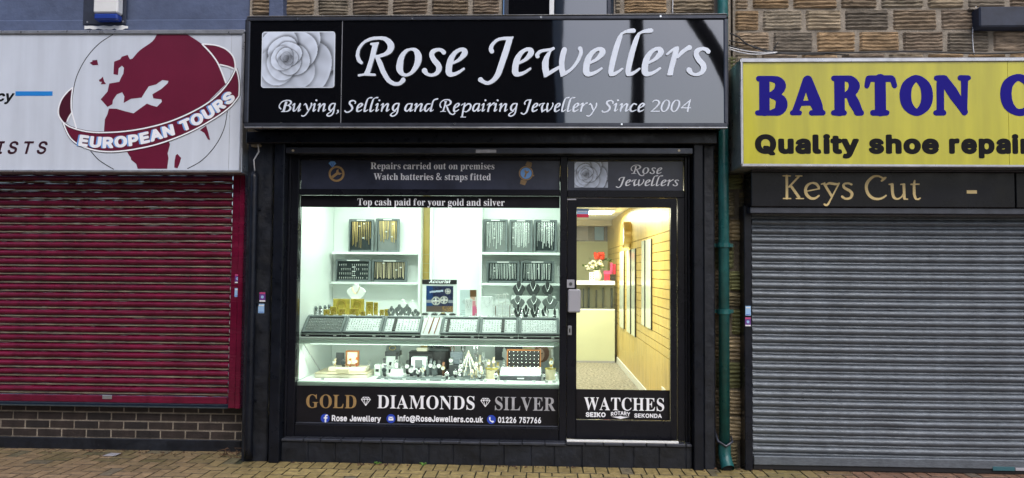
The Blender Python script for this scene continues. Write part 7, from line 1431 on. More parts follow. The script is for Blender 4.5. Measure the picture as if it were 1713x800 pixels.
printed('picture', pa_, pb2, pc_, pd_, .8165, 60, 56, watchpic, PO)
# leaflet with a woman in pink
a, b, c, d = rect(769, 485, 798, 528, .74); c = LZ + .001
LF = thing('leaflet', 'pale leaflet with a picture of a person in pink beside the watch poster', 'leaflet', ((a + b) / 2, .74, c))
def pinkpic(u, v):
    col = [.56, .66, .66]
    if u > .58:
        col = [.62, .60, .56]
        if v < .60 and abs(u - .80) < .17 + .05 * math.sin(9 * v): col = [.55, .12, .22] if v < .40 else [.55, .22, .25]
        if .60 < v < .78 and abs(u - .76) < .13: col = [.55, .36, .27]
        if v > .74 and abs(u - .76) < .18: col = [.14, .07, .03]
    else:
        if math.hypot((u - .3) * .7, v - .55) < .10: col = [.48, .55, .54]
        if v < .3 and int(v * 40) % 3 == 0 and .1 < u < .5: col = [.40, .45, .45]
    return col
printed('print', a, b, c, d, .7385, 30, 40, pinkpic, LF); box1('card', M['felt_white'], LF, a, b, .74, .744, c, d, 0)
# white necklace cards and the flat white tray
for pa, pt, pb, lab in ((778, 500, 790, 'white necklace card standing before the leaflet'), (804, 496, 824, 'wide white necklace card behind the flat white tray')):
    Y = .60 if pa < 800 else .72; a, b, c, d = rect(pa, pt, pb, 522, Y); c = LZ + .001
    t = thing('necklace_card', lab, 'necklace card', ((a + b) / 2, Y, c), 'white necklace cards in the window')
    box1('card', M['felt_white'], t, a, b, Y, Y + .012, c, d, .003)
    MB().tube(smoothline([(a + .012, Y - .004, d - .004), ((a + b) / 2, Y - .004, (c + d) / 2), (b - .012, Y - .004, d - .004)], 5), .002, 5).ball(((a + b) / 2, Y - .006, (c + d) / 2), .007, 6, 4).build('necklace', M['silver'], t)
a, b = xx(783, 530, .48), xx(827, 530, .48)
FT = thing('ring_display', 'flat white tray of earrings in front of the wide necklace card', 'jewellery tray', ((a + b) / 2, .48, LZ))
MB().box(a, b, .47, .60, LZ + .001, LZ + .016).build('tray', M['felt_white'], FT, bevel=.004)
mb = MB()
for k in range(12): mb.ball((a + (b - a) * ((k % 6) + .5) / 6, .50 + .05 * (k // 6), LZ + .020), .005, 6, 4)
mb.build('earrings', M['silver'], FT)
# watches lying on white cushions before the poster
for i, (px, lab) in enumerate(((711, 'black watch on a white cushion at the left under the watch poster'), (727, 'black strapped watch on a white cushion under the watch poster'), (741, 'gold watch on a white cushion in the middle under the watch poster'), (757, 'black watch on a white cushion at the right under the watch poster'))):
    x, _ = at(px, 528, .55)
    t = thing('cushioned_watch', lab, 'watch', (x, .55, LZ), 'watches on cushions before the poster')
    box1('cushion', M['felt_white'], t, x - .034, x + .034, .53, .57, LZ + .001, LZ + .026, .008)
    box1('strap', M['leather'], t, x - .030, x + .030, .527, .573, LZ + .027, LZ + .036, .003)
    MB().lathe([(.017, 0), (.018, .006), (.013, .009)], (x, .55, LZ + .0365), 14).build('case', M['gold' if i == 2 else 'silver'], t)
# earring trees
for i, (pa, pt, lab) in enumerate(((834, 493, 'white earring stand with curled hooks right of the necklace cards'), (846, 492, 'white earring stand with curled hooks beside the dark busts'), (829, 510, 'low white earring stand with a dark pole at the front'), (841, 506, 'low white earring stand between the two taller ones'), (853, 509, 'low white earring stand in front of the black busts'))):
    Y = .78 if i < 2 else .56; x, z1 = at(pa, pt, Y)
    t = thing('earring_stand', lab, 'earring stand', (x, Y, LZ), 'earring stands in the window')
    MB().box(x - .028, x + .028, Y - .02, Y + .02, LZ + .001, LZ + .008).tube([(x, Y, LZ), (x, Y, z1 - .012)], .004, 6).build('pole', M['brown_leather'] if i == 2 or i == 4 else M['pearl'], t)
    mb = MB()
    for s in (-1, 1): mb.tube(smoothline([(x, Y, z1 - .014), (x + s * .010, Y, z1), (x + s * .024, Y, z1 - .006), (x + s * .026, Y, z1 - .022)], 4), .0035, 6)
    mb.build('hooks', M['pearl'], t)
    mb = MB()
    for r in range(3):
        zr__ = LZ + (z1 - LZ) * (.25 + .24 * r); mb.box(x - .030, x - .006, Y - .008, Y - .004, zr__ - .012, zr__ + .012).box(x + .006, x + .030, Y - .008, Y - .004, zr__ - .012, zr__ + .012)
    mb.build('cards', M['felt_white'], t)
for i, (px, m) in enumerate(((858, 'pearl'), (873, 'silver'), (886, 'pearl'), (901, 'silver'), (915, 'pearl'), (928, 'leather'))):
    Y = .50; x, z1 = at(px, 519 if i < 5 else 515, Y)
    t = thing('ring_cone', ['white ring cone at the front left of the bust group', 'silver ring cone at the front below the left black busts', 'white ring cone in the middle at the front of the bust group', 'silver ring cone at the front right of the middle black bust', 'white ring cone near the door post at the front', 'black bracelet cone nearest the door post'][i], 'ring cone', (x, Y, LZ), 'ring cones at the front right of the window')
    MB().lathe([(.018, 0), (.018, .004), (.013, .006), (.011, (z1 - LZ) * .7), (.003, z1 - LZ)], (x, Y, LZ + .001), 12).build('cone', M[m], t, smooth=True)
    MB().tube([(x + .014 * math.cos(q * .628), Y + .014 * math.sin(q * .628), LZ + .035) for q in range(11)], .003, 5).build('ring', M['silver'], t)
# ---------------------------------------------------------------- lower compartment
def blockpx(name, lab, cat, a, b, c, d, Y, dep, m, base=None, bev=.003):
    x0, x1, z0, z1 = rect(a, b, c, d, Y)
    if base is not None: z0 = base
    return block(name, lab, cat, x0, x1, Y, Y + dep, z0, z1, M[m], bev), x0, x1, z0, z1
F0 = DZ0 + .001
o, a, b, c, d = blockpx('presentation_box', 'large cream box under the watch group at the left of the lower shelf', 'box', 526, 626, 614, 637, .34, .30, 'box_cream', F0, .006)
box1('lid_edge', M['pale_gold'], o, a - .003, b + .003, .337, .643, d + .001, d + .008, .003)
top1 = d + .009
o, a, b, c, d2 = blockpx('presentation_box', 'smaller cream box stacked on the large cream box', 'box', 549, 615, 611, 620, .42, .18, 'box_cream', top1, .004)
top2 = max(d2, top1 + .02)
if d2 < top2: box1('lid_edge', M['pale_gold'], o, a, b, .42, .60, d2 + .001, top2, .003)
o, a, b, c, d = blockpx('watch_card', 'dark card standing on the cream boxes at the left', 'card', 562, 590, 576, 608, .58, .010, 'steel_dark', top2 + .001, .002)
x0, x1, z0, z1 = rect(578, 587, 600, 612, .54); z0 = top2 + .001
t = thing('framed_watch_stand', 'orange wooden frame round a cream panel on the stacked cream boxes', 'frame', ((x0 + x1) / 2, .54, z0))
MB().box(x0, x0 + .012, .54, .57, z0, z1).box(x1 - .012, x1, .54, .57, z0, z1).box(x0 + .012, x1 - .012, .54, .57, z1 - .012, z1).box(x0 + .012, x1 - .012, .54, .57, z0, z0 + .012).build('frame', M['orange_wood'], t, bevel=.002)
box1('panel', M['petal_white'], t, x0 + .012, x1 - .012, .555, .57, z0 + .012, z1 - .012, 0)
WN = [0]
def wrist_watch(px, pt, pbm, Y, base, strap, case, lab, wpx=None, dial='pearl'):
    x, z1 = at(px, pt, Y); z0 = base; h = max(.05, z1 - z0)
    t = thing('wrist_watch', lab, 'watch', (x, Y, z0), 'wrist watches standing on the lower shelf')
    wd = (wpx or 8) * (Y + 6.2) / FOC / 2; st = wd * .55
    prof = [(.012, 0), (.0, .06), (-.016, .25), (-.022, .5), (-.016, .78), (.0, .94), (.010, 1.0)]
    mb = MB(); rws_ = []
    for dy, v in prof: rws_.append([mb.v((x + s * st, Y + dy + k, z0 + v * h)) for s, k in ((-1, 0), (1, 0), (1, .006), (-1, .006))])
    for i in range(len(rws_) - 1):
        for k in range(4): mb._f([rws_[i][k], rws_[i][(k + 1) % 4], rws_[i + 1][(k + 1) % 4], rws_[i + 1][k]])
    mb._f(rws_[0]); mb._f(rws_[-1]); mb.build('strap', M[strap], t, smooth=False)
    zc__ = z0 + h * .62
    cs_ = MB().disc_y((x, zc__), wd, Y - .034, Y - .020, 18).box(x + wd - .001, x + wd + .004, Y - .030, Y - .024, zc__ - .003, zc__ + .003).build('case', M[case], t, bevel=.002)
    MB().disc_y((x, zc__), wd * .78, Y - .0365, Y - .0345, 18).build('dial', M[dial], t)
    MB().box(x - .0012, x + .0012, Y - .0385, Y - .037, zc__, zc__ + wd * .6).box(x, x + wd * .45, Y - .0385, Y - .037, zc__ - .001, zc__ + .001).build('hands', M['leather'], t)
    MB().box(x - wd * .8, x + wd * .8, Y - .005, Y + .022, z0, z0 + .004).build('stand', M['pearl'], t)
    return t
wrist_watch(561, 600, 0, .46, top2 + .001, 'pale_gold', 'gold', 'small gold watch at the left edge of the stacked cream boxes', 6)
wrist_watch(575, 601, 0, .44, top2 + .001, 'steel_dark', 'steel_dark', 'grey steel watch lying against the orange frame', 9, 'felt')
wrist_watch(586, 600, 0, .43, top2 + .001, 'orange_wood', 'gold', 'tan strapped watch in front of the orange frame', 7)
wrist_watch(597, 598, 0, .45, top2 + .001, 'amber', 'gold', 'small gold watch with a red brown strap right of the orange frame', 6)
o, a, b, c, d = blockpx('name_plate', 'pale gold wedge leaning on the front of the cream boxes', 'name plate', 561, 617, 584, 628, .31, .02, 'pale_gold', F0 + .05, .003)
c0 = F0
# base mats
def mat_(a, b, Y, dep, lab, base=F0, th=.012, m='tray'):
    x0, x1 = xx(a, 635, Y), xx(b, 635, Y); block('display_mat', lab, 'display mat', x0, x1, Y, Y + dep, base, base + th, M[m], .003); return base + th + .001
mt1 = mat_(629, 702, .30, .22, 'grey mat under the watches left of the black boxes')
mt2 = mat_(703, 745, .26, .20, 'grey mat with a low bow in front of the black boxes')
mt3 = mat_(751, 808, .30, .22, 'grey mat under the wire watch stand')
o, a, b, c, d = blockpx('watch_box', 'open grey watch box with a gold bracelet tilted at the back of the lower shelf', 'box', 644, 588, 668, 596, .70, .12, 'steel_dark', None, .003)
block('riser', 'white block under the open grey watch box', 'riser', a + .01, b - .01, .71, .81, F0, c - .001, M['white'])
q = MB(); q.obox(((a + b) / 2, .76, d + .035), (b - a, .006, .085), Matrix.Rotation(rad(-35), 3, 'X')); q.build('lid', M['bust_grey'], o, bevel=.002)
MB().tube([((a + b) / 2 + .03 * math.cos(k * .5236), .715 + .01 * math.sin(k * .5236), d + .03 + .018 * math.sin(k * .5236)) for k in range(13)], .004, 5).build('bracelet', M['gold'], o)
x, _ = at(664, 620, .45)
t = thing('round_plinth', 'white stepped round plinth holding a watch', 'plinth', (x, .45, mt1)); MB().lathe([(.085, 0), (.085, .02), (.06, .022), (.055, .055), (.05, .057)], (x, .45, mt1), 24).build('drum', M['white'], t, smooth=False)
wrist_watch(643, 600, 0, .42, mt1, 'leather', 'silver', 'white faced watch on a black strap, leftmost on the grey mat', 9)
wrist_watch(644, 611, 0, .36, mt1, 'steel_dark', 'steel_dark', 'dark faced watch standing before the leftmost watch on the grey mat', 8, 'felt')
wrist_watch(664, 590, 0, .56, F0, 'leather', 'silver', 'tall white faced watch behind the round plinth', 8)
wrist_watch(664, 604, 0, .45, mt1 + .058, 'silver', 'silver', 'silver watch standing on the white round plinth', 8)
wrist_watch(682, 603, 0, .50, F0 + .014, 'leather', 'silver', 'black strapped watch in front of the black box', 8)
wrist_watch(689, 612, 0, .40, mt1, 'steel_dark', 'silver', 'steel watch at the right of the first grey mat', 10)
o, a, b, c, d = blockpx('watch_box', 'tiny clear box near the front beside the first grey mat', 'box', 626, 610, 636, 626, .50, .06, 'glass_sheen', F0, .004)
box1('contents', M['leather'], o, a + .012, b - .012, .494, .499, (c + d) / 2 - .012, (c + d) / 2 + .012, .001)
# black boxes
o, a, b, c, d = blockpx('watch_box', 'wide black box at the back of the lower shelf, left of the round black one', 'box', 684, 591, 724, 612, .62, .14, 'leather', F0, .004)
box1('lid', M['leather'], o, a - .002, b + .002, .617, .763, d + .001, d + .012, .003)
tb1 = d + .013
o, a, b, c, d = blockpx('gift_card', 'cream card folded on top of the wide black box', 'card', 697, 582, 715, 596, .66, .05, 'box_cream', tb1, .002)
o, a, b, c, d = blockpx('watch_box', 'white watch box open in front of the wide black box', 'box', 688, 598, 713, 612, .50, .10, 'felt_white', F0 + .06, .003)
block('riser', 'dark block under the open white watch box', 'riser', a + .004, b - .004, .505, .595, F0, F0 + .059, M['steel_dark'])
box1('watch_inside', M['bust_grey'], o, a + .035, b - .035, .492, .4995, c + .018, d - .022, .003)
x, z1 = at(734, 583, .60); xr = xx(752, 583, .60) - x
t = thing('watch_box', 'round black drum box in the middle of the lower shelf', 'box', (x, .60 + xr, F0))
MB().lathe([(xr, 0), (xr, z1 - F0 - .03)], (x, .60 + xr, F0), 28).build('drum', M['leather'], t, bevel=.003)
MB().lathe([(xr + .003, 0), (xr + .003, .028)], (x, .60 + xr, z1 - .029), 28).build('lid', M['bust_dark'], t, bevel=.003)
for k, (px, pt) in enumerate(((719, 576), (728, 574), (738, 577))):
    xk, zk = at(px, pt, .58 + xr); MB().lathe([(.022, 0), (.022, max(.02, zk - z1))], (xk, .58 + xr, z1), 14).build('knob', M['bust_dark'], t)
wrist_watch(721, 600, 0, .44, mt2, 'steel_dark', 'silver', 'steel watch on the tall grey stand before the black drum', 8)
wrist_watch(735, 601, 0, .46, mt2, 'leather', 'silver', 'white faced watch on a black strap before the black drum', 8)
wrist_watch(748, 619, 0, .34, F0, 'leather', 'silver', 'small white faced watch at the front right of the black drum', 7)
o, a, b, c, d = blockpx('watch_stand', 'tall grey wedge stand before the black drum', 'stand', 713, 612, 731, 631, .48, .06, 'tray', mt2, .006)
o, a, b, c, d = blockpx('watch_box', 'open grey watch box lined in silver right of the black drum', 'box', 751, 611, 772, 624, .50, .10, 'steel_dark', F0, .003)
q = MB(); q.obox(((a + b) / 2, .585, d + .055), (b - a, .008, .115), Matrix.Rotation(rad(-12), 3, 'X')); q.build('lid', M['galv'], o, bevel=.003)
wrist_watch(755, 598, 0, .52, d + .002, 'silver', 'silver', 'silver watch propped in the open grey box', 8)
wrist_watch(762, 617, 0, .36, mt3, 'steel_dark', 'silver', 'steel watch at the left of the mat under the wire stand', 7)
# hanging watches on hooks from the shelf
for i, (px, pt, pb) in enumerate(((757, 577, 590), (775, 574, 589), (796, 576, 601))):
    Y = .66; x, z1 = at(px, pt, Y); z0 = at(px, pb, Y)[1]
    t = thing('hook_stand', ['brown watch looped on a tall hook above the open grey box', 'black watch looped on a tall hook behind the wire stand', 'charm bracelet looped on the rightmost tall hook'][i], 'hook stand', (x, Y, F0), 'tall hook stands on the lower shelf')
    MB().tube([(x, Y + .02, F0), (x, Y + .02, z1)], .0022, 6).box(x - .02, x + .02, Y, Y + .04, F0, F0 + .004).build('hook', M['silver'], t)
    hh = (z1 - z0) / 2; MB().tube([(x + .016 * math.cos(k * .449), Y, z0 + hh + hh * math.sin(k * .449)) for k in range(15)], .005, 6).build('loop', M[('brown_leather', 'leather', 'silver')[i]], t)
    MB().disc_y((x, z0 + hh * .5), .013, Y - .012, Y - .004, 14).build('charm', M['silver'], t)
# wire tree of pearl watches
x, z1 = at(784, 590, .46)
t = thing('wire_stand', 'pale wire cone stand draped with bracelets at the middle of the lower shelf', 'stand', (x, .46, mt3))
mb = MB()
for k in range(10):
    a_ = k * .628; r_ = .105; mb.tube(smoothline([(x, .46, z1 + .01 * (k % 3)), (x + r_ * .45 * math.cos(a_), .46 + r_ * .35 * math.sin(a_), mt3 + (z1 - mt3) * .55), (x + r_ * math.cos(a_), .46 + r_ * .7 * math.sin(a_), mt3 + .012)], 5), .0045, 5)
mb.build('wires', M['pearl'], t)
mb = MB()
for k in range(40):
    a_ = k * 2.4; v = (k + .5) / 40; mb.ball((x + .10 * (1 - v) * math.cos(a_), .45 + .07 * (1 - v) * math.sin(a_), mt3 + .012 + v * (z1 - mt3)), .007, 6, 4)
mb.build('beads', M['pale_gold'], t)
gw = [(771, 600, 'silver', 'leather', 'black strapped watch left of the pale wire cone'), (797, 606, 'gold', 'pale_gold', 'slim gold watch at the right edge of the wire cone'), (803, 594, 'gold', 'pale_gold', 'tall gold watch behind the gold drum stand'), (809, 588, 'steel_dark', 'silver', 'tallest steel watch behind the gold drum stand'), (818, 602, 'gold', 'pale_gold', 'gold watch standing on the left gold drum'), (826, 598, 'gold', 'pale_gold', 'gold watch with a round face on the left gold drum'), (843, 602, 'silver', 'silver', 'silver watch just left of the orange ring case'), (805, 613, 'gold', 'pale_gold', 'small gold watch between the wire cone and the gold drum'), (803, 624, 'steel_dark', 'leather', 'small black watch at the front left of the gold drum')]
x, z1 = at(822, 618, .40); 
def gold_drum(px, pt, w_, lab, Y=.40):
    x, z1 = at(px, pt, Y); r = w_ * (Y + 6.2) / FOC / 2
    t = thing('gold_drum', lab, 'display drum', (x, Y + r, F0), 'gold drums on the lower shelf')
    MB().lathe([(r, 0), (r, z1 - F0 - .008)], (x, Y + r, F0), 24).build('drum', M['pale_gold'], t, smooth=False)
    MB().lathe([(r * 1.12, 0), (r * 1.12, .007)], (x, Y + r, z1 - .0075), 24).build('top_plate', M['gold_soft'], t)
    return z1 + .0005, Y + r
zd1, yd1 = gold_drum(822, 617, 20, 'gold drum stand left of the white ring box')
zd2, yd2 = gold_drum(921, 617, 17, 'gold drum stand at the right end of the lower shelf')
for px, pt, cse, stp, lab in gw:
    on = 'on the left gold drum' in lab
    wrist_watch(px, pt, 0, yd1 + .01 if on else (.62 if 'behind' in lab or 'ring case' in lab else .36), zd1 if on else (F0 + (.013 if px < 800 else 0)), stp, cse, lab, 6.5)
wrist_watch(922, 600, 0, yd2 + .01, zd2, 'gold', 'gold', 'gold watch standing on the right gold drum', 8)
wrist_watch(924, 585, 0, .72, F0, 'pearl', 'silver', 'tall pearl watch behind the right gold drum', 6)
wrist_watch(910, 622, 0, .36, F0, 'leather', 'silver', 'small dark watch between the ring box and the right gold drum', 5)
wrist_watch(931, 622, 0, .34, F0, 'silver', 'silver', 'small silver watch against the door post', 5)
# ring case
x0, x1, z0, z1 = rect(848, 585, 905, 617, .52); 
t = thing('ring_case', 'open black ring case with an orange wooden rim and five rows of rings', 'ring case', ((x0 + x1) / 2, .52, z0))
MB().box(x0, x0 + .009, .50, .55, z0, z1).box(x1 - .009, x1, .50, .55, z0, z1).box(x0 + .009, x1 - .009, .50, .55, z1 - .009, z1).box(x0 + .009, x1 - .009, .50, .55, z0, z0 + .009).build('rim', M['orange_wood'], t, bevel=.002)
box1('pad', M['leather'], t, x0 + .009, x1 - .009, .53, .55, z0 + .009, z1 - .009, 0)
ringmesh = None
for r in range(5):
    for k in range(8):
        xk, zk = x0 + .022 + (x1 - x0 - .044) * k / 7, z0 + .02 + (z1 - z0 - .04) * r / 4
        if ringmesh is None:
            ro = MB().ball((0, 0, 0), .0075, 8, 5, sy=.7, sz=.8).build('ring', M['silver'], t, smooth=True); ringmesh = ro.data; ringmesh.transform(Matrix.Translation(wloc(t))); 
        else:
            ro = bpy.data.objects.new('ring', ringmesh); C.objects.link(ro); ro.parent = t
        ro.location = Vector((xk, .526, zk)) - wloc(t)
# white ring box in front
x0, x1 = xx(836, 635, .36), xx(906, 635, .36); zf0, zf1 = zy(870, 640, .34), zy(870, 630, .34)
RBx = thing('ring_box', 'white pad of large rings with a grey front standing before the ring case', 'ring display', ((x0 + x1) / 2, .36, F0))
box1('front', M['galv_dark'], RBx, x0, x1, .34, .50, F0, zf1, .004)
q = MB(); zt2 = zy(870, 616, .50); v0 = Vector((0, .345, zf1 + .002)); v1 = Vector((0, .495, zt2)); dd = (v1 - v0); ln = dd.length; dd.normalize(); nn = Vector((0, -dd.z, dd.y)); RR_ = Matrix(((1, 0, 0), (0, dd.y, nn.y), (0, dd.z, nn.z)))
q.obox((v0 + v1) / 2 + Vector(((x0 + x1) / 2, 0, 0)) + nn * .006, (x1 - x0 - .006, ln, .012), RR_); q.build('pad', M['felt_white'], RBx, bevel=.003)
for r in range(2):
    for k in range(9):
        p = v0 + dd * ln * (.28 + .44 * r) + nn * .020 + Vector((x0 + .03 + (x1 - x0 - .06) * k / 8, 0, 0))
        MB().tube([p + Vector((.012 * math.cos(a_ * .7854), 0, 0)) + nn * (.008 * math.sin(a_ * .7854)) for a_ in range(9)], .0028, 5).ball(p + nn * .009, .005, 6, 4).build('ring', M['silver' if (k + r) % 3 else 'gold'], RBx)
box1('name_mark', M['plastic_white'], RBx, (x0 + x1) / 2 - .03, (x0 + x1) / 2 + .03, .338, .3395, F0 + (zf1 - F0) * .4, F0 + (zf1 - F0) * .65, 0)
block('riser', 'dark riser carrying the ring case', 'riser', xx(850, 610, .53), xx(903, 610, .53), .52, .60, F0, z0 - .001, M['steel_dark'])
# pictures at the back of the lower compartment
a, b, c, d = rect(828, 576, 874, 614, .80)
t = thing('counter_card', 'dark picture card of a bracelet behind the gold watches', 'card', ((a + b) / 2, .80, F0)); c = F0
def dark(u, v):
    if v < .45: return (.36, .38, .36)
    s = math.sin(9 * u + 7 * v); return (.5, .5, .48) if abs(u - .45 - .2 * (v - .6)) < .2 and s > .2 else (.02, .022, .024)
printed('print', a, b, c, d, .7985, 40, 40, dark, t); box1('board', M['felt_white'], t, a, b, .80, .806, c, d, 0)
a, b, c, d = rect(875, 575, 925, 614, .86); c = F0
t = thing('counter_card', 'picture card of a woman with auburn hair behind the ring case', 'card', ((a + b) / 2, .86, c))
def woman(u, v):
    col = (.48, .40, .24) if u < .3 else (.42, .38, .30)
    hair = math.hypot((u - .62) / .26, (v - .68) / .32) < 1
    face = math.hypot((u - .56) / .15, (v - .62) / .22) < 1
    if v < .42 and abs(u - .62) < .34: col = (.34, .38, .40)
    if hair: col = (.16, .06, .025)
    if face: col = (.55, .35, .26)
    if face and abs(v - .66) < .022 and (abs(u - .50) < .035 or abs(u - .62) < .035): col = (.06, .03, .02)
    if face and abs(v - .52) < .02 and abs(u - .56) < .05: col = (.4, .08, .08)
    return col
printed('print', a, b, c, d, .8585, 60, 60, woman, t); box1('board', M['felt_white'], t, a, b, .86, .866, c, d, 0)
# more small stock, price tickets and cushions
rn = random.Random(77)
tick = None
for k, (px, Y) in enumerate([(520 + 13.5 * i, .445 + .03 * (i % 3)) for i in range(31)]):
    x, _ = at(px, 531, Y)
    if x > part_x - .03: continue
    sc = rn.uniform(.8, 1.25)
    if tick is None:
        tick = MB().obox((0, 0, .010), (.030, .003, .020), Matrix.Rotation(rad(-14), 3, 'X')).box(-.010, .010, .0, .012, 0, .002).build('price_ticket', M['plastic_white'], None, (0, 0, 0)); o = tick
    else: o = tick.copy(); C.objects.link(o)
    o.location = (x, Y, LZ + .001); o.rotation_euler.z = rn.uniform(-.3, .3); o.scale = (sc, sc, sc)
    tag(o, 'tiny white price ticket standing along the ledge behind the slanted trays', 'price ticket', 'price tickets along the window ledge')
tick2 = None
for k, px in enumerate((540, 640, 652, 676, 700, 716, 741, 765, 781, 799, 812, 830, 845, 893, 914, 927)):
    Y = .215 + .02 * (k % 2); x, _ = at(px, 637, Y); o = tick.copy(); C.objects.link(o); o.location = (x, Y, F0); o.rotation_euler.z = rn.uniform(-.4, .4); o.scale = (1, 1, 1)
    tag(o, 'tiny white price ticket at the front edge of the lower shelf', 'price ticket', 'price tickets along the lower shelf')
for k, (px, Y, m, lab) in enumerate(((618, .62, 'gold', 'gold ring on a white cushion before the tall gold card'), (575, .50, 'gold', 'gold ring on a white cushion before the square gold card'), (560, .48, 'gold', 'gold ring on a white cushion before the narrow gold card'), (592, .48, 'gold', 'gold ring on a white cushion before the card with the bow'), (640, .47, 'gold', 'gold ring on a white cushion before the short gold cards'), (661, .49, 'silver', 'silver ring on a white cushion before the grey busts'), (680, .48, 'silver', 'silver ring on a white cushion before the third grey bust'), (771, .50, 'silver', 'silver ring on a white cushion before the leaflet'), (796, .47, 'silver', 'silver ring on a white cushion before the flat white tray'))):
    x, _ = at(px, 530, Y); t = thing('cushioned_ring', lab, 'ring', (x, Y, LZ), 'rings on cushions along the ledge')
    box1('cushion', M['felt_white'], t, x - .018, x + .018, Y - .014, Y + .014, LZ + .001, LZ + .020, .006)
    MB().tube([(x + .011 * math.cos(q * .628), Y, LZ + .027 + .011 * math.sin(q * .628)) for q in range(11)], .0028, 5).ball((x, Y, LZ + .041), .005, 6, 4).build('band', M[m], t)
for px, pt, Y, stp, cse, lab in ((653, 606, .62, 'leather', 'silver', 'slim watch between the two tall watches behind the round plinth'), (674, 607, .66, 'silver', 'silver', 'silver watch behind the round plinth near the black box'), (700, 616, .36, 'leather', 'silver', 'black strapped watch at the front left of the grey wedge stand'), (708, 611, .40, 'silver', 'gold', 'two tone watch just left of the grey wedge stand'), (727, 604, .50, 'silver', 'silver', 'silver watch between two watches before the black drum'), (742, 606, .42, 'brown_leather', 'gold', 'brown strapped gold watch before the black drum'), (770, 613, .34, 'silver', 'silver', 'silver watch at the front left of the wire cone'), (790, 618, .33, 'pale_gold', 'gold', 'gold watch at the front of the wire cone'), (813, 600, .66, 'pearl', 'silver', 'pale watch standing behind the left gold drum'), (833, 606, .60, 'gold', 'pale_gold', 'gold watch between the left gold drum and the ring case'), (830, 622, .33, 'leather', 'silver', 'small black watch between the gold drum and the white ring box'), (608, 612, .62, 'leather', 'gold', 'lone black strapped watch behind the right end of the cream boxes'), (618, 603, .70, 'silver', 'silver', 'lone silver watch at the back right of the cream boxes')):
    wrist_watch(px, pt, 0, Y, F0 + (.013 if .30 <= Y < .52 and px < 808 and px > 630 else 0), stp, cse, lab, 7)
# ================================================================== across the street
OB = thing('brick_building', 'dark building across the street mirrored in the left of the black sign', 'building', (-11, -15, 0))
ob = MB().box(-24, .34, -22, -14, -.05, 11.5); ob.build('wall', M['opp_dark'], OB)
for k in range(6):
    for r in range(3): box1('window', M['void'], OB, -20 + k * 3.2, -18.6 + k * 3.2, -13.99, -13.95, 1.2 + r * 3.2, 3.0 + r * 3.2, 0)
box1('pale_quoin', M['opp_pale'], OB, .345, .62, -14.6, -14.0, -.05, 11.5, .02)
LP = thing('lamp_column', 'tall dark lamp column across the street mirrored in the black sign', 'lamp post', (1.86, -9.3, 0))
MB().tube([(1.86, -9.3, -.05), (1.86, -9.3, 1.2), (1.88, -9.3, 4), (1.84, -9.3, 11)], [.16, .135, .13, .12], 14).build('column', M['bark'], LP, smooth=True)
box1('lantern', M['opp_dark'], LP, 1.64, 2.04, -9.5, -9.1, 10.9, 11.3, .04)
TR = thing('street_tree', 'bare leaning tree across the street mirrored at the right end of the black sign', 'tree', (4.2, -9.3, 0))
MB().tube(smoothline([(4.35, -9.3, -.05), (4.25, -9.3, 2.5), (4.02, -9.3, 4.6), (3.82, -9.3, 5.5), (3.45, -9.3, 6.2), (3.0, -9.3, 7.0), (2.7, -9.3, 8.4), (2.6, -9.3, 10)], 5), [.30, .29, .28, .27, .26, .25, .24, .22, .22, .21, .21, .2, .2, .19, .19, .18, .18, .18, .17, .17, .16, .16, .16, .15, .15, .15, .14, .14, .13, .12, .11, .10, .09, .08, .06, .05], 12).build('trunk', M['bark'], TR, smooth=True)
for k in range(7):
    z = 7 + k * .45; a_ = k * 2.2; x = 3.0 - k * .06
    MB().tube([(x, -9.3, z), (x + .8 * math.cos(a_), -9.3 + .8 * math.sin(a_), z + .6), (x + 1.5 * math.cos(a_), -9.3 + 1.5 * math.sin(a_), z + 1.5)], [.07, .045, .015], 7).build('limb', M['bark'], TR, smooth=True)
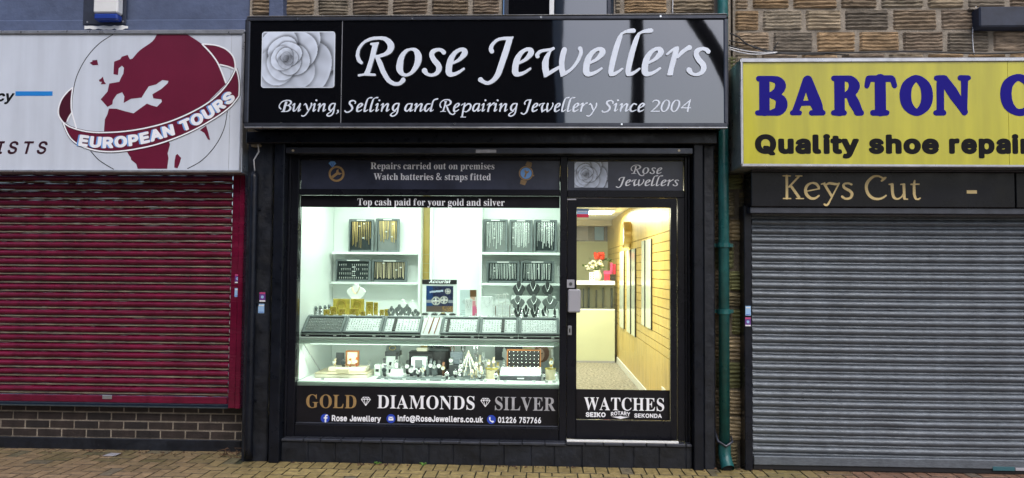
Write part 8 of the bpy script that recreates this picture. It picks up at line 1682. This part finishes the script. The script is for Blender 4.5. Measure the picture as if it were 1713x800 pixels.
# ================================================================== litter and moss along the walls
rn = random.Random(12); lt = MB()
for cx_, n, sp in ((520, 4, .15), (620, 8, .2), (650, 10, .25), (690, 6, .2), (860, 9, .12), (880, 8, .15), (925, 5, .2), (1190, 6, .2), (1225, 12, .25), (1250, 8, .2)):
    x, _ = at(cx_, 772, 0)
    for k in range(n):
        p = (x + rn.uniform(-sp, sp), (-.03 if cx_ < 1200 else .02) - abs(rn.gauss(0, .035)), .006); s_ = rn.uniform(.008, .024)
        lt.obox(p, (s_, s_ * .6, .003), Matrix.Rotation(rn.uniform(0, 6.3), 3, 'Z') @ Matrix.Rotation(rn.uniform(-.6, .6), 3, 'X'))
for k in range(60):
    p = (rn.uniform(-4.4, -2.5), rn.uniform(.05, .27), .006); s_ = rn.uniform(.008, .026)
    lt.obox(p, (s_, s_ * .55, .003), Matrix.Rotation(rn.uniform(0, 6.3), 3, 'Z') @ Matrix.Rotation(rn.uniform(-.6, .6), 3, 'X'))
tag(lt.build('leaf_litter', M['dry_leaf'], None, (-1.6, -.03, 0)), 'brown leaf fragments scattered along the foot of the shop walls', 'leaf litter', kind='stuff')
for cx_, Y, lab in ((632, -.03, 'small green weed at the foot of the wall under the window display'), (708, -.03, 'tiny green weed at the foot of the wall under the word diamonds')):
    x, z = at(cx_, 771, Y); mb = MB()
    for k in range(9):
        a_ = rn.uniform(0, 6.28); mb.obox((x + .020 * math.cos(a_), Y - abs(.012 * math.sin(a_)), .008 + .008 * rn.random()), (.024, .010, .002), Matrix.Rotation(a_, 3, 'Z') @ Matrix.Rotation(rn.uniform(-.7, -.1), 3, 'Y'))
    tag(mb.build('weed', mat('weed_leaf', (.10, .22, .03), .6), None, (x, Y, 0)), lab, 'weed')
tw = MB()
for k in range(14):
    x, _ = at(387, 757, .1); p = Vector((x + rn.uniform(-.09, .09), .10 + rn.uniform(-.06, .10), .01)); tw.tube([p, p + Vector((rn.uniform(-.05, .05), 0, rn.uniform(.01, .05))), p + Vector((rn.uniform(-.08, .08), rn.uniform(-.04, .04), rn.uniform(.0, .06)))], .003, 5)
tag(tw.build('dead_twigs', M['dry_leaf'], None, (xx(387, 757, .1), .1, 0)), 'heap of dead brown twigs at the foot of the black conduit', 'twigs', kind='stuff')
x, z = at(190, 752, .12)
tag(MB().prism([(x - .06, .004), (x + .03, .004), (x + .07, .014), (x - .02, .016)], .05, .12).build('litter_scrap', M['plastic_grey'], None, (x, .1, 0), bevel=.002), 'grey scrap of litter on the bricks under the maroon shutter', 'litter')
